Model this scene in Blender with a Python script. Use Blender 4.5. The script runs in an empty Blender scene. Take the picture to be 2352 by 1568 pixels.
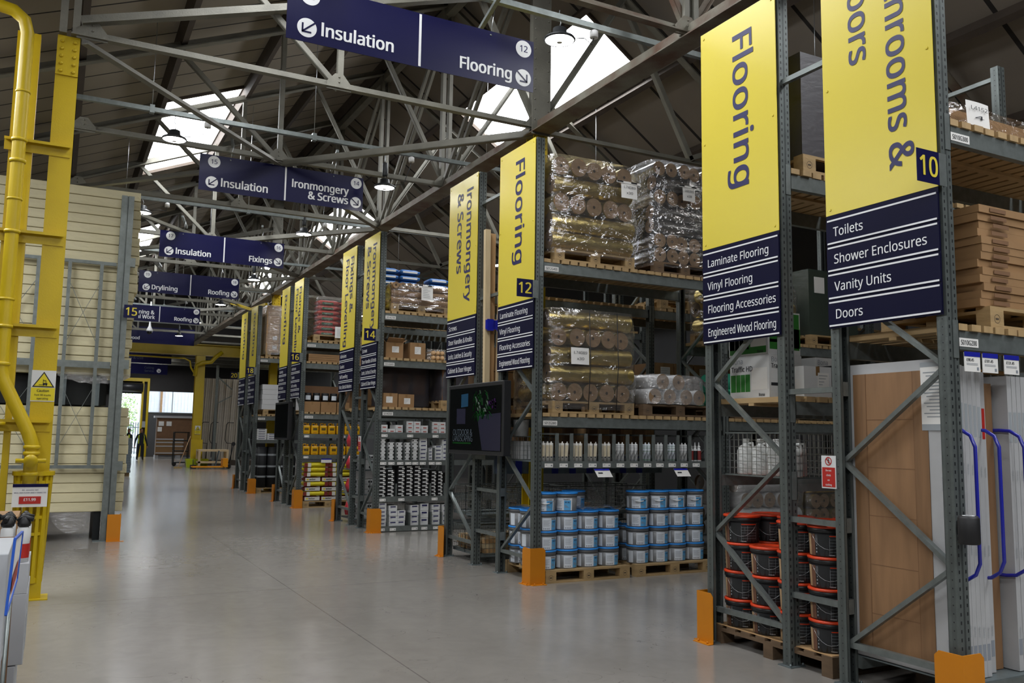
import bpy, bmesh, math, random
from mathutils import Vector, Matrix, noise
random.seed(7)
S = bpy.context.scene
COL = S.collection
PI = math.pi

# ------------------------------------------------------------------ camera, world, light, exposure
YAW, PITCH, ROLL, FPX = -0.482514, 0.109313, 0.014885, 1992.84
EYE = Vector((0, 0, 1.65))
th = -YAW
_f = Vector((math.sin(th)*math.cos(PITCH), math.cos(th)*math.cos(PITCH), math.sin(PITCH)))
_r = Vector((math.cos(th), -math.sin(th), 0))
_u = _r.cross(_f)
_r2 = math.cos(ROLL)*_r + math.sin(ROLL)*_u
_u2 = -math.sin(ROLL)*_r + math.cos(ROLL)*_u
cd = bpy.data.cameras.new('camera')
cam = bpy.data.objects.new('camera', cd); COL.objects.link(cam)
cam.matrix_world = Matrix(((_r2.x, _u2.x, -_f.x, EYE.x), (_r2.y, _u2.y, -_f.y, EYE.y), (_r2.z, _u2.z, -_f.z, EYE.z), (0, 0, 0, 1)))
cd.sensor_width = 36.0
cd.lens = 36.0*FPX/2352.0
cd.clip_start = 0.05; cd.clip_end = 400
S.camera = cam

W = bpy.data.worlds.new('overcast_sky'); S.world = W; W.use_nodes = True
bg = W.node_tree.nodes['Background']
bg.inputs[0].default_value = (0.86, 0.93, 1.0, 1); bg.inputs[1].default_value = 4.5
S.view_settings.view_transform = 'Standard'; S.view_settings.look = 'None'
S.view_settings.gamma = 1; S.view_settings.use_curve_mapping = False
S.view_settings.exposure = -0.12
S.cycles.max_bounces = 7; S.cycles.diffuse_bounces = 4; S.cycles.glossy_bounces = 3
S.cycles.transmission_bounces = 3; S.cycles.transparent_max_bounces = 12
S.cycles.caustics_reflective = False; S.cycles.caustics_refractive = False
S.cycles.sample_clamp_indirect = 6

RIDGE_X, RIDGE_Z, SL, SR = 5.5, 9.15, 0.404, 0.687
def roof_z(x):
    return RIDGE_Z + (SL*(x-RIDGE_X) if x < RIDGE_X else -SR*(x-RIDGE_X))
# rooflights: (x0, x1, y0, y1) in plan; seen ones head each list, the rest are added to light the hall
LIGHTS_L = [(1.38, 2.72, 16.0, 21.0), (1.38, 2.5, 27.6, 34.0), (1.38, 2.72, 4.4, 9.4), (1.38, 2.72, -7.0, -2.0), (-3.3, -2.0, 8.0, 13.0), (-3.3, -2.0, -3.0, 2.0)]
LIGHTS_R = [(6.87, 7.98, 10.8, 15.6), (6.87, 7.72, 22.9, 27.5), (6.87, 7.98, 33.0, 38.0), (6.87, 7.98, -2.5, 4.0), (6.87, 7.98, -12.0, -7.0)]
DAYLIGHT = 17.0   # radiance of the daylit rooflight sheets

# ------------------------------------------------------------------ helpers
def lin(c):
    return tuple((x/12.92 if x <= 0.04045 else ((x+0.055)/1.055)**2.4) for x in c)
def hexc(h):
    return lin(tuple(int(h[i:i+2], 16)/255 for i in (0, 2, 4)))
MATS = {}
def mat(name, col, rough=0.6, metal=0.0, var=0.0, vscale=6.0, bump=0.0, bscale=40.0, emit=None, estr=1.0, spec=None, coat=0.0, stretch=None, col2=None):
    """a procedural material; var mixes in a darker or second colour by noise in object space"""
    m = bpy.data.materials.new(name); m.use_nodes = True; MATS[name] = m
    nt = m.node_tree; b = nt.nodes['Principled BSDF']
    c = hexc(col) if isinstance(col, str) else col
    b.inputs['Base Color'].default_value = (*c, 1)
    b.inputs['Roughness'].default_value = rough; b.inputs['Metallic'].default_value = metal
    if spec is not None: b.inputs['Specular IOR Level'].default_value = spec
    if coat: b.inputs['Coat Weight'].default_value = coat; b.inputs['Coat Roughness'].default_value = 0.08
    tc = mp = None
    if var or bump:
        tc = nt.nodes.new('ShaderNodeTexCoord'); mp = nt.nodes.new('ShaderNodeMapping')
        nt.links.new(tc.outputs['Object'], mp.inputs[0])
        if stretch: mp.inputs['Scale'].default_value = stretch
    if var:
        n = nt.nodes.new('ShaderNodeTexNoise'); n.inputs['Scale'].default_value = vscale; n.inputs['Detail'].default_value = 5
        nt.links.new(mp.outputs[0], n.inputs[0])
        r = nt.nodes.new('ShaderNodeMapRange'); r.inputs[1].default_value = 0.35; r.inputs[2].default_value = 0.68
        r.inputs[3].default_value = 0; r.inputs[4].default_value = var if col2 is None else 1
        nt.links.new(n.outputs[0], r.inputs[0])
        mx = nt.nodes.new('ShaderNodeMix'); mx.data_type = 'RGBA'
        c2 = tuple(x*0.45 for x in c) if col2 is None else hexc(col2)
        mx.inputs[6].default_value = (*c, 1); mx.inputs[7].default_value = (*c2, 1)
        nt.links.new(r.outputs[0], mx.inputs[0]); nt.links.new(mx.outputs[2], b.inputs['Base Color'])
    if bump:
        n2 = nt.nodes.new('ShaderNodeTexNoise'); n2.inputs['Scale'].default_value = bscale; n2.inputs['Detail'].default_value = 3
        nt.links.new(mp.outputs[0], n2.inputs[0])
        bp = nt.nodes.new('ShaderNodeBump'); bp.inputs['Strength'].default_value = bump; bp.inputs['Distance'].default_value = 0.02
        nt.links.new(n2.outputs[0], bp.inputs['Height']); nt.links.new(bp.outputs[0], b.inputs['Normal'])
    if emit is not None:
        b.inputs['Emission Color'].default_value = (*(hexc(emit) if isinstance(emit, str) else emit), 1)
        b.inputs['Emission Strength'].default_value = estr
    return m

def film(name, tint='ffffff', clear=0.8, rough=0.12, scale=5.0, strength=0.9, milky=0.0, opaque=None):
    """stretch film: see-through with wrinkled glossy streaks; opaque gives the colour of a tinted film's body"""
    m = bpy.data.materials.new(name); m.use_nodes = True; MATS[name] = m
    nt = m.node_tree; out = nt.nodes['Material Output']; b = nt.nodes['Principled BSDF']
    b.inputs['Base Color'].default_value = (*hexc(opaque or 'd8d8d8'), 1); b.inputs['Roughness'].default_value = 0.5
    tr = nt.nodes.new('ShaderNodeBsdfTransparent'); tr.inputs[0].default_value = (0.97, 0.97, 0.97, 1)
    gl = nt.nodes.new('ShaderNodeBsdfGlossy'); gl.inputs['Roughness'].default_value = rough; gl.inputs['Color'].default_value = (0.95, 0.95, 0.95, 1)
    tc = nt.nodes.new('ShaderNodeTexCoord'); mp = nt.nodes.new('ShaderNodeMapping'); mp.inputs['Scale'].default_value = (1, 1, 2.2)
    mp.inputs['Rotation'].default_value = (0.2, 0.5, 0.3)
    nt.links.new(tc.outputs['Object'], mp.inputs[0])
    n = nt.nodes.new('ShaderNodeTexNoise'); n.inputs['Scale'].default_value = scale; n.inputs['Detail'].default_value = 4; n.inputs['Distortion'].default_value = 1.6
    nt.links.new(mp.outputs[0], n.inputs[0])
    bp = nt.nodes.new('ShaderNodeBump'); bp.inputs['Strength'].default_value = strength; bp.inputs['Distance'].default_value = 0.06
    nt.links.new(n.outputs[0], bp.inputs['Height']); nt.links.new(bp.outputs[0], gl.inputs['Normal'])
    lw = nt.nodes.new('ShaderNodeLayerWeight'); lw.inputs[0].default_value = 0.35; nt.links.new(bp.outputs[0], lw.inputs['Normal'])
    r = nt.nodes.new('ShaderNodeMapRange'); r.inputs[1].default_value = 0.0; r.inputs[2].default_value = 1.0
    r.inputs[3].default_value = (1-clear)*0.7; r.inputs[4].default_value = min(1, (1-clear)*3.0)
    nt.links.new(lw.outputs['Facing'], r.inputs[0])
    m1 = nt.nodes.new('ShaderNodeMixShader'); m1.inputs[0].default_value = milky
    nt.links.new(tr.outputs[0], m1.inputs[1]); nt.links.new(b.outputs[0], m1.inputs[2])
    mx = nt.nodes.new('ShaderNodeMixShader')
    nt.links.new(r.outputs[0], mx.inputs[0]); nt.links.new(m1.outputs[0], mx.inputs[1]); nt.links.new(gl.outputs[0], mx.inputs[2])
    nt.links.new(mx.outputs[0], out.inputs[0])
    return m

def steel_perf(name, axis):
    """galvanised post sheet with two rows of slots (face) or one row of round holes (side)"""
    m = mat(name, '6a716f', rough=0.40, metal=0.45, var=0.35, vscale=9, bump=0.08, bscale=30)
    nt = m.node_tree; b = nt.nodes['Principled BSDF']
    tc = nt.nodes.new('ShaderNodeTexCoord'); sp = nt.nodes.new('ShaderNodeSeparateXYZ')
    nt.links.new(tc.outputs['Object'], sp.inputs[0])
    def M(op, a, bb=None, c=None):
        n = nt.nodes.new('ShaderNodeMath'); n.operation = op
        for i, v in enumerate((a, bb, c)):
            if v is None: continue
            if isinstance(v, (int, float)): n.inputs[i].default_value = v
            else: nt.links.new(v, n.inputs[i])
        return n.outputs[0]
    if axis == 'face':
        u = M('ABSOLUTE', M('SUBTRACT', sp.outputs[0], 0.05)); du = M('ABSOLUTE', M('SUBTRACT', u, 0.031))
        fz = M('ABSOLUTE', M('SUBTRACT', M('FRACT', M('MULTIPLY', sp.outputs[2], 20.0)), 0.5))
        hole = M('MULTIPLY', M('LESS_THAN', du, 0.0062), M('LESS_THAN', fz, 0.21))
        groove = M('MULTIPLY', M('LESS_THAN', u, 0.009), 0.55)
    else:
        u = M('ABSOLUTE', M('SUBTRACT', M('ABSOLUTE', sp.outputs[1]), 0.035)); fz = M('ABSOLUTE', M('SUBTRACT', M('FRACT', M('MULTIPLY', sp.outputs[2], 20.0)), 0.5))
        hole = M('MULTIPLY', M('LESS_THAN', u, 0.004), M('LESS_THAN', fz, 0.08)); groove = M('MULTIPLY', M('LESS_THAN', u, 0.016), 0.2)
    k = M('MAXIMUM', hole, groove)
    mx = nt.nodes.new('ShaderNodeMix'); mx.data_type = 'RGBA'; mx.inputs[7].default_value = (0.012, 0.014, 0.016, 1)
    src = b.inputs['Base Color'].links[0].from_socket
    nt.links.new(src, mx.inputs[6]); nt.links.new(k, mx.inputs[0]); nt.links.new(mx.outputs[2], b.inputs['Base Color'])
    mt = M('SUBTRACT', 0.45, M('MULTIPLY', hole, 0.45)); nt.links.new(mt, b.inputs['Metallic'])
    return m

class MB:
    def __init__(s): s.v = []; s.f = []; s.mi = []; s.sm = []; s.m = 0; s.smooth = False
    def face(s, idx): s.f.append(tuple(idx)); s.mi.append(s.m); s.sm.append(s.smooth)
    def quad(s, a, b, c, d):
        n = len(s.v); s.v += [tuple(a), tuple(b), tuple(c), tuple(d)]; s.face((n, n+1, n+2, n+3)); return s
    def box(s, x0, x1, y0, y1, z0, z1):
        n = len(s.v)
        s.v += [(x0, y0, z0), (x1, y0, z0), (x1, y1, z0), (x0, y1, z0), (x0, y0, z1), (x1, y0, z1), (x1, y1, z1), (x0, y1, z1)]
        for q in ((0, 3, 2, 1), (4, 5, 6, 7), (0, 1, 5, 4), (1, 2, 6, 5), (2, 3, 7, 6), (3, 0, 4, 7)): s.face([n+i for i in q])
        return s
    def xf(s, M_, start=0):
        for i in range(start, len(s.v)): s.v[i] = tuple(M_ @ Vector(s.v[i]))
        return s
    def bar(s, p, q, w, h, up=(0, 0, 1)):
        p, q = Vector(p), Vector(q); d = (q-p).normalized(); up = Vector(up)
        if abs(d.dot(up)) > 0.98: up = Vector((1, 0, 0)) if abs(d.x) < 0.9 else Vector((0, 1, 0))
        sx = d.cross(up).normalized(); sz = sx.cross(d).normalized(); n = len(s.v)
        for e in (p, q):
            for a, b in ((-1, -1), (1, -1), (1, 1), (-1, 1)): s.v.append(tuple(e+sx*a*w/2+sz*b*h/2))
        for f in ((0, 3, 2, 1), (4, 5, 6, 7), (0, 1, 5, 4), (1, 2, 6, 5), (2, 3, 7, 6), (3, 0, 4, 7)): s.face([n+i for i in f])
        return s
    def angle(s, p, q, w, t=0.012, up=(0, 0, 1), flip=1):
        """an L section"""
        p, q = Vector(p), Vector(q); d = (q-p).normalized(); up = Vector(up)
        if abs(d.dot(up)) > 0.98: up = Vector((1, 0, 0)) if abs(d.x) < 0.9 else Vector((0, 1, 0))
        sx = d.cross(up).normalized(); sz = sx.cross(d).normalized()
        s.bar(p+sz*w*0.5*flip, q+sz*w*0.5*flip, t, w, up); s.bar(p+sx*w*0.5, q+sx*w*0.5, w, t, up)
        return s
    def tube(s, pts, r, n=10, cap=True):
        pts = [Vector(p) for p in pts]; base = len(s.v); sm = s.smooth; s.smooth = True
        d0 = (pts[1]-pts[0]).normalized(); a = Vector((0, 0, 1)) if abs(d0.z) < 0.9 else Vector((1, 0, 0))
        u = d0.cross(a).normalized()
        for i, p in enumerate(pts):
            if i == 0: d = (pts[1]-p)
            elif i == len(pts)-1: d = p-pts[i-1]
            else: d = (pts[i+1]-p).normalized()+(p-pts[i-1]).normalized()
            d = d.normalized(); u = (u-d*u.dot(d)).normalized(); w = d.cross(u)
            rr = r[i] if isinstance(r, (list, tuple)) else r
            for k in range(n):
                t = 2*PI*k/n; s.v.append(tuple(p+u*math.cos(t)*rr+w*math.sin(t)*rr))
        for i in range(len(pts)-1):
            for k in range(n):
                a0 = base+i*n+k; a1 = base+i*n+(k+1) % n
                s.face((a0, a1, a1+n, a0+n))
        s.smooth = False
        if cap:
            s.face([base+k for k in range(n)][::-1]); s.face([base+(len(pts)-1)*n+k for k in range(n)])
        s.smooth = sm; return s
    def lathe(s, prof, c=(0, 0, 0), n=24, axis='z', a0=0.0, a1=2*PI, capb=True, capt=True, smooth=True):
        base = len(s.v); full = abs(a1-a0-2*PI) < 1e-6; k = n if full else n+1; sm = s.smooth; s.smooth = smooth
        for (r, z) in prof:
            for i in range(k):
                t = a0+(a1-a0)*i/n
                x, y = r*math.cos(t), r*math.sin(t)
                p = (x, y, z) if axis == 'z' else ((z, x, y) if axis == 'x' else (x, z, -y))
                s.v.append((c[0]+p[0], c[1]+p[1], c[2]+p[2]))
        for j in range(len(prof)-1):
            for i in range(n):
                i2 = (i+1) % k if full else i+1
                s.face((base+j*k+i, base+j*k+i2, base+(j+1)*k+i2, base+(j+1)*k+i))
        s.smooth = False
        if full and capb: s.face([base+i for i in range(k)][::-1])
        if full and capt: s.face([base+(len(prof)-1)*k+i for i in range(k)])
        s.smooth = sm; return s
    def build(s, name, mats, parent=None, loc=None, bevel=0.0):
        me = bpy.data.meshes.new(name); me.from_pydata(s.v, [], s.f)
        if not isinstance(mats, (list, tuple)): mats = [mats]
        for m_ in mats: me.materials.append(MATS[m_] if isinstance(m_, str) else m_)
        me.polygons.foreach_set('material_index', s.mi); me.polygons.foreach_set('use_smooth', s.sm); me.update()
        o = bpy.data.objects.new(name, me); COL.objects.link(o)
        if parent is not None: o.parent = parent; o.location = -parent.location
        if loc is not None: o.location = loc
        if bevel:
            b = o.modifiers.new('bevel', 'BEVEL'); b.width = bevel; b.segments = 2; b.limit_method = 'ANGLE'
        return o

LABELS = {}
def tag(o, label, cat=None, group=None, kind=None):
    if label: o['label'] = label; LABELS.setdefault(label, []).append(o.name)
    if cat: o['category'] = cat
    if group: o['group'] = group
    if kind: o['kind'] = kind
    return o
def empty(name, loc, label=None, cat=None, group=None, rz=0.0):
    o = bpy.data.objects.new(name, None); COL.objects.link(o); o.location = loc; o.rotation_euler = (0, 0, rz)
    o.empty_display_size = 0.1
    if label: tag(o, label, cat, group)
    return o
def struct(o): o['kind'] = 'structure'; return o
KIDS = {}
def kids(o): return [c for c in ALLKIDS.get(o.name, [])]
ALLKIDS = {}
def note(parent, child): ALLKIDS.setdefault(parent.name, []).append(child)
def dup(root, loc, label, cat, group=None, rz=None, name=None):
    """copy a thing together with its parts and sub-parts"""
    r = root.copy(); COL.objects.link(r); r.location = loc
    if rz is not None: r.rotation_euler = (0, 0, rz)
    if name: r.name = name
    for k in ('group',):
        if k in r and not group: del r[k]
    tag(r, label, cat, group)
    for c in root.children:
        d = c.copy(); COL.objects.link(d); d.parent = r
        for g in c.children:
            e = g.copy(); COL.objects.link(e); e.parent = d
    return r
ORD = ['first', 'second', 'third', 'fourth', 'fifth', 'sixth', 'seventh', 'eighth', 'ninth', 'tenth', 'eleventh', 'twelfth', 'thirteenth', 'fourteenth', 'fifteenth', 'sixteenth', 'seventeenth', 'eighteenth']
def level(i, n):
    if n == 1: return 'the only layer'
    if i == 0: return 'lowest layer'
    if i == n-1: return 'top layer'
    return ORD[i]+' layer up'

import os
try:    # a humanist face that ships inside Blender; the built-in face serves if it is missing
    FONT = bpy.data.fonts.load(os.path.join(bpy.utils.resource_path('LOCAL'), 'datafiles', 'fonts', 'NotoSansHebrew-Regular.woff2'))
except Exception:
    FONT = None
def _cap():
    cu = bpy.data.curves.new('t', 'FONT'); cu.body = 'H'; cu.size = 1.0
    if FONT: cu.font = FONT
    o = bpy.data.objects.new('t', cu); me = bpy.data.meshes.new_from_object(o); h = max(v.co.y for v in me.vertices)
    bpy.data.meshes.remove(me); bpy.data.objects.remove(o); bpy.data.curves.remove(cu); return h
CAPH = _cap()
def text(s, origin, xd, yd, cap, m, parent, name='lettering', width=None, align='LEFT', bold=0.0, depth=0.002, lift=0.003, maxw=None):
    """flat lettering; cap = capital height; width fits the whole line; origin is the baseline start/centre/end"""
    cu = bpy.data.curves.new('t', 'FONT'); cu.body = s.replace('I', 'l') if FONT else s
    if FONT: cu.font = FONT
    cu.size = 1.0; cu.extrude = 0.0; cu.align_x = align; cu.resolution_u = 3
    o = bpy.data.objects.new('t', cu)
    me = bpy.data.meshes.new_from_object(o)
    V = [v.co.copy() for v in me.vertices]; F = [tuple(p.vertices) for p in me.polygons]
    bpy.data.meshes.remove(me); bpy.data.objects.remove(o); bpy.data.curves.remove(cu)
    xs = [v.x for v in V] or [0, 1]; w = max(xs)-min(xs)
    ky = cap/CAPH
    kx = (width/w) if width else ky*0.92
    if maxw and w*kx > maxw: kx = maxw/w
    xd, yd = Vector(xd).normalized(), Vector(yd).normalized(); nz = xd.cross(yd)
    og = Vector(origin)+nz*lift
    offs = [(0, 0)] if not bold else [(-bold, -bold*0.4), (bold, -bold*0.4), (-bold, bold*0.4), (bold, bold*0.4)]
    mb = MB()
    for j, (dx, dy) in enumerate(offs):
        n = len(mb.v); mb.v += [tuple(og+nz*(0.0001*j)+xd*(c.x*kx+dx*ky)+yd*(c.y+dy)*ky) for c in V]
        for f in F: mb.face([n+i for i in f])
    return mb.build(name, m, parent)
def plate(mb, origin, xd, yd, w, h, t, lift=0.0):
    """a thin board whose back lower-left corner is origin, standing t proud along xd x yd"""
    xd, yd = Vector(xd).normalized(), Vector(yd).normalized(); nz = xd.cross(yd); o = Vector(origin)+nz*lift; n = len(mb.v)
    for k in (0, t):
        for a, b in ((0, 0), (w, 0), (w, h), (0, h)): mb.v.append(tuple(o+xd*a+yd*b+nz*k))
    for q in ((0, 3, 2, 1), (4, 5, 6, 7), (0, 1, 5, 4), (1, 2, 6, 5), (2, 3, 7, 6), (3, 0, 4, 7)): mb.face([n+i for i in q])
    return mb
# ------------------------------------------------------------------ materials
mat('galv', '7f8684', 0.38, 0.5, var=0.4, vscale=14, bump=0.06, bscale=30)
mat('galv_dull', '7f8a8c', 0.5, 0.6, var=0.35, vscale=10)
steel_perf('post_face', 'face'); steel_perf('post_side', 'side')
mat('black_steel', '1c1f20', 0.5, 0.4)
mat('truss_paint', '77756a', 0.55, 0.1, var=0.5, vscale=3.5, bump=0.15, bscale=60)
mat('truss_rust', '7c7a6d', 0.65, 0.1, vscale=2.6, var=1, col2='5b4334', bump=0.2, bscale=40)
mat('dark_timber', '463c33', 0.8, var=0.4, vscale=4)
mat('yellow_paint', 'c9ad10', 0.42, var=0.18, vscale=3, bump=0.06, bscale=70)
mat('orange_guard', 'c97c05', 0.5, var=0.12, vscale=4)
mat('sign_yellow', 'e0cd48', 0.32, spec=0.4)
mat('sign_navy', '131340', 0.32, spec=0.25)
mat('banner_navy', '10102e', 0.5, spec=0.12)
mat('ink_navy', '242458', 0.5)
mat('white_ink', 'eef0f2', 0.5)
mat('white', 'd8dada', 0.55)
mat('carton_white', 'b4b7bb', 0.6, var=0.1, vscale=3)
mat('cream_label', 'c9bda2', 0.5, var=0.2, vscale=20)
mat('paper', 'e9e8e4', 0.7)
mat('black', '141416', 0.55)
mat('dark_plastic', '232427', 0.4)
mat('tv_screen', '0b0e0e', 0.12, spec=0.6)
mat('tv_pale', '2b2b3c', 0.2)
mat('tv_green', '12451a', 0.2)
mat('tv_purple', '3a1b4a', 0.2)
mat('tv_blue', '254a66', 0.2)
mat('tv_text', '55606b', 0.3)
mat('pallet_wood', 'b09468', 0.75, var=0.45, vscale=5, bump=0.1, bscale=30, stretch=(1, 1, 4))
mat('pallet_old', '6b5640', 0.8, var=0.5, vscale=5, stretch=(1, 1, 4))
mat('deck_wood', 'b4976b', 0.7, var=0.35, vscale=4, stretch=(4, 0.6, 1))
mat('pine', 'c7a071', 0.65, var=0.35, vscale=5, stretch=(5, 5, 0.6))
mat('pine_pale', 'd3bd95', 0.65, var=0.3, vscale=5, stretch=(5, 5, 0.6))
mat('oak', '94704e', 0.55, var=0.4, vscale=3, stretch=(1, 5, 0.7))
mat('oak_stile', '8a6848', 0.55, var=0.4, vscale=4, stretch=(1, 6, 0.5))
mat('cardboard', '9b7851', 0.8, var=0.22, vscale=5)
mat('cardboard_dark', '7d5c40', 0.8, var=0.25, vscale=5)
mat('cardboard_pale', 'c09a6c', 0.8, var=0.2, vscale=5)
mat('tape', '8a6a44', 0.35)
mat('insulation_face', 'd6cda8', 0.62, var=0.16, vscale=2.5, bump=0.25, bscale=6, stretch=(1, 1, 3))
mat('insulation_foam', 'cfc49a', 0.7, var=0.18, vscale=3)
mat('gold_foil', 'd6c07a', 0.28, 0.9, var=0.35, vscale=6, bump=0.35, bscale=14, stretch=(1, 1, 3))
mat('silver_foil', 'b4b6b8', 0.22, 0.95, var=0.35, vscale=6, bump=0.35, bscale=12, stretch=(1, 1, 3))
mat('kraft_end', '927657', 0.8, var=0.35, vscale=14)
mat('core', '3d3227', 0.9)
film('film', clear=0.84, rough=0.10, scale=2.4, strength=0.9, milky=0.05)
film('film_thin', clear=0.9, rough=0.12, scale=6.0)
film('film_dark', opaque='34333c', clear=0.96, rough=0.4, scale=5.0, strength=0.12, milky=0.78)
film('film_green', opaque='37493f', clear=0.95, rough=0.35, scale=5.0, strength=0.15, milky=0.75)
film('film_milky', clear=0.85, rough=0.15, scale=5.0, milky=0.16)
mat('bucket_grey', '77797b', 0.42)
mat('bucket_neck', '5c5d5f', 0.45)
mat('lid_blue', '2f8fe6', 0.35)
mat('label_white', 'd9e0e8', 0.45)
mat('label_blue', '5aa9de', 0.45)
mat('label_ink', '23252b', 0.6)
mat('label_print', '8b9199', 0.6)
mat('bucket_black', '1b1b1d', 0.4)
mat('lid_red', 'd8421c', 0.35)
mat('label_black', '26282a', 0.5)
mat('label_brown', '6f4c3a', 0.5, var=0.5, vscale=9)
mat('label_cream', 'b99c76', 0.5, var=0.5, vscale=7)
mat('wire', 'b8bcbe', 0.3, 0.9)
mat('jug_yellow', 'd9a408', 0.38)
mat('jug_white', 'dfe1de', 0.4)
mat('jug_label', '5b4a1c', 0.5)
mat('red', 'b3261e', 0.5)
mat('pink_red', 'c23a44', 0.3, spec=0.7)
mat('bag_red', 'b8473c', 0.5, var=0.3, vscale=7)
mat('bag_green', '2b5a3c', 0.5)
mat('bag_maroon', '7c2a26', 0.55, var=0.2, vscale=6)
mat('bag_yellow', 'e0cf1e', 0.5, var=0.15, vscale=6)
mat('bag_white', 'd7d5cf', 0.5)
mat('bag_blue', '2c64a6', 0.45, var=0.3, vscale=6)
mat('blue_tube', '20269c', 0.25, spec=0.7)
mat('blue_frame', '2f5fc4', 0.35)
mat('navy_clip', '1e2a8c', 0.45)
mat('green', '2f8a34', 0.5)
mat('green_label', '2e7d2e', 0.5)
mat('teal', '3fae8e', 0.4, bump=0.2, bscale=8)
mat('door_wrap', 'b4b5b6', 0.5, var=0.12, vscale=8)
mat('white_wrap', 'd0d1d2', 0.42, var=0.08, vscale=8)
mat('wrap_ink', '9aa0a4', 0.6)
mat('grey_fabric', 'b9b1a4', 0.8, var=0.2, vscale=4)
mat('hi_vis', 'b9cc2b', 0.6)
mat('clothes', '1d1f26', 0.85, var=0.3, vscale=12)
mat('skin', '9d6f58', 0.6)
mat('hair', '241c18', 0.8)
mat('brick_red', 'a8463c', 0.6)
mat('foliage', '6f9a55', 0.9, var=1, vscale=1.5, col2='b7c78f')
mat('fence_grey', '5f6a70', 0.6)
mat('cladding', 'd4d9e0', 0.6, var=0.1, vscale=2)
mat('ground_out', '9c9d9c', 0.9)
mat('wall_paint', '57585a', 0.8, var=0.2, vscale=1.5)
mat('wall_dark', '3a3838', 0.85, var=0.25, vscale=1.2)
mat('lamp_body', '26282a', 0.45, 0.3)
mat('lamp_white', 'd8d8d6', 0.5)
mat('lamp_glow', 'ffffff', 0.4, emit=(1.0, 0.97, 0.92), estr=30)
mat('cable', '16161a', 0.6)
mat('skylight_sheet', 'e8eef2', 0.4, emit=(0.95, 0.97, 1.0), estr=DAYLIGHT)
mat('yellow_orange', 'e2930f', 0.4)
mat('rubber', '19191a', 0.8)
mat('straw', 'a98f5c', 0.85)
mat('lime', 'b4c21a', 0.5)
mat('roll_black', '17181a', 0.75, bump=0.1, bscale=60)

# roof sheeting: a warm dull board lining whose joints run down the slope
def roof_mat(name, col, pitch, off, jw):
    m = mat(name, col, 0.85, var=0.35, vscale=0.7)
    nt = m.node_tree; b = nt.nodes['Principled BSDF']; src = b.inputs['Base Color'].links[0].from_socket
    tc = nt.nodes.new('ShaderNodeTexCoord'); sp = nt.nodes.new('ShaderNodeSeparateXYZ'); nt.links.new(tc.outputs['Object'], sp.inputs[0])
    a = nt.nodes.new('ShaderNodeMath'); a.operation = 'MULTIPLY_ADD'; a.inputs[1].default_value = 1/pitch; a.inputs[2].default_value = off+100; nt.links.new(sp.outputs[1], a.inputs[0])
    f = nt.nodes.new('ShaderNodeMath'); f.operation = 'FRACT'; nt.links.new(a.outputs[0], f.inputs[0])
    c = nt.nodes.new('ShaderNodeMath'); c.operation = 'LESS_THAN'; c.inputs[1].default_value = jw/pitch; nt.links.new(f.outputs[0], c.inputs[0])
    mx = nt.nodes.new('ShaderNodeMix'); mx.data_type = 'RGBA'; mx.inputs[7].default_value = (0.012, 0.010, 0.009, 1)
    nt.links.new(src, mx.inputs[6]); nt.links.new(c.outputs[0], mx.inputs[0]); nt.links.new(mx.outputs[2], b.inputs['Base Color'])
    bp = nt.nodes.new('ShaderNodeBump'); bp.inputs['Strength'].default_value = 0.6; bp.inputs['Distance'].default_value = 0.03
    nt.links.new(f.outputs[0], bp.inputs['Height']); nt.links.new(bp.outputs[0], b.inputs['Normal'])
    return m
roof_mat('roof_left', '8f8679', 0.62, 0.1, 0.035)
roof_mat('roof_right', '7f776c', 1.02, 0.3, 0.06)

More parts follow.
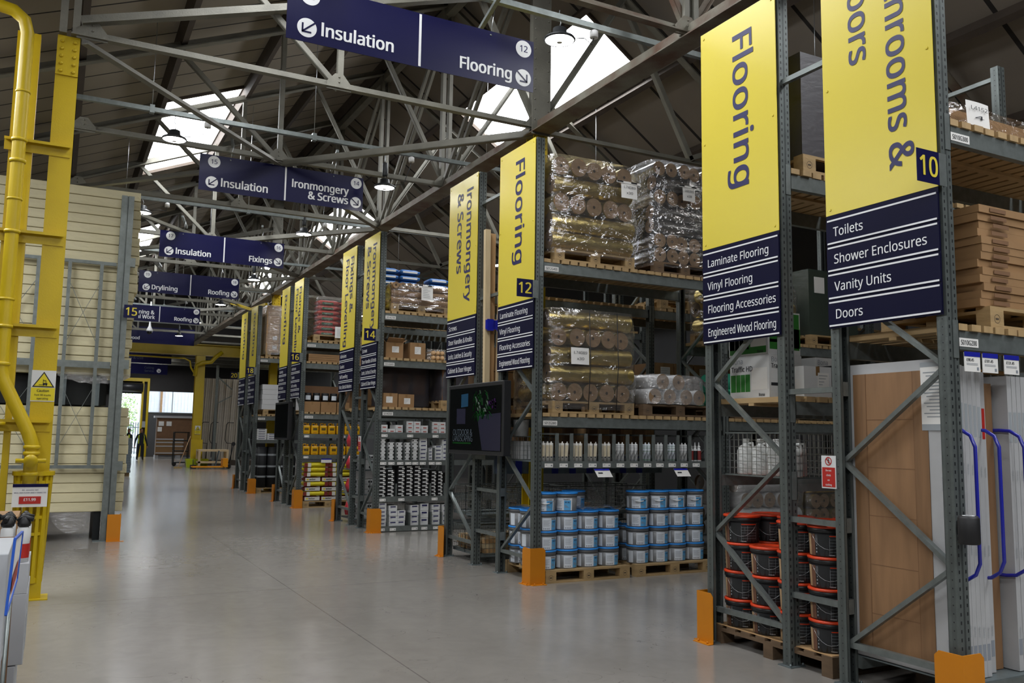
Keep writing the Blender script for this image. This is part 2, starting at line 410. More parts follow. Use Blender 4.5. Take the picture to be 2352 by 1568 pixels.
# floor: pale grey sealed concrete, worn, softly glossy, with saw-cut joints
def floor_mat():
    m = bpy.data.materials.new('sealed_concrete'); m.use_nodes = True; MATS['concrete'] = m
    nt = m.node_tree; b = nt.nodes['Principled BSDF']; N = nt.nodes.new; Lk = nt.links.new
    tc = N('ShaderNodeTexCoord'); sp = N('ShaderNodeSeparateXYZ'); Lk(tc.outputs['Object'], sp.inputs[0])
    n1 = N('ShaderNodeTexNoise'); n1.inputs['Scale'].default_value = 0.5; n1.inputs['Detail'].default_value = 7; n1.inputs['Roughness'].default_value = 0.6
    mp = N('ShaderNodeMapping'); mp.inputs['Scale'].default_value = (1.0, 0.45, 1); Lk(tc.outputs['Object'], mp.inputs[0]); Lk(mp.outputs[0], n1.inputs[0])
    n2 = N('ShaderNodeTexNoise'); n2.inputs['Scale'].default_value = 5; n2.inputs['Detail'].default_value = 8; n2.inputs['Distortion'].default_value = 1.2; Lk(tc.outputs['Object'], n2.inputs[0])
    cr = N('ShaderNodeValToRGB'); e = cr.color_ramp.elements
    e[0].position = 0.28; e[0].color = (*hexc('827e78'), 1); e[1].position = 0.72; e[1].color = (*hexc('98948e'), 1)
    Lk(n1.outputs[0], cr.inputs[0])
    r2 = N('ShaderNodeMapRange'); r2.inputs[1].default_value = 0.3; r2.inputs[2].default_value = 0.75; r2.inputs[3].default_value = 0.94; r2.inputs[4].default_value = 1.03; Lk(n2.outputs[0], r2.inputs[0])
    mu = N('ShaderNodeMix'); mu.data_type = 'RGBA'; mu.blend_type = 'MULTIPLY'; mu.inputs[0].default_value = 1
    Lk(cr.outputs[0], mu.inputs[6]); Lk(r2.outputs[0], mu.inputs[7])
    # scuffs: short dark curved marks
    vo = N('ShaderNodeTexNoise'); vo.inputs['Scale'].default_value = 1.4; vo.inputs['Detail'].default_value = 2; vo.inputs['Distortion'].default_value = 2.5; Lk(tc.outputs['Object'], vo.inputs[0])
    s1 = N('ShaderNodeMath'); s1.operation = 'SUBTRACT'; s1.inputs[1].default_value = 0.5; Lk(vo.outputs[0], s1.inputs[0])
    s2 = N('ShaderNodeMath'); s2.operation = 'ABSOLUTE'; Lk(s1.outputs[0], s2.inputs[0])
    s3 = N('ShaderNodeMath'); s3.operation = 'LESS_THAN'; s3.inputs[1].default_value = 0.0022; Lk(s2.outputs[0], s3.inputs[0])
    g = N('ShaderNodeTexNoise'); g.inputs['Scale'].default_value = 0.9; Lk(tc.outputs['Object'], g.inputs[0])
    g2 = N('ShaderNodeMapRange'); g2.inputs[1].default_value = 0.55; g2.inputs[2].default_value = 0.62; Lk(g.outputs[0], g2.inputs[0])
    sc = N('ShaderNodeMath'); sc.operation = 'MULTIPLY'; Lk(s3.outputs[0], sc.inputs[0]); Lk(g2.outputs[0], sc.inputs[1])
    # joints
    def joint(sock, pitch, off, w):
        a = N('ShaderNodeMath'); a.operation = 'MULTIPLY_ADD'; a.inputs[1].default_value = 1/pitch; a.inputs[2].default_value = off+50; Lk(sock, a.inputs[0])
        f = N('ShaderNodeMath'); f.operation = 'FRACT'; Lk(a.outputs[0], f.inputs[0])
        c = N('ShaderNodeMath'); c.operation = 'LESS_THAN'; c.inputs[1].default_value = w/pitch; Lk(f.outputs[0], c.inputs[0]); return c.outputs[0]
    j1 = joint(sp.outputs[0], 5.2, 0.55, 0.012); j2 = joint(sp.outputs[1], 5.35, 0.22, 0.012)
    j = N('ShaderNodeMath'); j.operation = 'MAXIMUM'; Lk(j1, j.inputs[0]); Lk(j2, j.inputs[1])
    jj = N('ShaderNodeMath'); jj.operation = 'MULTIPLY'; jj.inputs[1].default_value = 0.45; Lk(j.outputs[0], jj.inputs[0])
    k = N('ShaderNodeMath'); k.operation = 'MULTIPLY_ADD'; k.inputs[1].default_value = 0.5; Lk(sc.outputs[0], k.inputs[0]); Lk(jj.outputs[0], k.inputs[2])
    mx = N('ShaderNodeMix'); mx.data_type = 'RGBA'; mx.inputs[7].default_value = (*hexc('3e3c39'), 1); Lk(k.outputs[0], mx.inputs[0]); Lk(mu.outputs[2], mx.inputs[6])
    Lk(mx.outputs[2], b.inputs['Base Color'])
    rr = N('ShaderNodeMapRange'); rr.inputs[1].default_value = 0.3; rr.inputs[2].default_value = 0.7; rr.inputs[3].default_value = 0.17; rr.inputs[4].default_value = 0.205
    Lk(n2.outputs[0], rr.inputs[0]); Lk(rr.outputs[0], b.inputs['Roughness'])
    
floor_mat()

# ------------------------------------------------------------------ shell
YB, YE, YF = -13.0, 42.6, 62.0      # rear wall, end of the pitched hall, far wall
XL, XR = -6.0, 14.6
struct(MB().box(XL-1, XR+1, YB-1, YF+0.1, -0.2, 0).build('floor', 'concrete'))
struct(MB().box(XL-0.2, XL, YB, YF, 0, 7).build('wall_left', 'wall_dark'))
struct(MB().box(XR, XR+0.2, YB, YF, 0, 7).build('wall_right', 'wall_paint'))
struct(MB().box(XL, XR, YB-0.2, YB, 0, 9.3).build('wall_rear', 'wall_paint'))
def slope_sheets(name, m, xa, xb, holes, n0=YB, n1=YE):
    """a pitched ceiling between xa and xb with rooflight openings left out"""
    mb = MB(); xs = sorted({xa, xb} | {h[0] for h in holes} | {h[1] for h in holes}); ys = sorted({n0, n1} | {max(n0, h[2]) for h in holes} | {min(n1, h[3]) for h in holes})
    for i in range(len(xs)-1):
        for j in range(len(ys)-1):
            xm, ym = (xs[i]+xs[i+1])/2, (ys[j]+ys[j+1])/2
            if any(h[0] < xm < h[1] and h[2] < ym < h[3] for h in holes): continue
            a, b, c, d = xs[i], xs[i+1], ys[j], ys[j+1]
            s0 = len(mb.v); mb.box(a, b, c, d, 0, 0.08)
            for k in range(s0, len(mb.v)):
                x, y, z = mb.v[k]; mb.v[k] = (x, y, z+roof_z2(x))
    return struct(mb.build(name, m))
VX = 10.9
def roof_z2(x):
    if x <= VX: return roof_z(x)
    return roof_z(VX)+0.35*(x-VX)
slope_sheets('ceiling_left', 'roof_left', XL-0.2, RIDGE_X, LIGHTS_L)
slope_sheets('ceiling_right', 'roof_right', RIDGE_X, VX, LIGHTS_R)
slope_sheets('ceiling_valley', 'roof_right', VX, XR+0.2, [])
# rooflight sheets: shallow corrugations, glowing with the overcast sky behind them
wn = 0
for (x0, x1, y0, y1) in LIGHTS_L+LIGHTS_R:
    wn += 1; mb = MB(); n = int((y1-y0)/0.076)
    for i in range(n):
        ya, yb_ = y0+(y1-y0)*i/n, y0+(y1-y0)*(i+1)/n; da, db = (0.03 if i % 2 else 0.0), (0.0 if i % 2 else 0.03)
        mb.quad((x0, ya, roof_z(x0)+0.05+da), (x0, yb_, roof_z(x0)+0.05+db), (x1, yb_, roof_z(x1)+0.05+db), (x1, ya, roof_z(x1)+0.05+da))
    w = struct(mb.build('window_%d' % wn, 'skylight_sheet'))
    fr = MB(); z = lambda x: roof_z(x)-0.02
    for xx in (x0, x1): fr.bar((xx, y0, z(xx)), (xx, y1, z(xx)), 0.05, 0.06)
    for yy in (y0, y1): fr.bar((x0, yy, z(x0)), (x1, yy, z(x1)), 0.05, 0.06)
    fr.build('window_frame', 'dark_timber', w)
# purlins run with the aisle
tn = 0
for x in (-4.2, -2.9, -1.35, 0.0, 1.3, 2.78, 4.15, 5.42):
    tn += 1; struct(MB().bar((x, YB, roof_z(x)-0.10), (x, YE, roof_z(x)-0.10), 0.09, 0.19, (-SL, 0, 1)).build('trim_%d' % tn, 'dark_timber'))
for x in (5.6, 6.8, 8.05, 9.25, 10.4):
    tn += 1; struct(MB().bar((x, YB, roof_z(x)-0.10), (x, YE, roof_z(x)-0.10), 0.09, 0.19, (SR, 0, 1)).build('trim_%d' % tn, 'dark_timber'))
# far low hall
struct(MB().box(XL, XR, YE-0.1, YE, 6.2, 9.6).build('wall_gable', 'wall_dark'))
mb = MB(); FAR_FILL = [(1.0, 2.4, 45.0, 49.0), (9.4, 10.8, 45.0, 49.0), (4.4, 5.8, 55.6, 59.4)]  # openings for glowing panels added to brighten the far hall
xs_ = sorted({XL, XR} | {h[0] for h in FAR_FILL} | {h[1] for h in FAR_FILL}); ys_ = sorted({YE-0.05, YF} | {h[2] for h in FAR_FILL} | {h[3] for h in FAR_FILL})
for i in range(len(xs_)-1):
    for j in range(len(ys_)-1):
        if not any(h[0] < (xs_[i]+xs_[i+1])/2 < h[1] and h[2] < (ys_[j]+ys_[j+1])/2 < h[3] for h in FAR_FILL): mb.box(xs_[i], xs_[i+1], ys_[j], ys_[j+1], 6.25, 6.4)
struct(mb.build('ceiling_far', 'wall_dark'))
for (a, b, c, d_) in FAR_FILL: wn += 1; struct(MB().box(a, b, c, d_, 6.36, 6.38).build('window_%d' % wn, 'skylight_sheet'))  # added fill panels that light the hall, not real windows
for i, y in enumerate((46.5, 50, 53.5, 57, 60)):
    tn += 1; struct(MB().box(XL, XR, y, y+0.2, 5.95, 6.25).build('trim_%d' % tn, 'truss_paint'))
DX0, DX1, DZ = 3.15, 4.98, 4.15
WX0, WX1, WZ0, WZ1 = 5.38, 9.6, 2.92, 4.3
mb = MB(); y0, y1 = YF, YF+0.2
for (a, b, c, d) in ((XL, DX0, 0, 6.3), (DX0, DX1, DZ, 6.3), (DX1, WX0, 0, 6.3), (WX0, WX1, 0, WZ0), (WX0, WX1, WZ1, 6.3), (WX1, XR, 0, 6.3)):
    mb.m = 1 if d <= 3 else 0
    mb.box(a, b, y0, y1, c, d)
struct(mb.build('wall_far', ['wall_dark', 'wall_paint']))
# loading door surround and rolled shutter
d = empty('door_1', (4.0, YF-0.1, 0)); struct(d)
m_ = MB().box(DX1, DX1+0.12, YF-0.3, YF, 0, 4.9).box(DX1+0.32, DX1+0.46, YF-0.3, YF, 0, 4.9).box(DX0-0.3, DX1+0.46, YF-0.3, YF, 4.9, 5.12)
m_.build('door_frame', 'yellow_paint', d)
m_ = MB().lathe([(0.3, DX0-0.2), (0.3, DX1+0.05)], (0, YF-0.35, 4.5), 20, 'x'); m_.box(DX0, DX1, YF-0.1, YF-0.02, 4.1, 4.5)
m_.build('roller_shutter', 'dark_plastic', d)
w = struct(MB().box(WX0, WX1, YF+0.05, YF+0.07, WZ0, WZ1).build('window_%d' % (wn+1), 'film_thin'))
mb = MB().box(WX0, WX1, YF-0.04, YF, WZ0-0.08, WZ0)
for x in (6.9, 8.4): mb.box(x, x+0.04, YF-0.02, YF+0.04, WZ0, WZ1)
mb.build('window_frame', 'galv', w)
# outside
struct(MB().box(-25, 40, YF+0.1, 110, -0.25, -0.02).build('ground_outside', 'ground_out'))
b = empty('neighbouring_building', (12, 74, 0), 'pale clad building seen through the long strip window', 'building')
mb = MB().box(5.9, 26, 74, 82, 0, 9)
for i in range(80): mb.box(5.95+i*0.25, 6.03+i*0.25, 73.95, 74, 0, 9)
mb.build('clad_wall', 'cladding', b)
MB().box(7.35, 7.5, 73.8, 74.0, 0, 9).build('downpipe', 'tape', b)
fz = empty('palisade_fence', (4, 70, 0), 'grey palisade fence outside the open loading door', 'fence')
mb = MB().box(0, 5.6, 70.02, 70.06, 0.4, 0.46).box(0, 5.6, 70.02, 70.06, 1.9, 1.96); mb.build('rail', 'fence_grey', fz)
mb = MB()
for i in range(34): mb.box(0.05+i*0.165, 0.11+i*0.165, 69.98, 70.02, -0.02, 2.3)
mb.build('pales', 'fence_grey', fz)
def shrub(cx, cy, cz, rx, rz, n, label, seed):
    rnd = random.Random(seed); r = empty('tree', (cx, cy, 0), label, 'tree', 'trees beyond the loading door')
    MB().tube([(cx, cy, -0.05), (cx+0.1, cy, cz*0.6), (cx-0.1, cy, cz)], [0.12, 0.09, 0.05], 8).build('trunk', 'dark_timber', r)
    mb = MB()
    for i in range(n):
        d_ = Vector((rnd.gauss(0, 1), rnd.gauss(0, 1), rnd.gauss(0, 1))).normalized()*rnd.uniform(0.35, 1)
        p = Vector((cx+d_.x*rx, cy+d_.y*rx, cz+d_.z*rz)); a = rnd.uniform(0.05, 0.13)
        u = Vector((rnd.uniform(-1, 1), rnd.uniform(-1, 1), rnd.uniform(-1, 1))).normalized(); v = u.orthogonal().normalized()
        mb.quad(p-u*a, p-v*a*0.6, p+u*a, p+v*a*0.6)
    mb.build('foliage', 'foliage', r)
shrub(4.6, 73.5, 2.6, 1.2, 2.6, 1500, 'leafy pale green tree behind the palisade fence, beside the pale clad building', 3)
shrub(2.6, 76.5, 3.2, 1.8, 3.0, 1500, 'taller leafy tree set back behind the palisade fence, left of the other tree', 4)
# ------------------------------------------------------------------ steelwork
X0 = 4.89
TY = [0.4+3.15*k for k in range(14)]          # frame lines 0.4 ... 41.35
BZ = 5.75
def rivets(mb, c, n, xd, yd, pitch=0.06):
    for i in range(n[0]):
        for j in range(n[1]):
            p = Vector(c)+Vector(xd)*pitch*(i-(n[0]-1)/2)+Vector(yd)*pitch*(j-(n[1]-1)/2)
            mb.lathe([(0.014, 0), (0.011, -0.008), (0.004, -0.012)], p, 8, 'y', capb=False)
nth = lambda i: ORD[i] if i < len(ORD) else 'farthest'
vis = [i for i, y in enumerate(TY) if y > 5]
for i, y in enumerate(TY):
    if i < 1: continue
    col = y in (TY[3], TY[8], TY[13])
    lab = ('grey riveted roof truss carried by the nearest yellow columns' if i == 3 else
           'grey rusty riveted roof truss overhead, nearest the camera' if i == 2 else
           'grey roof truss high behind the nearest hanging sign, %s one beyond the nearest yellow column' % nth(i-4) if i > 3 else
           'grey riveted roof truss directly above the black bucket rack')
    if i > 4: lab = 'grey lattice roof truss, %s one beyond the nearest yellow column' % nth(i-4)
    t = empty('roof_truss', (2.75, y, BZ), lab, 'roof truss', 'riveted roof trusses')
    mm = 'truss_rust' if i == 2 else 'truss_paint'
    MB().angle((-0.1, y, BZ), (5.5, y, BZ), 0.088, 0.014).build('bottom_chord', mm, t)
    MB().angle((5.5, y, BZ-0.05), (10.7, y, BZ-0.05), 0.075, 0.012).build('bottom_chord', mm, t)
    zt = lambda x: roof_z(x)-0.27
    MB().angle((XL+0.1, y, zt(XL+0.1)), (5.5, y, zt(5.5)), 0.12, 0.016).build('top_chord', mm, t)
    MB().angle((5.5, y, zt(5.5)), (10.9, y, zt(10.9)), 0.12, 0.016).build('top_chord', mm, t)
    MB().angle((2.75, y, BZ), (2.75, y, zt(2.75)), 0.065, 0.012).build('web_member', mm, t)
    if i in (3, 8, 13):
        MB().angle((0.0, y, BZ+0.12), (5.45, y, BZ+0.12+5.45*0.32), 0.12, 0.014).build('raking_strut', mm, t)
        MB().box(-0.21, -0.14, y-0.06, y+0.06, BZ, roof_z(0)-0.2).box(-0.09, -0.02, y-0.06, y+0.06, BZ, roof_z(0)-0.2).build('stanchion', mm, t)
    for (a, b) in ((2.75, 1.25), (5.5, 4.1)):
        MB().angle((a, y, BZ), (b, y, zt(b)), 0.06, 0.012).build('web_member', mm, t)
    for (a, b) in ((5.5, 6.9), (8.1, 6.9), (8.1, 9.3)):
        if zt(b) > BZ+0.3: MB().angle((a, y, BZ), (b, y, zt(b)), 0.07, 0.012).build('web_member', mm, t)
    for gx in ((0.10, 2.75, 5.44) if i < 9 else ()):
        g = MB(); n = len(g.v)
        pts = [(-0.15, -0.03), (0.15, -0.03), (0.15, 0.05), (0.05, 0.17), (-0.05, 0.17), (-0.15, 0.06)]
        g.v += [(gx+p[0], y-0.062, BZ+p[1]) for p in pts]+[(gx+p[0], y-0.050, BZ+p[1]) for p in pts]
        g.face(list(range(6))[::-1]); g.face(list(range(6, 12)))
        for k in range(6): g.face((k, (k+1) % 6, 6+(k+1) % 6, 6+k))
        if i < 8: rivets(g, (gx, y-0.062, BZ+0.01), (4, 1), (1, 0, 0), (0, 0, 1), 0.07); rivets(g, (gx, y-0.062, BZ+0.10), (1, 2), (1, 0, 0), (0, 0, 1), 0.06)
        g.build('gusset_plate', mm, t)
# deep longitudinal truss under the ridge
lt = empty('longitudinal_truss', (RIDGE_X, TY[3], BZ), 'deep grey riveted truss running down the hall above the rack ends', 'roof truss')
mb = MB(); mb.box(5.36, 5.64, YB+0.05, YE-0.15, BZ-0.07, BZ-0.056).box(5.44, 5.452, YB+0.05, YE-0.15, BZ-0.056, BZ+0.09).box(5.548, 5.56, YB+0.05, YE-0.15, BZ-0.056, BZ+0.09)
mb.build('bottom_chord', 'truss_rust', lt)
MB().bar((5.5, YB+0.05, RIDGE_Z-0.35), (5.5, YE-0.15, RIDGE_Z-0.35), 0.14, 0.16).build('top_chord', 'truss_paint', lt)
for i, y in enumerate(TY):
    v = MB(); w = 0.17 if y in (TY[3], TY[8]) else 0.10
    v.box(5.41, 5.47, y-w/2, y+w/2, BZ, RIDGE_Z-0.3); v.box(5.53, 5.59, y-w/2, y+w/2, BZ, RIDGE_Z-0.3)
    if y in (TY[3], TY[8]):
        v.box(5.36, 5.64, y-w/2-0.014, y-w/2, BZ-0.1, RIDGE_Z-0.3)
        for k in range(22): v.lathe([(0.013, 0), (0.009, -0.009), (0.003, -0.012)], (5.40, y-w/2-0.014, BZ+0.1+k*0.14), 6, 'y'); v.lathe([(0.013, 0), (0.009, -0.009), (0.003, -0.012)], (5.60, y-w/2-0.014, BZ+0.1+k*0.14), 6, 'y')
    v.build('web_post', 'truss_paint', lt)
    if 3 <= i < len(TY)-1:
        dgn = MB(); dgn.bar((5.45, TY[i+1], BZ), (5.45, y, RIDGE_Z-0.4), 0.05, 0.07); dgn.bar((5.55, TY[i+1], BZ), (5.55, y, RIDGE_Z-0.4), 0.05, 0.07)
        dgn.build('web_diagonal', 'truss_paint', lt)
# plan bracing at chord level
for k, y in enumerate((TY[3], TY[5], TY[7], TY[9])):
    for (xa, sd) in ((0.0, 'wall-side'), (5.5, 'rack-side')):
        for dy, wd in ((3.15, 'beyond'), (-3.15, 'before')):
            if k == 0 and dy < 0: continue
            b = empty('bracing_bar', (xa, y, BZ-0.05))
            tag(b, 'sloping grey %s bracing angle just %s the %s braced roof truss' % (sd, wd, ORD[k]), 'bracing', 'roof bracing angles')
            MB().angle((xa, y, BZ-0.07), (2.75, y+dy, BZ-0.07), 0.085, 0.012).build('angle_bar', 'truss_paint', b)
# yellow columns
def column(x, y, label, top=BZ-0.02, w=0.21, d=0.2, riv=True):
    c = empty('steel_column', (x, y, 0)); tag(c, label, 'column', 'yellow steel columns')
    m = MB(); m.box(x-w/2, x+w/2, y-d/2, y-d/2+0.016, 0.012, top).box(x-w/2, x+w/2, y+d/2-0.016, y+d/2, 0.012, top).box(x-0.008, x+0.008, y-d/2+0.016, y+d/2-0.016, 0.012, top)
    m.build('column_shaft', 'yellow_paint', c)
    MB().box(x-w*0.8, x+w*0.8, y-d*0.8, y+d*0.8, 0, 0.012).build('base_plate', 'yellow_paint', c)
    s = MB(); s.box(x-w/2, x+w/2, y-d/2-0.016, y-d/2, top-0.42, top)
    for r in range(5):
        for sx in (-1, 1): s.lathe([(0.02, 0), (0.016, -0.012), (0.006, -0.018)], (x+sx*w*0.28, y-d/2-0.016, top-0.06-r*0.08), 8, 'y')
    s.build('splice_plate', 'yellow_paint', c)
    return c
cl = column(-0.115, 9.95, 'yellow steel column standing inside the slotted guard, price card below')
column(5.56, 9.98, 'yellow steel column rising behind the blue bucket rack banners')
column(5.56, TY[8], 'yellow steel column top showing over the roofing banner, wrapped cartons beside it')
# yellow rainwater pipe with its brackets and rear channel
p = empty('rainwater_pipe', (-0.47, 9.72, 1.1), 'yellow painted downpipe with bends strapped beside the nearest column', 'pipe')
px, py = -0.485, 9.72
pts = [(-2.2, 9.72, 5.86), (-1.2, 9.72, 5.86), (-0.75, 9.72, 5.86), (-0.62, 9.72, 5.84), (-0.52, 9.72, 5.76), (px, py, 5.62), (px, py, 4.0), (px, py, 2.22), (px+0.02, py, 2.13), (px+0.27, py, 1.62), (px+0.31, py, 1.5), (px+0.31, py, 1.08)]
MB().tube(pts, 0.062, 18).build('pipe_run', 'yellow_paint', p)
for (z, xx) in ((4.28, px), (2.26, px), (1.46, px+0.31), (1.40, px+0.31), (1.2, px+0.31)):
    MB().lathe([(0.062, 0), (0.074, 0.005), (0.074, 0.035), (0.062, 0.04)], (xx, py, z), 20).build('collar', 'yellow_paint', p)
m = MB().lathe([(0.05, 0), (0.05, -0.09), (0.062, -0.095), (0.062, -0.115), (0.0, -0.115)], (px+0.31, py-0.03, 1.35), 18, 'y'); m.lathe([(0.022, px+0.18), (0.022, px+0.44)], (0, py-0.05, 1.35), 10, 'x')
m.build('access_cap', 'yellow_paint', p)
for z in (5.0, 3.9, 2.9): MB().lathe([(0.063, 0), (0.070, 0.004), (0.070, 0.02), (0.063, 0.024)], (px, py, z), 20).build('joint_ring', 'yellow_paint', p)
c = p
m = MB().box(-0.43, -0.37, 9.86, 9.98, 0, 5.7).box(-0.58, -0.54, 9.86, 9.98, 0, 5.7); m.build('upright_channel', 'yellow_paint', c)
for z in (4.55, 3.62, 2.68, 1.74):
    m = MB().box(-0.62, -0.03, 9.78, 9.84, z, z+0.008).box(-0.62, -0.03, 9.84, 9.85, z-0.11, z+0.008).box(-0.62, -0.03, 9.78, 9.785, z-0.02, z)
    m.lathe([(0.062, z-0.05), (0.072, z-0.05), (0.072, z-0.02), (0.062, z-0.02)], (px, py, 0), 18, capb=False, capt=False); m.build('bracket_arm', 'yellow_paint', c)
# slotted polymer guard round the column foot
g = empty('column_guard', (-0.13, 9.95, 0), 'tall slotted yellow impact guard wrapped round the column foot', 'column guard')
cx_, cy_, R0, R1 = -0.145, 9.95, 0.160, 0.125
m = MB()
for k in range(16):
    a = 2*PI*k/16
    dx, dy = math.cos(a), math.sin(a); tx, ty = -dy, dx
    m.bar((cx_+dx*R1, cy_+dy*R1, 0.16), (cx_+dx*R0, cy_+dy*R0, 1.2), 0.03, 0.028, (dx, dy, 0))
for (z, h, ex) in ((0.16, 0.05, 0), (0.62, 0.03, 0), (1.12, 0.03, 0), (1.2, 0.04, 0.018), (0.78, 0.03, 0)):
    r = R1+(R0-R1)*(z-0.16)/1.04+0.01+ex
    m.lathe([(r-0.04, z), (r, z), (r, z+h), (r-0.04, z+h), (r-0.04, z)], (cx_, cy_, 0), 40, capb=False, capt=False, smooth=False)
m.build('guard_cage', 'yellow_paint', g)
# price card on the guard
g = empty('price_card', (-0.15, 9.66, 1.0), 'white price card with a red price block on the column guard', 'price card')
wx0, wx1, wz0, wz1 = -0.31, -0.01, 0.91, 1.13
MB().box(wx0, wx1, 9.655, 9.66, wz0, wz1).build('card', 'paper', g)
MB().box(wx0, wx1, 9.650, 9.655, wz1-0.03, wz1).build('header', 'sign_navy', g)
MB().box(wx0+0.06, wx1-0.055, 9.650, 9.655, wz0+0.03, wz0+0.10).build('price_block', 'red', g)
text('£11.99', ((wx0+wx1)/2, 9.65, wz0+0.058), (1, 0, 0), (0, 0, 1), 0.026, 'white_ink', g, align='CENTER', bold=0.02)
text('ISO - ACOUSTIC TAPE', ((wx0+wx1)/2, 9.655, wz0+0.155), (1, 0, 0), (0, 0, 1), 0.011, 'ink_navy', g, align='CENTER', bold=0.01)
text('WALL AND FLOOR 3MM X 50MM X 30', ((wx0+wx1)/2, 9.655, wz0+0.13), (1, 0, 0), (0, 0, 1), 0.011, 'ink_navy', g, align='CENTER', width=0.27, bold=0.01)
# caution notice
def caution(x0, x1, z0, z1, y, label):
    g = empty('caution_notice', ((x0+x1)/2, y, z0), label, 'safety notice')
    w, h = x1-x0, z1-z0; xc = (x0+x1)/2; zs = z0+h*0.44
    MB().box(x0, x1, y, y+0.004, z0, z1).build('notice_board', 'white', g)
    MB().box(x0+0.01*w, x1-0.01*w, y-0.002, y, z0+h*0.03, zs).build('text_panel', 'bag_yellow', g)
    m = MB(); zb = zs+h*0.02; zt = z1-h*0.04; n = 0
    def tri(s, yy, mi):
        m.m = mi; n = len(m.v); zc = zb+(zt-zb)*0.36
        for (a, b) in ((-w*0.46, zb), (w*0.46, zb), (0, zt)): m.v.append((xc+a*s, yy, zc+(b-zc)*s))
        m.face((n, n+1, n+2))
    tri(1.0, y-0.002, 0); tri(0.82, y-0.004, 1); m.build('warning_triangle', ['black', 'bag_yellow'], g)
    f = MB(); u = h*0.1; zz = zb+u*0.6; yy0, yy1 = y-0.008, y-0.004
    f.box(xc-u*0.1, xc+u*1.1, yy0, yy1, zz+u*0.25, zz+u*0.75); f.box(xc-u*0.15, xc-u*0.05, yy0, yy1, zz+u*0.1, zz+u*1.9); f.box(xc-u*1.3, xc-u*0.1, yy0, yy1, zz+u*0.1, zz+u*0.2)
    f.box(xc-u*0.1, xc+u*0.75, yy0, yy1, zz+u*1.5, zz+u*1.62); f.box(xc+u*0.65, xc+u*0.75, yy0, yy1, zz+u*0.7, zz+u*1.6)
    for a in (0.1, 0.85): f.lathe([(u*0.24, 0), (u*0.24, 0.004)], (xc+a*u, yy0, zz+u*0.15), 12, 'y')
    f.build('truck_symbol', 'black', g)
    text('Caution', (xc, y-0.002, z0+h*0.31), (1, 0, 0), (0, 0, 1), h*0.075, 'black', g, align='CENTER', bold=0.015)
    text('Fork lift trucks', (xc, y-0.002, z0+h*0.18), (1, 0, 0), (0, 0, 1), h*0.055, 'black', g, align='CENTER', bold=0.01, maxw=w*0.94)
    text('operating', (xc, y-0.002, z0+h*0.07), (1, 0, 0), (0, 0, 1), h*0.055, 'black', g, align='CENTER', bold=0.01)
caution(-0.225, -0.01, 1.93, 2.24, 9.845, 'caution fork lift trucks notice on the nearest yellow column')
# ------------------------------------------------------------------ light rows
def lampproto():
    r = empty('high_bay_lamp', (0, 0, 0))
    MB().lathe([(0.15, 0.0), (0.165, 0.012), (0.155, 0.03), (0.10, 0.06), (0.075, 0.075), (0.07, 0.13), (0.05, 0.14), (0.0, 0.14)], (0, 0, 0), 28, capb=False).build('lamp_housing', 'lamp_body', r)
    MB().lathe([(0.0, 0.012), (0.148, 0.008)], (0, 0, 0), 28, capb=False, capt=False).build('diffuser', 'lamp_glow', r)
    MB().lathe([(0.028, -0.02), (0.03, 0.006)], (0, 0, 0), 14).build('sensor', 'lamp_white', r)
    m = MB().tube([(0, 0, 0.14), (0.012, 0, 0.2), (-0.012, 0, 0.26), (0, 0, 0.33)], 0.006, 6); m.build('hook', 'wire', r)
    return r
LP = lampproto(); first = True
BARZ = 5.95
rows = [7.35, 12.25, 17.1, 22.0, 26.9, 31.8, 36.7]
for k, y in enumerate(rows):
    b = empty('light_bar', (4, y, BARZ)); tag(b, 'galvanised trunking bar carrying the %s row of lamps across the aisle' % ORD[k], 'lighting bar', 'lamp carrying bars')
    MB().box(-0.02 if k else 3.0, 10.3, y-0.03, y+0.03, BARZ-0.03, BARZ+0.03).build('trunking', 'galv', b)
    for hx in (0.9, 3.1, 5.9, 8.0):
        if k == 0 and hx < 3: continue
        MB().tube([(hx, y, BARZ+0.03), (hx, y, roof_z(hx)-0.1)], 0.005, 5).build('hanger_wire', 'wire', b)
        MB().box(hx-0.03, hx+0.03, y-0.04, y+0.04, BARZ-0.05, BARZ+0.06).build('clamp', 'galv', b)
    for j, x in enumerate((1.2, 4.2, 8.6)):
        if k == 0 and x < 3: continue
        z = {(0, 1): 5.70, (1, 0): 5.58, (1, 1): 5.36, (2, 0): 5.66, (2, 1): 5.62}.get((k, j), 5.45)
        lab = 'round high bay lamp, %s, hanging from the %s lamp row' % (('over the insulation side', 'over the rack ends', 'deep over the racks')[j], ORD[k])
        x_ = 4.35 if (k, j) == (0, 1) else x
        if first: LP.location = (x_, y, z); tag(LP, lab, 'ceiling lamp', 'high bay lamps'); o = LP; first = False
        else: o = dup(LP, (x_, y, z), lab, 'ceiling lamp', 'high bay lamps')
        MB().tube([(x_, y, z+0.33), (x_, y, BARZ-0.03)], 0.005, 5).build('chain', 'wire', o) if BARZ-0.03 > z+0.34 else None
        if j == 1 and k > 0: MB().lathe([(0.035, 0.34), (0.04, 0.36), (0.04, 0.54), (0.035, 0.55)], (x_, y, z-0.16), 14).build('driver_box', 'lamp_body', o)
        if k < 3:
            s = empty('junction_box', (x_+0.42, y, BARZ-0.03)); tag(s, 'small grey junction box under the %s lamp bar, by the lamp %s' % (ORD[k], ('over the insulation side', 'over the rack ends', 'deep over the racks')[j]), 'junction box', 'lamp junction boxes')
            MB().lathe([(0.045, -0.09), (0.045, -0.02), (0.02, 0.0)], (x_+0.42, y, BARZ-0.03), 14).build('box_body', 'lamp_white', s)
            MB().tube([(x_+0.42, y, BARZ-0.11), (x_+0.40, y, BARZ-0.2), (x_+0.3, y, z+0.1), (x_+0.1, y, z+0.06)], 0.005, 6).build('flex', 'cable', s)
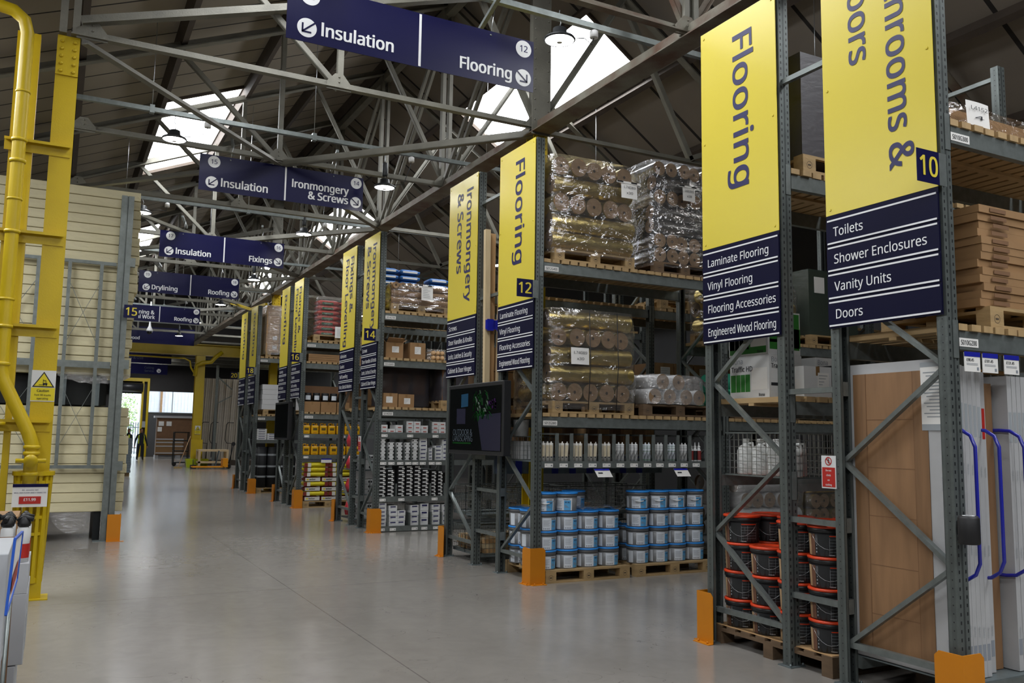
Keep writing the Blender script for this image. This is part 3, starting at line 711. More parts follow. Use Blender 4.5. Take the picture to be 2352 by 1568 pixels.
# ------------------------------------------------------------------ hanging signs
def arrow_disc(xc, zc, r, y, right, parent):
    m = MB(); m.lathe([(0.0, -0.002), (r, -0.002), (r, 0)], (xc, y, zc), 36, 'y', capb=False, capt=False, smooth=False); m.build('arrow_disc', 'white_ink', parent)
    a = MB(); sg = 1 if right else -1; t = r*0.17; yy = y-0.004
    def st(p, q):
        p, q = Vector((xc+p[0]*sg*r, yy, zc+p[1]*r)), Vector((xc+q[0]*sg*r, yy, zc+q[1]*r)); a.bar(p, q, t, 0.002, (0, 1, 0))
    st((-0.78, 0.62), (0.42, -0.42)); st((0.45, -0.5), (0.45, 0.45)); st((0.5, -0.45), (-0.45, -0.45))
    a.build('arrow', 'sign_navy', parent)
def num_disc(xc, zc, r, y, s, parent):
    MB().lathe([(0.0, -0.002), (r, -0.002), (r, 0)], (xc, y, zc), 36, 'y', capb=False, capt=False, smooth=False).build('number_disc', 'white_ink', parent)
    text(s, (xc, y-0.002, zc-r*0.36), (1, 0, 0), (0, 0, 1), r*0.75, 'ink_navy', parent, align='CENTER', bold=0.01, lift=0.001)
def hang_sign(x0, x1, z0, z1, y, ln, rn, lt_, rt, label, lift=0.22, W_=2.46):
    k_ = W_/(x1-x0); x0, x1, y = x0*k_, x1*k_, y*k_; z0, z1 = 1.65+(z0-1.65)*k_, 1.65+(z1-1.65)*k_
    s = empty('hanging_sign', ((x0+x1)/2, y, z1)); tag(s, label, 'hanging sign', 'aisle direction signs')
    MB().box(x0, x1, y, y+0.008, z0, z1).build('panel', 'sign_navy', s)
    w, h = x1-x0, z1-z0; xm = x0+w*0.505
    MB().box(xm-0.012, xm+0.012, y-0.002, y, z0+0.01, z1-0.01).build('divider', 'white_ink', s)
    r = 0.087; yy = y
    if ln: num_disc(x0+0.20, z1-0.10, r, yy, ln, s)
    if rn: num_disc(x1-0.115, z1-0.10, r, yy, rn, s)
    arrow_disc(x0+0.18, z0+0.13, r, yy, False, s); arrow_disc(x1-0.115, z0+0.13, r, yy, True, s)
    L1 = lt_.split('\n'); R1 = rt.split('\n')
    for i, t_ in enumerate(reversed(L1)): text(t_, (x0+0.30, yy, z0+0.085+i*0.15), (1, 0, 0), (0, 0, 1), 0.116, 'white_ink', s, bold=0.022, align='LEFT', maxw=0.88)
    for i, t_ in enumerate(reversed(R1)): text(t_, (x1-0.235, yy, z0+0.085+i*0.15), (1, 0, 0), (0, 0, 1), 0.116, 'white_ink', s, bold=0.022, align='RIGHT', maxw=0.88)
    for hx in (x0+0.45, x1-0.46):
        MB().tube([(hx-0.02, y+0.004, z1-0.04), (hx, y+0.004, z1+lift*0.5), (hx+0.02, y+0.004, z1+lift)], 0.004, 5).build('hanging_wire', 'wire', s)
        MB().lathe([(0.012, 0), (0.008, -0.006)], (hx-0.02, y, z1-0.04), 8, 'y').build('eyelet', 'galv', s)
        MB().bar((hx-0.1, y-0.45, z1+lift), (hx+0.12, y+0.65, z1+lift+0.03), 0.04, 0.04).build('strut_arm', 'galv', s)
    return s
hang_sign(1.78, 4.57, 5.53, 6.13, 8.3, '13', '12', 'Insulation', 'Flooring', 'nearest navy hanging sign, Insulation left and Flooring 12 right')
hang_sign(1.85, 4.64, 5.61, 6.22, 14.7, '15', '14', 'Insulation', 'Ironmongery\n& Screws', 'navy hanging sign reading Insulation 15 and Ironmongery & Screws 14')
hang_sign(1.83, 4.58, 5.53, 6.13, 20.5, '17', '16', 'Insulation', 'Fixings', 'navy hanging sign reading Insulation 17 and Fixings 16')
hang_sign(1.87, 4.62, 5.58, 6.20, 26.4, '19', '18', 'Drylining', 'Roofing', 'navy hanging sign reading Drylining 19 and Roofing 18')
hang_sign(1.72, 4.52, 5.58, 6.16, 33.5, '21', '20', 'Drylining &\nMetal Work', 'Roofing', 'dim navy hanging sign reading Drylining & Metal Work and Roofing 20')
s = empty('hanging_sign', (3.2, 39.5, 5.4)); tag(s, 'far plain blue hanging board ending in ood, over the yellow beam', 'hanging sign', 'aisle direction signs')
MB().box(1.5, 5.15, 39.5, 39.51, 5.35, 6.05).build('panel', 'sign_navy', s); text('Timber & Plywood', (2.98, 39.5, 5.5), (1, 0, 0), (0, 0, 1), 0.13, 'white_ink', s, align='RIGHT', bold=0.02)
s = empty('hanging_sign', (3.6, 46, 4.9)); tag(s, 'unlit navy sign below the yellow beam reading OSB', 'hanging sign', 'aisle direction signs')
MB().box(2.4, 5.0, 46.2, 46.21, 5.0, 5.45).build('panel', 'sign_navy', s); [MB().tube([(x, 46.2, 5.45), (x, 46.2, 6.25)], 0.006, 5).build('hanging_wire', 'wire', s) for x in (2.8, 4.6)]; text('Ply & OSB', (3.7, 46.2, 5.18), (1, 0, 0), (0, 0, 1), 0.12, 'tv_text', s, align='RIGHT')
s = empty('hanging_sign', (4.0, 50, 4.7)); tag(s, 'small dark sign with a pale arrow reading Cutting Service', 'hanging sign', 'aisle direction signs')
MB().box(3.0, 5.35, 51, 51.01, 4.75, 5.3).build('panel', 'sign_navy', s); [MB().tube([(x, 51, 5.3), (x, 51, 6.25)], 0.006, 5).build('hanging_wire', 'wire', s) for x in (3.3, 5.0)]; text('Cutting', (4.65, 51, 5.05), (1, 0, 0), (0, 0, 1), 0.11, 'tv_text', s, align='RIGHT'); text('Service', (4.65, 51, 4.87), (1, 0, 0), (0, 0, 1), 0.11, 'tv_text', s, align='RIGHT')
arrow_disc(4.9, 4.95, 0.11, 51, True, s)
# hanging camera dome near sign 20
c = empty('camera_dome', (2.62, 31.0, 5.2), 'white hanging security camera dome below the Drylining & Metal Work sign', 'security camera')
MB().lathe([(0.0, -0.1), (0.07, -0.07), (0.09, 0.0)], (2.62, 31.0, 4.95), 16, capb=False).build('dome', 'tv_screen', c)
MB().lathe([(0.10, 0.0), (0.11, 0.03), (0.04, 0.18), (0.02, 0.35), (0.02, 1.0)], (2.62, 31.0, 4.95), 16).build('camera_body', 'white', c)
# far yellow portal
p = empty('yellow_portal', (6.05, 43.9, 0), 'far yellow steel portal, column and beam with a bent pipe', 'steel frame')
MB().box(5.85, 6.27, 43.75, 43.77, 0, 5.3).box(5.85, 6.27, 44.1, 44.12, 0, 5.3).box(6.04, 6.08, 43.77, 44.1, 0, 5.3).build('portal_column', 'yellow_paint', p)
MB().box(XL+0.2, XR-0.2, 43.72, 43.76, 5.32, 5.36).box(XL+0.2, XR-0.2, 43.92, 43.95, 5.36, 5.86).box(XL+0.2, XR-0.2, 43.74, 44.14, 5.82, 5.86).box(XL+0.2, XR-0.2, 43.74, 44.14, 5.32, 5.35).build('portal_beam', 'yellow_paint', p)
MB().tube([(XL+0.3, 43.6, 5.2), (5.3, 43.6, 5.12), (5.55, 43.6, 5.0), (5.6, 43.6, 4.7), (5.85, 43.6, 4.3)], 0.04, 8).build('thin_pipe', 'yellow_paint', p)
MB().tube([(7.0, 43.6, 5.5), (6.7, 43.55, 5.25), (6.5, 43.55, 5.0), (6.1, 43.55, 4.95), (5.85, 43.55, 4.8), (5.8, 43.55, 4.3)], 0.10, 10).build('bent_pipe', 'yellow_paint', p)
MB().box(5.8, 6.32, 43.6, 43.75, 0, 1.3).build('impact_guard', 'yellow_paint', p)
caution(5.95, 6.2, 1.55, 1.95, 43.7, 'small caution notice on the far yellow portal column')
b = empty('yellow_brace', (5.0, 28, 5.6), 'bright yellow sloping brace pipe above the farthest yellow banners', 'brace')
MB().bar((4.75, 29.6, 5.98), (5.0, 26.4, 5.32), 0.07, 0.07).bar((5.0, 26.4, 5.32), (5.2, 25.2, 5.34), 0.07, 0.07).build('brace_pipe', 'yellow_paint', b)
# ------------------------------------------------------------------ pallet racking
TOP = 5.21; PW, PD = 0.10, 0.075; BAY = 2.8
def post_mesh(sgn):
    """C-section post, perforated face outward at y=0, body towards +y*sgn"""
    f = MB(); f.box(0, PW, 0 if sgn > 0 else -0.004, 0.004 if sgn > 0 else 0, 0.008, TOP)
    f.m = 1
    for x in (0, PW-0.004): f.box(x, x+0.004, 0.004 if sgn > 0 else -PD, PD if sgn > 0 else -0.004, 0.008, TOP)
    for x in (0, PW-0.024): f.box(x, x+0.024, (PD-0.004)*sgn if sgn > 0 else -PD, PD if sgn > 0 else -(PD-0.004), 0.008, TOP)
    o = f.build('post', ['post_face', 'post_side']); me = o.data; bpy.data.objects.remove(o); return me
POSTM = {1: post_mesh(1), -1: post_mesh(-1)}
def frame(x, ya, yb, inner, label, group, top=TOP):
    """an upright frame from ya (near) to yb (far); inner = 'a' or 'b' says which post the bracing starts from"""
    r = empty('pallet_rack_upright', (x, (ya+yb)/2, 0)); tag(r, label, 'rack frame', group)
    for y, sg in ((ya, 1), (yb, -1)):
        o = bpy.data.objects.new('post', POSTM[sg]); COL.objects.link(o); o.parent = r; o.location = (0, y-(ya+yb)/2, 0)
        m = MB(); yc = y+sg*PD/2; m.box(x-0.025, x+PW+0.025, yc-0.065, yc+0.065, 0, 0.008)
        for bx in (x-0.012, x+PW+0.012): m.lathe([(0.009, 0.008), (0.009, 0.02), (0.004, 0.028)], (bx, yc-0.05, 0), 6)
        m.build('base_plate', 'galv_dull', r)
    xi = x+0.03; i0, i1 = (ya+PD*0.7, yb-PD*0.7) if inner == 'a' else (yb-PD*0.7, ya+PD*0.7)
    m = MB().box(xi, xi+0.04, min(i0, i1), max(i0, i1), 0.25, 0.29); m.build('horizontal_brace', 'galv', r)
    z = 0.27; a, b = i0, i1
    while z+0.62 < top:
        MB().bar((xi+0.02, a, z), (xi+0.02, b, z+0.62), 0.03, 0.042, (1, 0, 0)).build('diagonal_brace', 'galv', r); z += 0.62; a, b = b, a
    MB().box(xi, xi+0.04, min(i0, i1), max(i0, i1), top-0.12, top-0.08).build('horizontal_brace', 'galv', r)
    return r
RACKS = {  # near face, far face, inner post, description
    'CD': (3.49, 4.41, 'b', 'door stock rack'), 'AB': (4.86, 5.77, 'a', 'black bucket rack'),
    'EF': (8.75, 9.69, 'b', 'blue bucket rack'), 'GH': (10.33, 11.29, 'a', 'timber basket rack'),
    'IJ': (14.33, 15.19, 'b', 'small screw box rack'), 'KL': (15.65, 16.56, 'a', 'Floor Levelling rack'),
    'MN': (19.61, 20.47, 'b', 'yellow jerrycan rack'), 'OP': (20.92, 21.74, 'a', 'Roofing bannered rack'),
    'QR': (24.69, 25.6, 'b', 'black roll rack'), 'ST': (26.11, 27.05, 'a', 'farthest rack')}
NB = {'CD': 2, 'AB': 3, 'EF': 4, 'GH': 4, 'IJ': 3, 'KL': 3, 'MN': 2, 'OP': 2, 'QR': 2, 'ST': 2}
PLACE = ['end frame', 'second frame in', 'third frame in', 'fourth frame in', 'fifth frame in']
for k, (ya, yb, inner, dsc) in RACKS.items():
    for i in range(NB[k]+1):
        if k == 'CD' and i > 0: continue
        frame(X0+i*BAY, ya, yb, inner, 'galvanised perforated upright, %s of the %s' % (PLACE[i], dsc), 'rack uprights')
def spacers(k1, k2, zs):
    ya, yb = RACKS[k1][1], RACKS[k2][0]
    for j, z in enumerate(zs):
        r = empty('row_spacer', (X0+0.05, (ya+yb)/2, z)); tag(r, 'spacer bar joining the %s to the %s, %s up' % (RACKS[k1][3], RACKS[k2][3], ORD[j]), 'rack spacer', 'rack row spacers')
        MB().box(X0+0.03, X0+0.07, ya-0.03, yb+0.03, z, z+0.04).build('bar', 'galv', r)
        for y in (ya-0.04, yb+0.04): MB().box(X0+0.02, X0+0.08, y-0.035, y+0.035, z-0.03, z+0.07).build('end_bracket', 'galv', r)
spacers('CD', 'AB', (0.50, 1.05, 2.0, 4.45)); spacers('EF', 'GH', (0.42, 0.95, 3.45, 4.75)); spacers('IJ', 'KL', (0.5, 1.15, 2.3, 4.6)); spacers('MN', 'OP', (0.5, 1.1, 2.3, 4.6)); spacers('QR', 'ST', (0.5, 1.1, 4.6))
def beam(k, side, bay, z, h=0.12, loc_label=None, what=''):
    ya, yb = RACKS[k][0], RACKS[k][1]; x0 = X0+bay*BAY+PW; x1 = X0+(bay+1)*BAY
    y0 = ya+0.012 if side == 'near' else yb-0.062
    r = empty('shelf_beam', ((x0+x1)/2, y0, z-h))
    tag(r, 'galvanised %s beam %s of the %s, bay %s' % ({'near': 'front', 'far': 'back'}[side], what, RACKS[k][3], ('one', 'two', 'three', 'four')[bay]), 'shelf beam', 'racking beams')
    m = MB(); m.box(x0, x1, y0, y0+0.05, z-h, z-h*0.35).box(x0, x1, y0+(0.0 if side == 'far' else 0.008), y0+0.05-(0.008 if side == 'far' else 0), z-h*0.35, z); m.build('beam_rail', 'galv', r)
    yc = ya-0.006 if side == 'near' else yb+0.001
    for xe in (x0-0.055, x1):
        MB().box(xe, xe+0.055, yc, yc+0.005, z-h-0.06, z+0.06).box(xe+(0.05 if xe < x0 else 0), xe+(0.055 if xe < x0 else 0.005), yc, y0+0.05, z-h-0.06, z+0.06).build('end_connector', 'galv', r)
    if loc_label:
        MB().box(x0+0.02, x0+0.21, y0-0.003, y0, z-h*0.35-0.06, z-h*0.35-0.005).build('location_label', 'paper', r)
        text(loc_label, (x0+0.115, y0-0.003, z-h*0.35-0.048), (1, 0, 0), (0, 0, 1), 0.03, 'label_ink', r, align='CENTER', width=0.155, lift=0.001, bold=0.01)
    return r
def deck(k, bay, z, what, m='deck_wood', n=None):
    ya, yb = RACKS[k][0], RACKS[k][1]; x0 = X0+bay*BAY+PW+0.01; x1 = X0+(bay+1)*BAY-0.01
    mb = MB(); x = x0
    rnd = random.Random(hash((k, bay, int(z*100))) % 9999)
    while x+0.09 < x1:
        mb.box(x, x+0.092, ya-0.005+rnd.uniform(0, 0.02), yb+0.002, z+0.001, z+0.043); x += 0.125
    for y in (ya+0.1, (ya+yb)/2): mb.box(x0, x1, y, y+0.06, z-0.022, z)
    o = mb.build('timber_deck', m); tag(o, 'slatted timber deck %s of the %s, bay %s' % (what, RACKS[k][3], ('one', 'two', 'three', 'four')[bay]), 'shelf deck', 'slatted rack decks')
    return o
def shelf(k, bay, z, what, h=0.12, loc_label=None, dk=True, m='deck_wood'):
    beam(k, 'near', bay, z, h, loc_label, what); beam(k, 'far', bay, z, h, None, what)
    if dk: deck(k, bay, z, what, m)
LV = {'CD': [(2.36, 'S010G200'), (3.70, 'S010G300')], 'AB': [(1.95, None), (2.37, None), (3.74, None)], 'EF': [(1.89, 'S012G300'), (3.71, 'S012G400')],
      'GH': [(2.0, None), (3.55, None)], 'IJ': [(2.09, 'S014G500'), (2.95, 'S014G600'), (3.77, 'S014G700')], 'KL': [(2.1, None), (3.7, None)],
      'MN': [(2.10, 'S016G500'), (3.25, None), (3.73, 'S016G600')], 'OP': [(2.1, None), (3.7, None)], 'QR': [(2.12, 'S018G500'), (3.74, 'S018G600')], 'ST': [(2.1, None), (3.7, None)]}
for k in RACKS:
    nb = {'CD': 1, 'AB': 2, 'EF': 3, 'GH': 3, 'IJ': 2, 'KL': 1, 'MN': 1, 'OP': 1, 'QR': 1, 'ST': 1}[k]
    for b in range(nb):
        for j, (z, lb) in enumerate(LV[k]):
            if k == 'AB' and j == 0 and b == 0: shelf(k, b, z, 'at the low level', 0.10, None); continue
            if k == 'AB' and j == 1 and b > 0: continue
            if k == 'AB' and j == 1: continue
            if k == 'EF' and b > 0 and j == 1: z = 2.95
            shelf(k, b, z, 'at the %s stock level' % ORD[j], 0.12, lb if b == 0 else None, m='deck_wood' if k != 'MN' or j != 1 else 'deck_wood')
shelf('AB', 1, 2.37, 'at the raised carton level')
# orange corner guards
def guard(xc, yc, hand, label, corner=True):
    """hand: +1 wraps the near corner, -1 wraps the far corner"""
    g = empty('post_guard', (xc, yc, 0)); tag(g, label, 'post guard', 'orange post guards')
    t, w, h = 0.006, 0.19, 0.40
    def leaf(p0, dx, dy):
        m = MB(); n = 0; c = 0.03
        prof = [(0, 0), (w, 0), (w, h-c), (w-c, h), (0, h)]
        nx, ny = -dy, dx
        m.v = [(p0[0]+dx*a+nx*s_, p0[1]+dy*a+ny*s_, 0.005+b) for s_ in (0, t) for a, b in prof]
        m.face(range(5)); m.face([5+i for i in range(5)][::-1])
        for i in range(5): m.face((i, 5+i, 5+(i+1) % 5, (i+1) % 5))
        return m
    m = leaf((xc, yc), 0, hand*1.0); m.build('guard_leaf', 'orange_guard', g)
    m = leaf((xc, yc), 1, 0); m.build('guard_leaf', 'orange_guard', g)
    m = MB().box(xc-0.05, xc, min(yc, yc+hand*w), max(yc, yc+hand*w), 0, 0.006); y_ = yc-0.05 if hand > 0 else yc
    m.box(xc, xc+w, y_, y_+0.05, 0, 0.006)
    for a in (0.04, w-0.04): m.lathe([(0.009, 0.006), (0.008, 0.02), (0.003, 0.024)], (xc-0.025, yc+hand*a, 0), 6); m.lathe([(0.009, 0.006), (0.008, 0.02), (0.003, 0.024)], (xc+a, y_+0.025, 0), 6)
    m.build('foot_flange', 'orange_guard', g)
    return g
GX = X0-0.06
guard(GX, 3.43, 1, 'orange steel corner guard at the door stock rack, nearest of all')
guard(GX, 5.83, -1, 'orange steel guard behind the far foot of the black bucket rack')
guard(GX, 8.69, 1, 'orange steel corner guard in front of the blue bucket pallet')
guard(GX, 11.35, -1, 'orange steel guard at the far foot of the timber basket rack')
guard(GX, 14.27, 1, 'orange steel corner guard below the small screw boxes')
guard(GX, 16.62, -1, 'orange steel guard at the far foot of the Floor Levelling rack')
guard(GX, 19.55, 1, 'orange steel corner guard beside the stacked yellow mortar bags')
guard(GX, 21.80, -1, 'orange steel guard beyond the second screen')
guard(GX, 24.63, 1, 'orange steel corner guard beside the black rolls')
guard(GX, 27.11, -1, 'farthest orange steel guard under the number 20 plate')
# ------------------------------------------------------------------ banners
BX = X0-0.022
def banner(k, big, rows, tag_s, label, zbig=None, wide=None, shift=0.0):
    ya, yb = RACKS[k][0]+0.012, RACKS[k][1]-0.004
    b = empty('banner_sign', (BX, (ya+yb)/2, 2.45)); tag(b, label, 'banner sign', 'yellow and navy rack banners')
    XD, ZD = (0, -1, 0), (0, 0, 1)
    m = MB().box(BX, BX+0.006, ya, yb, 3.27, TOP); m.build('yellow_panel', 'sign_yellow', b)
    n = MB().box(BX+0.002, BX+0.008, ya, yb, 2.45, 3.27); n.build('navy_panel', 'banner_navy', b)
    for i in range(4):
        zt = 3.235-i*0.198
        q = MB(); q.m = 0; q.box(BX-0.004, BX+0.002, ya+0.002, yb-0.002, zt-0.178, zt); q.m = 1; q.box(BX-0.006, BX-0.004, ya+0.012, yb-0.012, zt-0.012, zt); q.box(BX-0.006, BX-0.004, ya+0.012, yb-0.012, zt-0.178, zt-0.166)
        q.build('name_slat', ['banner_navy', 'white_ink'], b)
        if rows: text(rows[i], (BX-0.004, yb-0.065, zt-0.125), XD, ZD, 0.066, 'white_ink', b, bold=0.006, maxw=0.78, lift=0.002)
    # rotated headline: reads downward, letter tops towards the camera
    nl = len(big)
    for i, s_ in enumerate(big):
        w_ = wide[i] if wide else None
        if nl == 1: base, cap, zs = 0.50, 0.225, 5.06
        else: base, cap, zs = (0.36, 0.67)[i], 0.185, (5.06, 5.05)[i]
        yb_ = RACKS[k][0]+base+shift
        text(s_, (BX, yb_, zbig or zs), (0, 0, -1), (0, -1, 0), cap, 'ink_navy', b, width=w_, bold=0.016, name='headline')
    m = MB()
    for y in (ya+0.04, yb-0.04):
        for z in (3.31, 4.2, TOP-0.05): m.lathe([(0.011, 0), (0.007, -0.006)], (BX, y, z), 8, 'x')
    m.build('rivet_heads', 'sign_yellow', b)
    if tag_s:
        ty = RACKS[k][0]-0.03 if k != 'ST' else RACKS[k][1]+0.03
        t = empty('number_plate', (4.72, ty, 3.26)); tag(t, 'small navy plate with yellow number %s jutting from its banner' % tag_s, 'number plate', 'rack number plates')
        MB().box(4.62, 4.83, ty, ty+0.004, 3.26, 3.47).build('plate', 'sign_navy', t); MB().box(4.83, 4.90, ty, ty+0.004, 3.26, 3.47).build('bracket', 'galv', t)
        text(tag_s, (4.725, ty, 3.305), (1, 0, 0), (0, 0, 1), 0.125, 'sign_yellow', t, align='CENTER', bold=0.015)
    return b
FL = ('Laminate Flooring', 'Vinyl Flooring', 'Flooring Accessories', 'Engineered Wood Flooring')
IM = ('Screws', 'Door Handles & Knobs', 'Locks, Latches & Security', 'Cabinet & Door Hinges')
banner('CD', ['Bathrooms &', 'Doors'], ('Toilets', 'Shower Enclosures', 'Vanity Units', 'Doors'), '10', 'big yellow banner reading Bathrooms & Doors, nearest the camera', wide=[1.57, 0.71])
banner('AB', ['Flooring'], FL, None, 'yellow Flooring banner on the black bucket rack end', wide=[1.30])
banner('EF', ['Flooring'], FL, '12', 'yellow Flooring banner beside the number 12 plate', wide=[1.28])
banner('GH', ['Ironmongery', '& Screws'], IM, None, 'yellow Ironmongery & Screws banner beside the Flooring 12 banner', wide=[1.57, 1.13])
banner('IJ', ['Ironmongery', '& Screws'], IM, '14', 'yellow Ironmongery & Screws banner beside the number 14 plate', wide=[1.57, 1.13])
banner('KL', ['Fixings &', 'Floor Levelling'], ('Adhesives', 'Sealers', 'Self Levelling', 'Nuts, Bolts & Washers'), None, 'yellow Fixings & Floor Levelling banner left of the number 14 one', wide=[1.08, 1.70])
banner('MN', ['Fixings &', 'Floor Levelling'], ('Adhesives', 'Sealers', 'Self Levelling', 'Nuts, Bolts & Washers'), '16', 'yellow Fixings & Floor Levelling banner beside the number 16 plate', wide=[1.08, 1.70])
banner('OP', ['Roofing'], ('Guttering', 'Membranes', 'Felt Battens', 'Lead'), None, 'yellow Roofing banner above the second wall screen', wide=[1.2])
banner('QR', ['Roofing'], ('Slates', 'Ridges', 'Flashings', 'Felt'), '18', 'yellow Roofing banner beside the number 18 plate', wide=[1.2])
banner('ST', ['Roofing'], ('Slates', 'Battens', 'Felt', 'Ridges'), '20', 'farthest yellow banner, beside the number 20 plate', wide=[1.2])
t = empty('number_plate', (0.94, 14.45, 3.38)); tag(t, 'navy plate with yellow number 15 on the insulation rack post', 'number plate', 'rack number plates')
MB().box(0.84, 1.05, 14.45, 14.454, 3.38, 3.58).build('plate', 'sign_navy', t); MB().box(0.84, 0.86, 14.454, 14.60, 3.42, 3.54).build('bracket', 'galv', t); text('15', (0.945, 14.45, 3.42), (1, 0, 0), (0, 0, 1), 0.12, 'sign_yellow', t, align='CENTER', bold=0.015)
# do-not-climb notices
def noclimb(y0, y1, z0, z1, x, label):
    g = empty('no_climbing_notice', (x, (y0+y1)/2, z0)); tag(g, label, 'safety notice', 'no climbing notices')
    MB().box(x, x+0.004, y0, y1, z0, z1).build('notice_board', 'white', g)
    h = z1-z0; yc = (y0+y1)/2
    MB().box(x-0.002, x, y0+0.008, y1-0.008, z0+0.01, z0+h*0.64).build('red_panel', 'red', g)
    m = MB(); r = h*0.13; zc = z0+h*0.83
    m.lathe([(r, -0.002), (r*0.78, -0.002)], (x, yc, zc), 24, 'x', capb=False, capt=False, smooth=False)
    m.bar((x-0.003, yc+r*0.6, zc+r*0.6), (x-0.003, yc-r*0.6, zc-r*0.6), 0.004, r*0.2, (1, 0, 0)); m.build('prohibition_ring', 'red', g)
    f = MB(); f.bar((x-0.001, yc, zc-r*0.5), (x-0.001, yc, zc+r*0.3), 0.002, r*0.3, (1, 0, 0)).bar((x-0.001, yc-r*0.4, zc+r*0.1), (x-0.001, yc+r*0.4, zc+r*0.3), 0.002, r*0.15, (1, 0, 0)); f.lathe([(0.0, -0.002), (r*0.16, -0.002)], (x, yc, zc+r*0.5), 10, 'x', capb=False, capt=False); f.build('climber_symbol', 'black', g)
    for i, s_ in enumerate(('Do not', 'climb', 'on', 'racking')): text(s_, (x-0.002, yc, z0+h*(0.52-0.145*i)), (0, -1, 0), (0, 0, 1), h*0.055, 'white_ink', g, align='CENTER', bold=0.01, lift=0.001)
noclimb(4.39, 4.52, 1.32, 1.55, X0-0.006, 'red and white Do not climb on racking notice, nearer one')
noclimb(15.1, 15.25, 1.35, 1.62, X0-0.006, 'far small Do not climb on racking notice, below the number 14 banner')
# wall screens on the rack ends
def screen(y0, y1, z0, z1, label, on):
    s = empty('display_screen', (4.78, (y0+y1)/2, z0)); tag(s, label, 'display screen', 'rack end screens')
    xs = 4.72
    MB().box(xs, xs+0.10, y0, y1, z0, z1).build('cabinet', 'dark_plastic', s, bevel=0.008)
    MB().box(xs-0.002, xs, y0+0.05, y1-0.05, z0+0.05, z1-0.05).build('glass_panel', 'tv_screen', s)
    m = MB(); [m.box(xs+0.10, X0, y, y+0.06, z1-0.2, z1-0.16) for y in (y0+0.3, y1-0.4)]; m.build('wall_bracket', 'black_steel', s)
    if on:
        xf = xs-0.004; U = lambda u, v: (xf, y1-0.05-(y1-y0-0.1)*u, z1-0.05-(z1-z0-0.1)*v)
        def poly(pts, mm, nm, dx=0):
            m = MB(); m.v = [(p[0]-dx, p[1], p[2]) for p in (U(*q) for q in pts)]; m.face(range(len(pts))); m.build(nm, mm, s)
        poly([(0.56, 0.45), (0.99, 0.42), (0.99, 0.99), (0.66, 0.99)], 'tv_pale', 'picture_area')
        rnd = random.Random(5)
        m = MB()
        for i in range(60):
            u, v = rnd.uniform(0.5, 0.78), rnd.uniform(0.04, 0.45); du = rnd.uniform(-0.06, 0.06); p, q = U(u, v), U(u+du, v+rnd.uniform(0.05, 0.12))
            m.bar((p[0]-0.001, p[1], p[2]), (q[0]-0.001, q[1], q[2]), 0.001, 0.012, (1, 0, 0))
        m.build('leaf_picture', 'tv_green', s)
        m = MB()
        for i in range(14):
            p = U(rnd.uniform(0.75, 0.9), rnd.uniform(0.22, 0.34)); m.lathe([(0.0, -0.002), (0.02, -0.002)], p, 8, 'x', capb=False, capt=False)
        m.build('flower_picture', 'tv_purple', s)
        poly([(0.24, 0.1), (0.38, 0.09), (0.38, 0.3), (0.24, 0.31)], 'tv_blue', 'pack_picture'); poly([(0.15, 0.33), (0.33, 0.33), (0.33, 0.58), (0.15, 0.58)], 'tv_pale', 'tub_picture')
        text('OUTDOOR &', U(0.08, 0.76), (0, -1, 0), (0, 0, 1), 0.075, 'tv_text', s, width=0.60); text('LANDSCAPING', U(0.08, 0.86), (0, -1, 0), (0, 0, 1), 0.075, 'tv_text', s, width=0.60)
        MB().box(xf-0.001, xf, U(0.45, 0)[1], U(0.08, 0)[1], z0+0.13, z0+0.15).build('green_rule', 'tv_green', s)
    return s
screen(9.2, 10.83, 1.42, 2.32, 'large black screen showing OUTDOOR & LANDSCAPING on the rack end', True)
screen(19.95, 21.3, 1.50, 2.38, 'smaller dark blank screen under the Roofing banner', False)
# tape dispenser head on the nearest post
t = empty('retractable_barrier_head', (4.83, 3.42, 1.05), 'black retractable barrier head clipped to the nearest rack post', 'barrier head')
MB().lathe([(0.055, 0), (0.06, 0.01), (0.06, 0.15), (0.05, 0.165), (0.0, 0.165)], (4.83, 3.36, 1.06), 24).build('cassette', 'black', t)
MB().box(4.86, 4.95, 3.37, 3.41, 1.09, 1.19).build('tape_end', 'dark_plastic', t); MB().box(4.90, 4.98, 3.41, 3.489, 1.10, 1.18).build('clamp', 'dark_plastic', t)
m = MB(); [m.lathe([(0.012, 0), (0.006, -0.012)], (4.93, 3.37, z), 10, 'y') for z in (1.11, 1.16)]; m.build('bolt_heads', 'galv', t)
MB().lathe([(0.02, 0.166), (0.035, 0.166)], (4.83, 3.36, 1.06), 20, capb=False, capt=False).build('top_ring', 'white_ink', t)
# ------------------------------------------------------------------ pallets
def pallet_proto(m, sx, sy, name='pallet'):
    r = empty(name, (0, 0, 0)); h = 0.144
    top = MB()
    n = max(5, int(sy/0.15))
    for i in range(n):
        y0 = -sy/2+(sy-0.10)*i/(n-1); top.box(-sx/2, sx/2, y0, y0+0.10, h-0.022, h)
    top.build('deck_board', m, r)
    for x in (-sx/2, -0.07, sx/2-0.14):
        MB().box(x, x+0.14, -sy/2, sy/2, h-0.044, h-0.022).build('stringer_board', m, r)
        for y in (-sy/2, -0.05, sy/2-0.10): MB().box(x, x+0.14, y, y+0.10, 0.022, h-0.044).build('block', m, r)
    b = MB()
    for y in (-sy/2, -0.05, sy/2-0.10): b.box(-sx/2, sx/2, y, y+0.10, 0, 0.022)
    b.build('base_board', m, r)
    s = MB()
    for x in (-sx/2+0.07, 0, sx/2-0.07): s.lathe([(0.030, -0.001), (0.027, -0.001)], (x, -sy/2, 0.062), 18, 'y', capb=False, capt=False, smooth=False); s.box(x-0.016, x+0.016, -sy/2-0.001, -sy/2, 0.056, 0.067)
    s.build('stamp', 'dark_timber', r)
    return r
PALL = {}
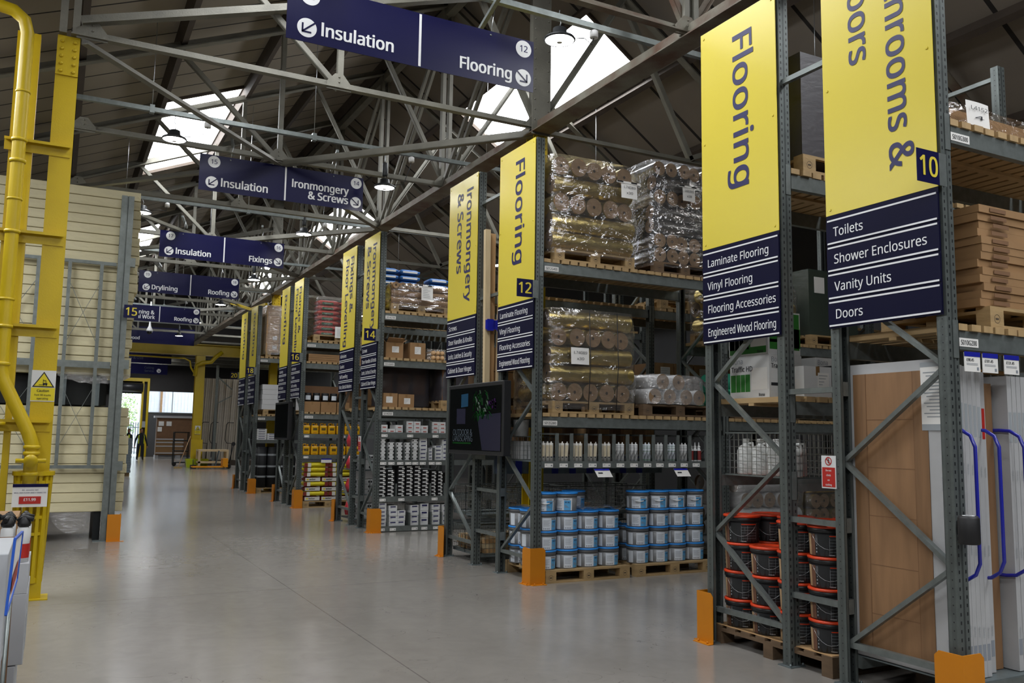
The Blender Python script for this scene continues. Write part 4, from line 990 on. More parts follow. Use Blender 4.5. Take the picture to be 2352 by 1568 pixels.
def pallet(x, y, z, label, sx=1.15, sy=0.9, m='pallet_wood', rz=0.0):
    """centre in plan"""
    key = (sx, sy, m)
    if key not in PALL: p_ = pallet_proto(m, sx, sy); PALL[key] = p_; p_.location = (x, y, z); p_.rotation_euler = (0, 0, rz); tag(p_, label, 'pallet', 'wooden pallets'); return p_
    return dup(PALL[key], (x, y, z), label, 'pallet', 'wooden pallets', rz=rz)
# ------------------------------------------------------------------ blue-lidded buckets
def arc_patch(mb, r0, r1, z0, z1, a0, a1, n=8, off=0.0012):
    mb.lathe([(r0+off, z0), (r1+off, z1)], (0, 0, 0), n, a0=a0, a1=a1); return mb
def wrap_text(s, r, z, a, cap, m, parent, width, bold=0.01):
    """lettering bent round an upright cylinder, centred on angle a"""
    o = text(s, (0, 0, 0), (1, 0, 0), (0, 0, 1), cap, m, parent, align='CENTER', width=width, bold=bold, lift=0)
    for v in o.data.vertices:
        t = a+v.co.x/r; rr = r+0.002; v.co = Vector((math.cos(t)*rr, math.sin(t)*rr, z+v.co.z))
    o.location = (0, 0, 0)
    return o
FACE = -2.02    # direction from rack E's buckets towards the camera (radians from +x)
def blue_bucket(turn, handle):
    r = empty('adhesive_bucket', (0, 0, 0)); R = 0.128
    b = MB().lathe([(R, 0.0), (R+0.002, 0.004), (R+0.007, 0.165)], (0, 0, 0), 28); b.build('bucket_body', 'bucket_grey', r)
    MB().lathe([(R+0.007, 0.165), (R+0.013, 0.168), (R+0.013, 0.198)], (0, 0, 0), 28).build('neck_band', 'bucket_neck', r)
    MB().lathe([(R+0.013, 0.198), (R+0.018, 0.200), (R+0.018, 0.212), (R+0.012, 0.2165), (R-0.002, 0.2165), (R-0.006, 0.213), (0.0, 0.213)], (0, 0, 0), 28).build('lid', 'lid_blue', r)
    a = FACE+turn
    rr = lambda z: R+0.002+0.005*(z/0.165)
    l = MB(); arc_patch(l, rr(0.012), rr(0.150), 0.012, 0.150, a-0.72, a+0.85, 12); l.build('label', 'label_white', r)
    l = MB(); arc_patch(l, rr(0.012), rr(0.125), 0.012, 0.125, a+0.12, a+0.72, 8, 0.0020); l.build('label_panel', 'label_blue', r)
    l = MB()
    for k in range(8): arc_patch(l, rr(0.12-k*0.009), rr(0.122-k*0.009), 0.12-k*0.009, 0.1225-k*0.009, a-0.62, a-0.05-(k % 3)*0.06, 4, 0.0020)
    for k in range(4): arc_patch(l, rr(0.02), rr(0.04), 0.02, 0.036, a-0.62+k*0.15, a-0.54+k*0.15, 2, 0.0020)
    for k in range(3): arc_patch(l, rr(0.05), rr(0.06), 0.045+k*0.010, 0.050+k*0.010, a+0.18, a+0.55-0.1*k, 4, 0.0028)
    l.build('label_print', 'label_print', r)
    wrap_text('WAKOL', R+0.008, 0.131, a+0.36, 0.013, 'label_ink', r, 0.075, 0.03)
    wrap_text('MS 260', R+0.009, 0.098, a+0.40, 0.015, 'ink_navy', r, 0.052, 0.02)
    l = MB(); arc_patch(l, rr(0.012), rr(0.150), 0.012, 0.150, a-1.55, a-1.05, 6); l.build('rear_label', 'label_white', r)
    if handle:
        pts = [(math.cos(a+1.35*s)*(R+0.018), math.sin(a+1.35*s)*(R+0.018), 0.175-0.085*(1-abs(s)**1.6)) for s in (-1, -0.75, -0.5, -0.25, 0, 0.25, 0.5, 0.75, 1)]
        MB().tube(pts, 0.002, 6).build('wire_handle', 'wire', r)
        g0, g1 = pts[3], pts[5]
        MB().tube([pts[3], pts[4], pts[5]], 0.007, 8).build('grip', 'white', r)
    return r
BB = {}
def put_bucket(kind, loc, label, grp):
    if kind not in BB: BB[kind] = blue_bucket(*kind); o = BB[kind]; o.location = loc; tag(o, label, 'bucket', grp); return o
    return dup(BB[kind], loc, label, 'bucket', grp)
GB = 'blue-lidded adhesive buckets'
pallet(5.62, 9.215, 0, 'pale pallet under the left block of blue-lidded buckets', 1.16, 1.0)
pallet(6.88, 9.22, 0, 'pale pallet under the right block of blue-lidded buckets', 1.16, 1.0)
rnd = random.Random(11)
for bx, nm in ((0, 'left'), (1, 'right')):
    for c in range(4):
        x = (5.115, 5.405, 5.695, 5.985)[c] if bx == 0 else (6.44, 6.74, 7.02, 7.30)[c]
        for d_ in range(3):
            y = 8.89+d_*0.295 if bx == 0 else 8.90+d_*0.295
            if d_ > 0 and c > 0 and not (bx == 0 and c == 2 and d_ == 1) and not (bx == 1 and c == 0): continue
            n = (4 if c < 2 else 3) if bx == 0 else 4
            if d_ > 0: n = 3 if c == 0 else 4
            if bx == 0 and c == 2 and d_ == 1: n = 4
            if bx == 1 and c == 0 and d_ > 0: n = 2
            for k in range(n):
                top_ = k == n-1
                lvl = 0.144+0.2175*k
                kind = (0.0, True) if (top_ and d_ == 0 and not (bx == 0 and c == 1)) and (bx == 1 or c == 0) else ((-0.35, False) if (bx == 0 and c == 1 and k == 3) else ((0.0, False) if (bx == 1 and c == 0 and k == 2) else (0.48, False)))
                lab = 'blue-lidded bucket, %s pallet: %s row, %s stack, %s' % (nm, ('front', 'middle', 'back')[d_], ORD[c], level(k, n))
                put_bucket(kind, (x+rnd.uniform(-.004, .004), y+rnd.uniform(-.006, .004), lvl), lab, GB)
f = MB()
def crumple(mb, x0, x1, y0, y1, z, amp, nx=10, ny=6, seed=1):
    rn = random.Random(seed); n = len(mb.v); mb.smooth = True
    for j in range(ny+1):
        for i in range(nx+1): mb.v.append((x0+(x1-x0)*i/nx, y0+(y1-y0)*j/ny, z+rn.uniform(0.002, amp)))
    for j in range(ny):
        for i in range(nx): mb.face((n+j*(nx+1)+i, n+j*(nx+1)+i+1, n+(j+1)*(nx+1)+i+1, n+(j+1)*(nx+1)+i))
    mb.smooth = False; return mb
o = crumple(f, 5.56, 6.14, 8.76, 9.1, 0.80, 0.05).build('plastic_film', 'film_milky'); tag(o, 'loose crumpled clear film lying on the two lower bucket stacks', 'plastic film')
o = crumple(MB(), 5.0, 5.24, 9.35, 9.62, 0.80, 0.03, 5, 5, 2).build('plastic_film', 'film_milky'); tag(o, 'torn film scrap on the rear left blue bucket stack', 'plastic film')
# ------------------------------------------------------------------ sealant tray shelf
SZ = 1.37
def tray(k, bay, z, label, x1=None, h=0.075, rear=True):
    ya, yb = RACKS[k][0], RACKS[k][1]; x0 = X0+bay*BAY+PW+0.005; x1 = x1 or X0+(bay+1)*BAY-0.005
    r = empty('steel_shelf', ((x0+x1)/2, ya+0.2, z-h)); tag(r, label, 'shelf', 'galvanised steel shelves')
    MB().box(x0, x1, ya+0.01, yb-0.05, z-0.01, z).build('shelf_plate', 'galv_dull', r); MB().box(x0, x1, ya+0.004, ya+0.012, z-h, z+0.006).build('front_lip', 'galv', r)
    return r, x0, x1
def tickets(r, ya, z, xs, w=0.11, hh=0.045, cm='paper'):
    for x in xs:
        MB().box(x, x+w, ya+0.0, ya+0.004, z-0.065, z-0.065+hh).build('shelf_ticket', cm, r)
        m = MB().box(x+w*0.74, x+w*0.9, ya-0.001, ya, z-0.052, z-0.035); m.box(x+w*0.1, x+w*0.3, ya-0.001, ya, z-0.040, z-0.034); m.build('ticket_print', 'label_print', r)
r, sx0, sx1 = tray('EF', 0, SZ, 'divided galvanised shelf carrying the sealant cartridges')
divx = [5.0, 5.2, 5.4, 5.6, 5.8, 6.0, 6.2, 6.4, 6.59, 6.78, 6.97, 7.16, 7.42]
for x in divx[1:]:
    d = MB().box(x-0.004, x+0.004, 8.775, 9.25, SZ, SZ+0.04).box(x-0.022, x+0.022, 8.757, 8.765, SZ-0.05, SZ+0.33).box(x-0.004, x+0.004, 8.765, 8.80, SZ, SZ+0.33).box(x-0.004, x+0.004, 8.77, 9.25, SZ+0.31, SZ+0.33); d.build('divider', 'galv', r)
tickets(r, 8.745, SZ, [x+0.03 for x in divx[:-1]])
def cartridge(kind):
    r = empty('sealant_cartridge', (0, 0, 0)); R = 0.0245
    MB().lathe([(R, 0), (R, 0.205), (R*0.9, 0.213), (0.008, 0.216), (0.008, 0.232), (0.0, 0.234)], (0, 0, 0), 14).build('tube_body', {'cream': 'bag_white', 'white': 'white', 'green': 'label_white'}[kind], r)
    a = FACE; l = MB()
    if kind == 'cream': l.lathe([(R+0.001, 0.06), (R+0.001, 0.19)], (0, 0, 0), 8, a0=a-0.9, a1=a+0.6); l.build('label', 'cream_label', r); MB().lathe([(R+0.001, 0.045), (R+0.001, 0.058)], (0, 0, 0), 6, a0=a-0.3, a1=a+0.5).build('label_print', 'label_ink', r)
    else:
        for z in (0.02, 0.125, 0.165, 0.19): l.lathe([(R+0.001, z), (R+0.001, z+0.004)], (0, 0, 0), 8, a0=a-1.2, a1=a+1.2)
        l.build('label', 'green_label' if kind == 'green' else 'label_print', r)
        m = MB()
        for j in range(7): t = a-0.7+j*0.22; m.lathe([(R+0.0015, 0.05+0.012*j-0.03*(j % 2)), (R+0.0015, 0.065+0.012*j)], (0, 0, 0), 2, a0=t, a1=t+0.16)
        m.build('label_print', 'label_ink', r)
    return r
CK = {}
cnt = 0
for c in range(11):
    kd = 'cream' if c < 5 else ('white' if c not in (7, 9) else 'green')
    base = divx[c]+0.048
    for j in range(3):
        x = base+j*0.0525; lab = '%s sealant cartridge, %s in the %s bin of the divided shelf' % ({'cream': 'cream-labelled', 'white': 'white scripted', 'green': 'white green-banded'}[kd], ORD[j], ORD[c])
        loc = (x+rnd.uniform(-.002, .002), 8.81, SZ)
        if kd not in CK: CK[kd] = cartridge(kd); o = CK[kd]; o.location = loc; tag(o, lab, 'cartridge', 'sealant cartridges')
        else: o = dup(CK[kd], loc, lab, 'cartridge', 'sealant cartridges')
        if kd == 'cream' and j == 2 and c in (1, 3): o.rotation_euler = (0, 0.07, 0)
def glue(kind):
    r = empty('glue_bottle', (0, 0, 0))
    MB().lathe([(0.028, 0), (0.03, 0.01), (0.03, 0.14), (0.018, 0.165), (0.018, 0.18)], (0, 0, 0), 14).build('bottle', 'white', r)
    MB().lathe([(0.0305, 0.02), (0.0305, 0.138)], (0, 0, 0), 14, capb=False, capt=False).build('label', kind, r)
    MB().lathe([(0.02, 0.18), (0.02, 0.192), (0.008, 0.20), (0.003, 0.245)], (0, 0, 0), 10).build('nozzle', 'white', r)
    return r
GK = {}
for j in range(3):
    kd = 'bag_maroon' if j != 1 else 'black'; loc = (divx[11]+0.05+j*0.062, 8.80, SZ); lab = 'white-topped glue bottle, %s in the last bin of the divided shelf' % ORD[j]
    if kd not in GK: GK[kd] = glue(kd); o = GK[kd]; o.location = loc; tag(o, lab, 'bottle', 'glue bottles')
    else: dup(GK[kd], loc, lab, 'bottle', 'glue bottles')
for x, nm in ((5.70, 'left'), (6.88, 'right')):
    g = empty('hanging_price_ticket', (x, 8.74, 1.27)); tag(g, 'tilted blue-topped price ticket hanging under the cartridge shelf, %s one' % nm, 'price ticket', 'hanging price tickets')
    m = MB(); n = 0; m.v = [(x, 8.745, 1.285), (x+0.215, 8.745, 1.285), (x+0.245, 8.70, 1.19), (x+0.03, 8.70, 1.19)]; m.face((0, 3, 2, 1)); m.build('ticket', 'paper', g)
    m = MB(); m.v = [(x, 8.7435, 1.286), (x+0.215, 8.7435, 1.286), (x+0.221, 8.7335, 1.266), (x+0.006, 8.7335, 1.266)]; m.face((0, 3, 2, 1)); m.build('ticket_header', 'blue_tube', g)
    m = MB(); m.v = [(x+0.045, 8.722, 1.245), (x+0.11, 8.722, 1.245), (x+0.115, 8.716, 1.232), (x+0.05, 8.716, 1.232)]; m.face((0, 3, 2, 1)); m.build('price_print', 'label_ink', g)
# ------------------------------------------------------------------ rolls and stretch film
ROLLK = {}
def roll(loc, axis, length, R, kind, label, group, tilt=0.0, core=True):
    key = (axis, round(length, 2), round(R, 3), kind)
    if key not in ROLLK:
        r = empty('wrapped_roll', (0, 0, 0)); L2 = length/2
        wob = [(R*(1-0.02), -L2), (R, -L2+0.02), (R*1.01, -L2*0.4), (R*0.995, L2*0.3), (R, L2-0.02), (R*0.98, L2)]
        MB().lathe(wob, (0, 0, 0), 18, axis, capb=False, capt=False).build('roll_cover', kind, r)
        e = MB()
        for s in (-1, 1): e.lathe([(R*0.99, s*L2*0.999), (R*0.5, s*(L2-0.004)), (0.018, s*(L2-0.006))], (0, 0, 0), 18, axis, capb=False, capt=False)
        e.build('roll_end', 'kraft_end' if kind != 'teal' else 'teal', r)
        if core:
            c_ = MB()
            for s in (-1, 1): c_.lathe([(0.0, s*(L2-0.004)), (0.019, s*(L2-0.004))], (0, 0, 0), 10, axis, capb=False, capt=False)
            c_.build('core_hole', 'core', r)
        ROLLK[key] = r; r.location = loc; tag(r, label, 'roll', group); r.rotation_euler = (0, 0, tilt); return r
    return dup(ROLLK[key], loc, label, 'roll', group, rz=tilt)
def wrap_shell(x0, x1, y0, y1, z0, z1, m, label, lump=0.03, seed=0, group='stretch film wraps', name='stretch_wrap', nx=12, nz=14, topin=0.06):
    """film stretched round a load: four bulging sides and a crumpled top"""
    mb = MB(); mb.smooth = True; N = 4*nx
    cx, cy = (x0+x1)/2, (y0+y1)/2; hx, hy = (x1-x0)/2, (y1-y0)/2
    for j in range(nz+1):
        v = j/nz; z = z0+(z1-z0)*v; sh = 1-topin*max(0, (v-0.86)/0.14)**2
        for i in range(N):
            s = i/N*4; q = int(s); t = s-q; t2 = -1+2*t
            X, Y = [(t2, -1), (1, t2), (-t2, 1), (-1, -t2)][q]
            # rounded corners
            l = (abs(X)**8+abs(Y)**8)**(1/8); X, Y = X/l, Y/l
            d = noise.noise(Vector((X*3+seed*7.3, Y*3, z*5)))*lump+noise.noise(Vector((X*9+seed, Y*9, z*14)))*lump*0.35
            mb.v.append((cx+X*(hx+d)*sh, cy+Y*(hy+d)*sh, z))
    for j in range(nz):
        for i in range(N): mb.face((j*N+i, j*N+(i+1) % N, (j+1)*N+(i+1) % N, (j+1)*N+i))
    n = len(mb.v); G = 8
    for a in range(G+1):
        for b in range(G+1):
            X, Y = -1+2*a/G, -1+2*b/G; l = max(1, (abs(X)**8+abs(Y)**8)**(1/8))
            edge = max(abs(X), abs(Y))
            mb.v.append((cx+X/l*hx*(1-topin), cy+Y/l*hy*(1-topin), z1+(1-edge**4)*0.02+abs(noise.noise(Vector((X*4+seed, Y*4, 1))))*lump*(1-edge**6)))
    for a in range(G):
        for b in range(G): mb.face((n+a*(G+1)+b, n+(a+1)*(G+1)+b, n+(a+1)*(G+1)+b+1, n+a*(G+1)+b+1))
    o = mb.build(name, m); tag(o, label, 'stretch wrap', group); return o
def roll_load(x0, x1, y0, y1, z0, layers, R, kind, where, seed, jit=0.02, lastn=None):
    """layers: 'x' = rolls lying along x (side on), 'y' = rolls end-on; counts follow from the size"""
    rn = random.Random(seed); z = z0+R; D = 2*R
    nl = len(layers)
    for li, a in enumerate(layers):
        if a == 'y':
            n = int((x1-x0)/D+0.1); n = n if not (lastn and li == nl-1) else lastn; off = (x1-x0-n*D)/2 if not lastn or li != nl-1 else 0.0
            for i in range(n): roll((x0+off+R+i*D+rn.uniform(-.006, .006), (y0+y1)/2+rn.uniform(-jit, jit)*1.6, z), 'y', y1-y0-0.05, R*0.97, kind, '%s roll end-on, %s: %s, %s from left' % ({'gold_foil': 'gold', 'silver_foil': 'silver', 'white_wrap': 'pale'}.get(kind, 'brown'), where, level(li, nl), ORD[i]), 'rolls on '+where)
        else:
            n = int((y1-y0)/D+0.1)
            for i in range(n):
                if 0 < i < n-1: continue
                roll(((x0+x1)/2+rn.uniform(-jit, jit), y0+R+i*(y1-y0-D)/(n-1), z), 'x', x1-x0-0.04, R*0.97, kind, '%s roll lengthwise, %s: %s, %s' % ({'gold_foil': 'gold', 'silver_foil': 'silver', 'white_wrap': 'pale'}.get(kind, 'brown'), where, level(li, nl), 'front' if i == 0 else 'back'), 'rolls on '+where, tilt=rn.uniform(-0.05, 0.05))
        z += D*0.972
    return z-R
def note_paper(x, y, z, w, h, lines, label, tapew=0.0):
    g = empty('handwritten_note', (x+w/2, y, z)); tag(g, label, 'paper note', 'notes taped to wrapped loads')
    m = MB(); n = 6
    for i in range(n+1):
        for b in (0, 1): m.v.append((x+w*i/n, y-0.006*math.sin(i/n*PI)-(0.008 if b == 0 else 0), z+h*b))
    for i in range(n): m.face((2*i, 2*i+2, 2*i+3, 2*i+1))
    m.build('sheet', 'paper', g)
    if not lines:
        m = MB(); rq = random.Random(len(label))
        for i in range(6): m.box(x+w*0.12, x+w*rq.uniform(0.5, 0.85), y-0.015, y-0.014, z+h*(0.78-0.12*i), z+h*(0.80-0.12*i))
        m.build('scribble', 'label_print', g)
    for i, s in enumerate(lines): text(s, (x+w*0.5, y-0.014, z+h*(0.62-0.36*i)), (1, 0, 0), (0, 0, 1), h*0.16, 'label_ink', g, align='CENTER', width=w*(0.72 if i == 0 else 0.4))
    if tapew:
        MB().box(x-tapew*0.2, x+tapew*0.8, y-0.012, y-0.009, z+h*0.93, z+h*1.06).build('tape_strip', 'paper', g)
        m = MB(); [m.box(x-tapew*0.2+tapew*a, x-tapew*0.2+tapew*(a+0.25), y-0.014, y-0.012, z+h*0.97, z+h*1.06) for a in (0.02, 0.6)]; m.build('tape_print', 'black', g)
# upper level of the blue bucket rack
Z4, Z3 = 3.755, 1.935
pallet(5.73, 9.22, Z4, 'pallet under the gold rolls on the top shelf, L74089 note', 1.16, 0.9)
zt = roll_load(5.12, 6.33, 8.78, 9.66, Z4+0.144, ['x', 'x', 'y', 'x', 'y'], 0.118, 'gold_foil', 'top shelf left pallet', 3)
wrap_shell(5.06, 6.39, 8.74, 9.70, Z4+0.09, zt+0.02, 'film', 'glossy stretch film round the gold rolls on the top shelf', 0.045, 1)
note_paper(6.05, 8.69, 4.62, 0.24, 0.20, ('L74089', 'x30'), 'white handwritten note L74089 x30 on the top shelf gold rolls', 0.36)
pallet(7.12, 9.22, Z4, 'dark pallet under the silver rolls on the top shelf', 0.98, 0.9, 'pallet_old')
zt = roll_load(6.62, 7.64, 8.80, 9.66, Z4+0.144, ['y', 'y', 'x', 'x', 'y', 'x', 'y'], 0.098, 'silver_foil', 'top shelf right pallet', 4)
wrap_shell(6.57, 7.68, 8.77, 9.70, Z4+0.09, zt+0.02, 'film', 'glossy stretch film round the silver rolls on the top shelf', 0.04, 2)
note_paper(7.02, 8.70, 4.72, 0.20, 0.19, ('L66365', 'x38'), 'white handwritten note L66365 x38 on the silver rolls', 0.34)
pallet(5.72, 9.22, Z3, 'pallet under the gold rolls on the middle shelf, above the cartridges', 1.16, 0.9)
zt = roll_load(5.10, 6.31, 8.78, 9.66, Z3+0.144, ['y', 'x', 'x', 'y', 'x'], 0.112, 'gold_foil', 'shelf above the cartridges', 5)
wrap_shell(5.05, 6.37, 8.75, 9.70, Z3+0.05, zt+0.02, 'film', 'stretch film round the gold rolls on the middle shelf', 0.035, 3)
note_paper(5.36, 8.725, Z3+0.58, 0.25, 0.20, ('L74089', 'x30'), 'white handwritten note L74089 on the middle shelf gold rolls')
for i, (x, lab) in enumerate(((5.62, 'left'), (6.02, 'right'))):
    o = MB().tube([(x, 8.745, Z3+0.045), (x, 8.725, Z3+0.3), (x+0.01, 8.715, Z3+0.6), (x, 8.73, zt)], 0.005, 6).build('strap', 'black'); tag(o, 'thin black strap round the middle shelf gold rolls, %s one' % lab, 'strap', 'black straps')
pallet(7.02, 9.22, Z3, 'old dark pallet under the small bare rolls on the middle shelf', 1.16, 0.9, 'pallet_old')
k = 0
for (x, z, kd) in ((6.60, 0.10, 'film_roll'), (6.83, 0.10, 'film_roll'), (7.09, 0.10, 'silver_foil'), (7.30, 0.10, 'silver_foil'), (6.72, 0.285, 'silver_foil'), (6.97, 0.285, 'silver_foil')):
    k += 1
    roll((x, 9.2, Z3+0.144+z), 'y', 0.92, 0.098, 'white_wrap', 'loose brown-ended roll in crinkled film on the middle shelf, %s of six' % ORD[k-1], 'loose rolls on the middle shelf')
wrap_shell(6.48, 7.42, 8.70, 9.62, Z3+0.15, Z3+0.52, 'film_milky', 'loose crinkled film over the six small rolls', 0.05, 6, topin=0.15, nz=8)
# third bay of the same rack, seen through the black bucket rack
pallet(8.55, 9.22, 0, 'pallet under the silver film-wrapped rolls on the floor, deep behind the black buckets', 1.16, 0.9)
zt = roll_load(7.95, 9.15, 8.78, 9.66, 0.144, ['x', 'x', 'x', 'y', 'x'], 0.105, 'white_wrap', 'floor behind black buckets', 6)
wrap_shell(7.91, 9.2, 8.75, 9.69, 0.12, zt+0.02, 'film_milky', 'film round the silver rolls deep behind the black buckets', 0.04, 4)
pallet(9.85, 9.22, 0, 'pallet under the gold rolls deep behind the black buckets', 1.16, 0.9)
zt = roll_load(9.25, 10.35, 8.8, 9.66, 0.144, ['y', 'x', 'y', 'y', 'x'], 0.10, 'gold_foil', 'floor behind black buckets', 7)
wrap_shell(9.22, 10.4, 8.77, 9.69, 0.12, zt+0.02, 'film', 'film round the gold rolls deep behind the black buckets', 0.03, 5)
pallet(8.5, 9.22, Z3, 'pallet of teal rolls on the middle shelf, deeper along the blue bucket rack', 1.16, 0.9, 'pallet_old')
for i, (y, z) in enumerate(((8.93, 0.12), (9.2, 0.12), (9.48, 0.12), (9.06, 0.34), (9.33, 0.34))):
    roll((8.5, y, Z3+0.144+z), 'x', 1.2, 0.125, 'teal', 'teal plastic roll on the middle shelf beyond the small rolls, %s of five' % ORD[i], 'teal rolls')
for (b, z, nm) in ((8.5, 2.995, 'top'),):
    pallet(b, 9.22, z, 'pallet of gold rolls on the shelf past the second upright', 1.16, 0.9)
    zt = roll_load(b-0.6, b+0.6, 8.78, 9.66, z+0.144, ['y', 'x', 'y'], 0.11, 'gold_foil', 'shelf past second upright', 8)
    wrap_shell(b-0.65, b+0.65, 8.75, 9.69, z+0.1, zt+0.02, 'film', 'film round the gold rolls past the second upright', 0.04, 7)
# ------------------------------------------------------------------ black buckets with red lids
FB = -2.36
def black_bucket():
    r = empty('floor_adhesive_bucket', (0, 0, 0)); R = 0.131
    MB().lathe([(R, 0.0), (R+0.003, 0.004), (R+0.010, 0.175)], (0, 0, 0), 32).build('bucket_body', 'bucket_black', r)
    MB().lathe([(R+0.010, 0.172), (R+0.017, 0.175), (R+0.017, 0.205)], (0, 0, 0), 32).build('neck_band', 'bucket_black', r)
    MB().lathe([(R+0.018, 0.203), (R+0.022, 0.206), (R+0.022, 0.217), (R+0.016, 0.2225), (R-0.004, 0.2225), (R-0.012, 0.216), (0.0, 0.216)], (0, 0, 0), 32).build('lid', 'lid_red', r)
    rr = lambda z: R+0.002+0.008*(z/0.175)
    def patch(nm, m, z0, z1, a0, a1, off, n=8): l = MB(); l.lathe([(rr(z0)+off, z0), (rr(z1)+off, z1)], (0, 0, 0), n, a0=FB+a0, a1=FB+a1); l.build(nm, m, r)
    patch('label', 'label_black', 0.008, 0.160, -0.62, 1.25, 0.001)
    patch('label_picture', 'label_brown', 0.008, 0.160, -1.08, -0.78, 0.001); patch('label_edge', 'label_cream', 0.008, 0.160, -1.35, -1.08, 0.001)
    patch('title_strip', 'lid_red', 0.147, 0.154, 0.0, 0.95, 0.002)
    l = MB()
    for k in range(5): z = 0.125-k*0.022; l.lathe([(rr(z)+0.002, z), (rr(z)+0.002, z+0.0015)], (0, 0, 0), 6, a0=FB+0.0, a1=FB+0.95)
    for a in (0.0, 0.36, 0.95): l.lathe([(rr(0.02)+0.002, 0.02), (rr(0.14)+0.002, 0.14)], (0, 0, 0), 1, a0=FB+a, a1=FB+a+0.012)
    for k in range(5): l.lathe([(rr(0.03)+0.002, 0.028+k*0.024), (rr(0.04)+0.002, 0.040+k*0.024)], (0, 0, 0), 1, a0=FB-0.72, a1=FB-0.66)
    l.build('label_print', 'bag_white' if False else 'wrap_ink', r)
    wrap_text('TENAX', R+0.006, 0.012, FB+0.12, 0.007, 'white_ink', r, 0.045, 0.02)
    pts = []
    for s in range(9):
        t = s/8; a = FB-0.95+t*1.9; pts.append((math.cos(a)*(R+0.016), math.sin(a)*(R+0.016), 0.160-0.105*math.sin(t*PI)**0.8))
    MB().tube(pts, 0.0014, 6).build('wire_handle', 'wire', r)
    return r
pallet(5.43, 5.13, 0, 'old pallet under the red-lidded black buckets', 1.0, 1.25, 'pallet_old', 0)
o = MB().box(4.945, 5.92, 4.52, 5.74, 0.1445, 0.149).build('cardboard_sheet', 'cardboard_pale'); tag(o, 'thin cardboard sheet between the old pallet and the black buckets', 'cardboard sheet')
KB = None; ys = (5.575, 5.272, 4.968, 4.665); xs = (5.095, 5.40, 5.705)
for i, x in enumerate(xs):
    for j, y in enumerate(ys):
        if i == 2 and j < 2: continue
        n = 3 if (i == 0 and j == 1) else 4
        for k in range(n):
            loc = (x+rnd.uniform(-.004, .004), y+rnd.uniform(-.003, .003), 0.1495+k*0.2235)
            lab = 'red-lidded black bucket, %s row in, %s stack from far side, %s' % (ORD[i], ORD[j], {0: 'lowest', n-1: 'topmost'}.get(k, ORD[k]+' up'))
            if KB is None: KB = black_bucket(); KB.location = loc; tag(KB, lab, 'bucket', 'red-lidded black buckets')
            else: dup(KB, loc, lab, 'bucket', 'red-lidded black buckets')
# ------------------------------------------------------------------ wire basket, jugs, cartons above the black buckets
def cage(x0, x1, y0, y1, z0, z1, label, pitch=0.05, cat='wire basket', name='wire_basket', wr=0.002, grp='wire baskets'):
    g = empty(name, ((x0+x1)/2, (y0+y1)/2, z0)); tag(g, label, cat, grp)
    m = MB()
    def side(a, b):
        a, b = Vector(a), Vector(b); L_ = (b-a).length; n = max(2, int(L_/pitch))
        for i in range(n+1): p = a+(b-a)*i/n; m.bar((p.x, p.y, z0), (p.x, p.y, z1), wr*2, wr*2)
        nz = max(2, int((z1-z0)/pitch))
        for j in range(nz+1): z = z0+(z1-z0)*j/nz; m.bar((a.x, a.y, z), (b.x, b.y, z), wr*2, wr*2)
    side((x0, y0, 0), (x1, y0, 0)); side((x0, y1, 0), (x1, y1, 0)); side((x0, y0, 0), (x0, y1, 0)); side((x1, y0, 0), (x1, y1, 0))
    m.build('mesh_panel', 'wire', g)
    r = MB()
    for z in (z0, z1):
        for a, b in (((x0, y0), (x1, y0)), ((x1, y0), (x1, y1)), ((x1, y1), (x0, y1)), ((x0, y1), (x0, y0))): r.bar((*a, z), (*b, z), wr*6, wr*6)
    r.build('rim', 'galv', g)
    return g
beam('AB', 'near', 0, 1.36, 0.09, None, 'at the basket level'); beam('AB', 'far', 0, 1.36, 0.09, None, 'at the basket level')
for (xa, xb, nm) in ((5.02, 5.82, 'first'), (5.9, 6.7, 'second'), (6.8, 7.6, 'third')):
    cage(xa, xb, 4.95, 5.68, 1.366, 1.71, '%s galvanised wire basket from the aisle, above the black buckets' % nm)
def jug(m, lm):
    r = empty('plastic_jug', (0, 0, 0))
    MB().lathe([(0.07, 0.0), (0.074, 0.01), (0.074, 0.19), (0.06, 0.225), (0.025, 0.245), (0.025, 0.265)], (0, 0, 0), 20).build('jug_body', m, r)
    MB().lathe([(0.03, 0.262), (0.03, 0.29), (0.0, 0.292)], (0, 0, 0), 16).build('cap', m, r)
    MB().tube([(0, -0.03, 0.25), (0, -0.075, 0.255), (0, -0.085, 0.2), (0, -0.07, 0.16)], 0.011, 8).build('handle', m, r)
    return r
J = None
for i, (x, y) in enumerate(((5.13, 5.55), (5.13, 5.38), (5.13, 5.20), (5.13, 5.03), (5.32, 5.55), (5.32, 5.36), (5.32, 5.17))):
    lab = 'white plastic jug in the first wire basket, %s' % ('front row, %s from the far side' % ORD[i] if i < 4 else 'inner row, %s from the far side' % ORD[i-4])
    if J is None: J = jug('jug_white', None); J.location = (x, y, 1.372); tag(J, lab, 'jug', 'white jugs')
    else: dup(J, (x, y, 1.372), lab, 'jug', 'white jugs')
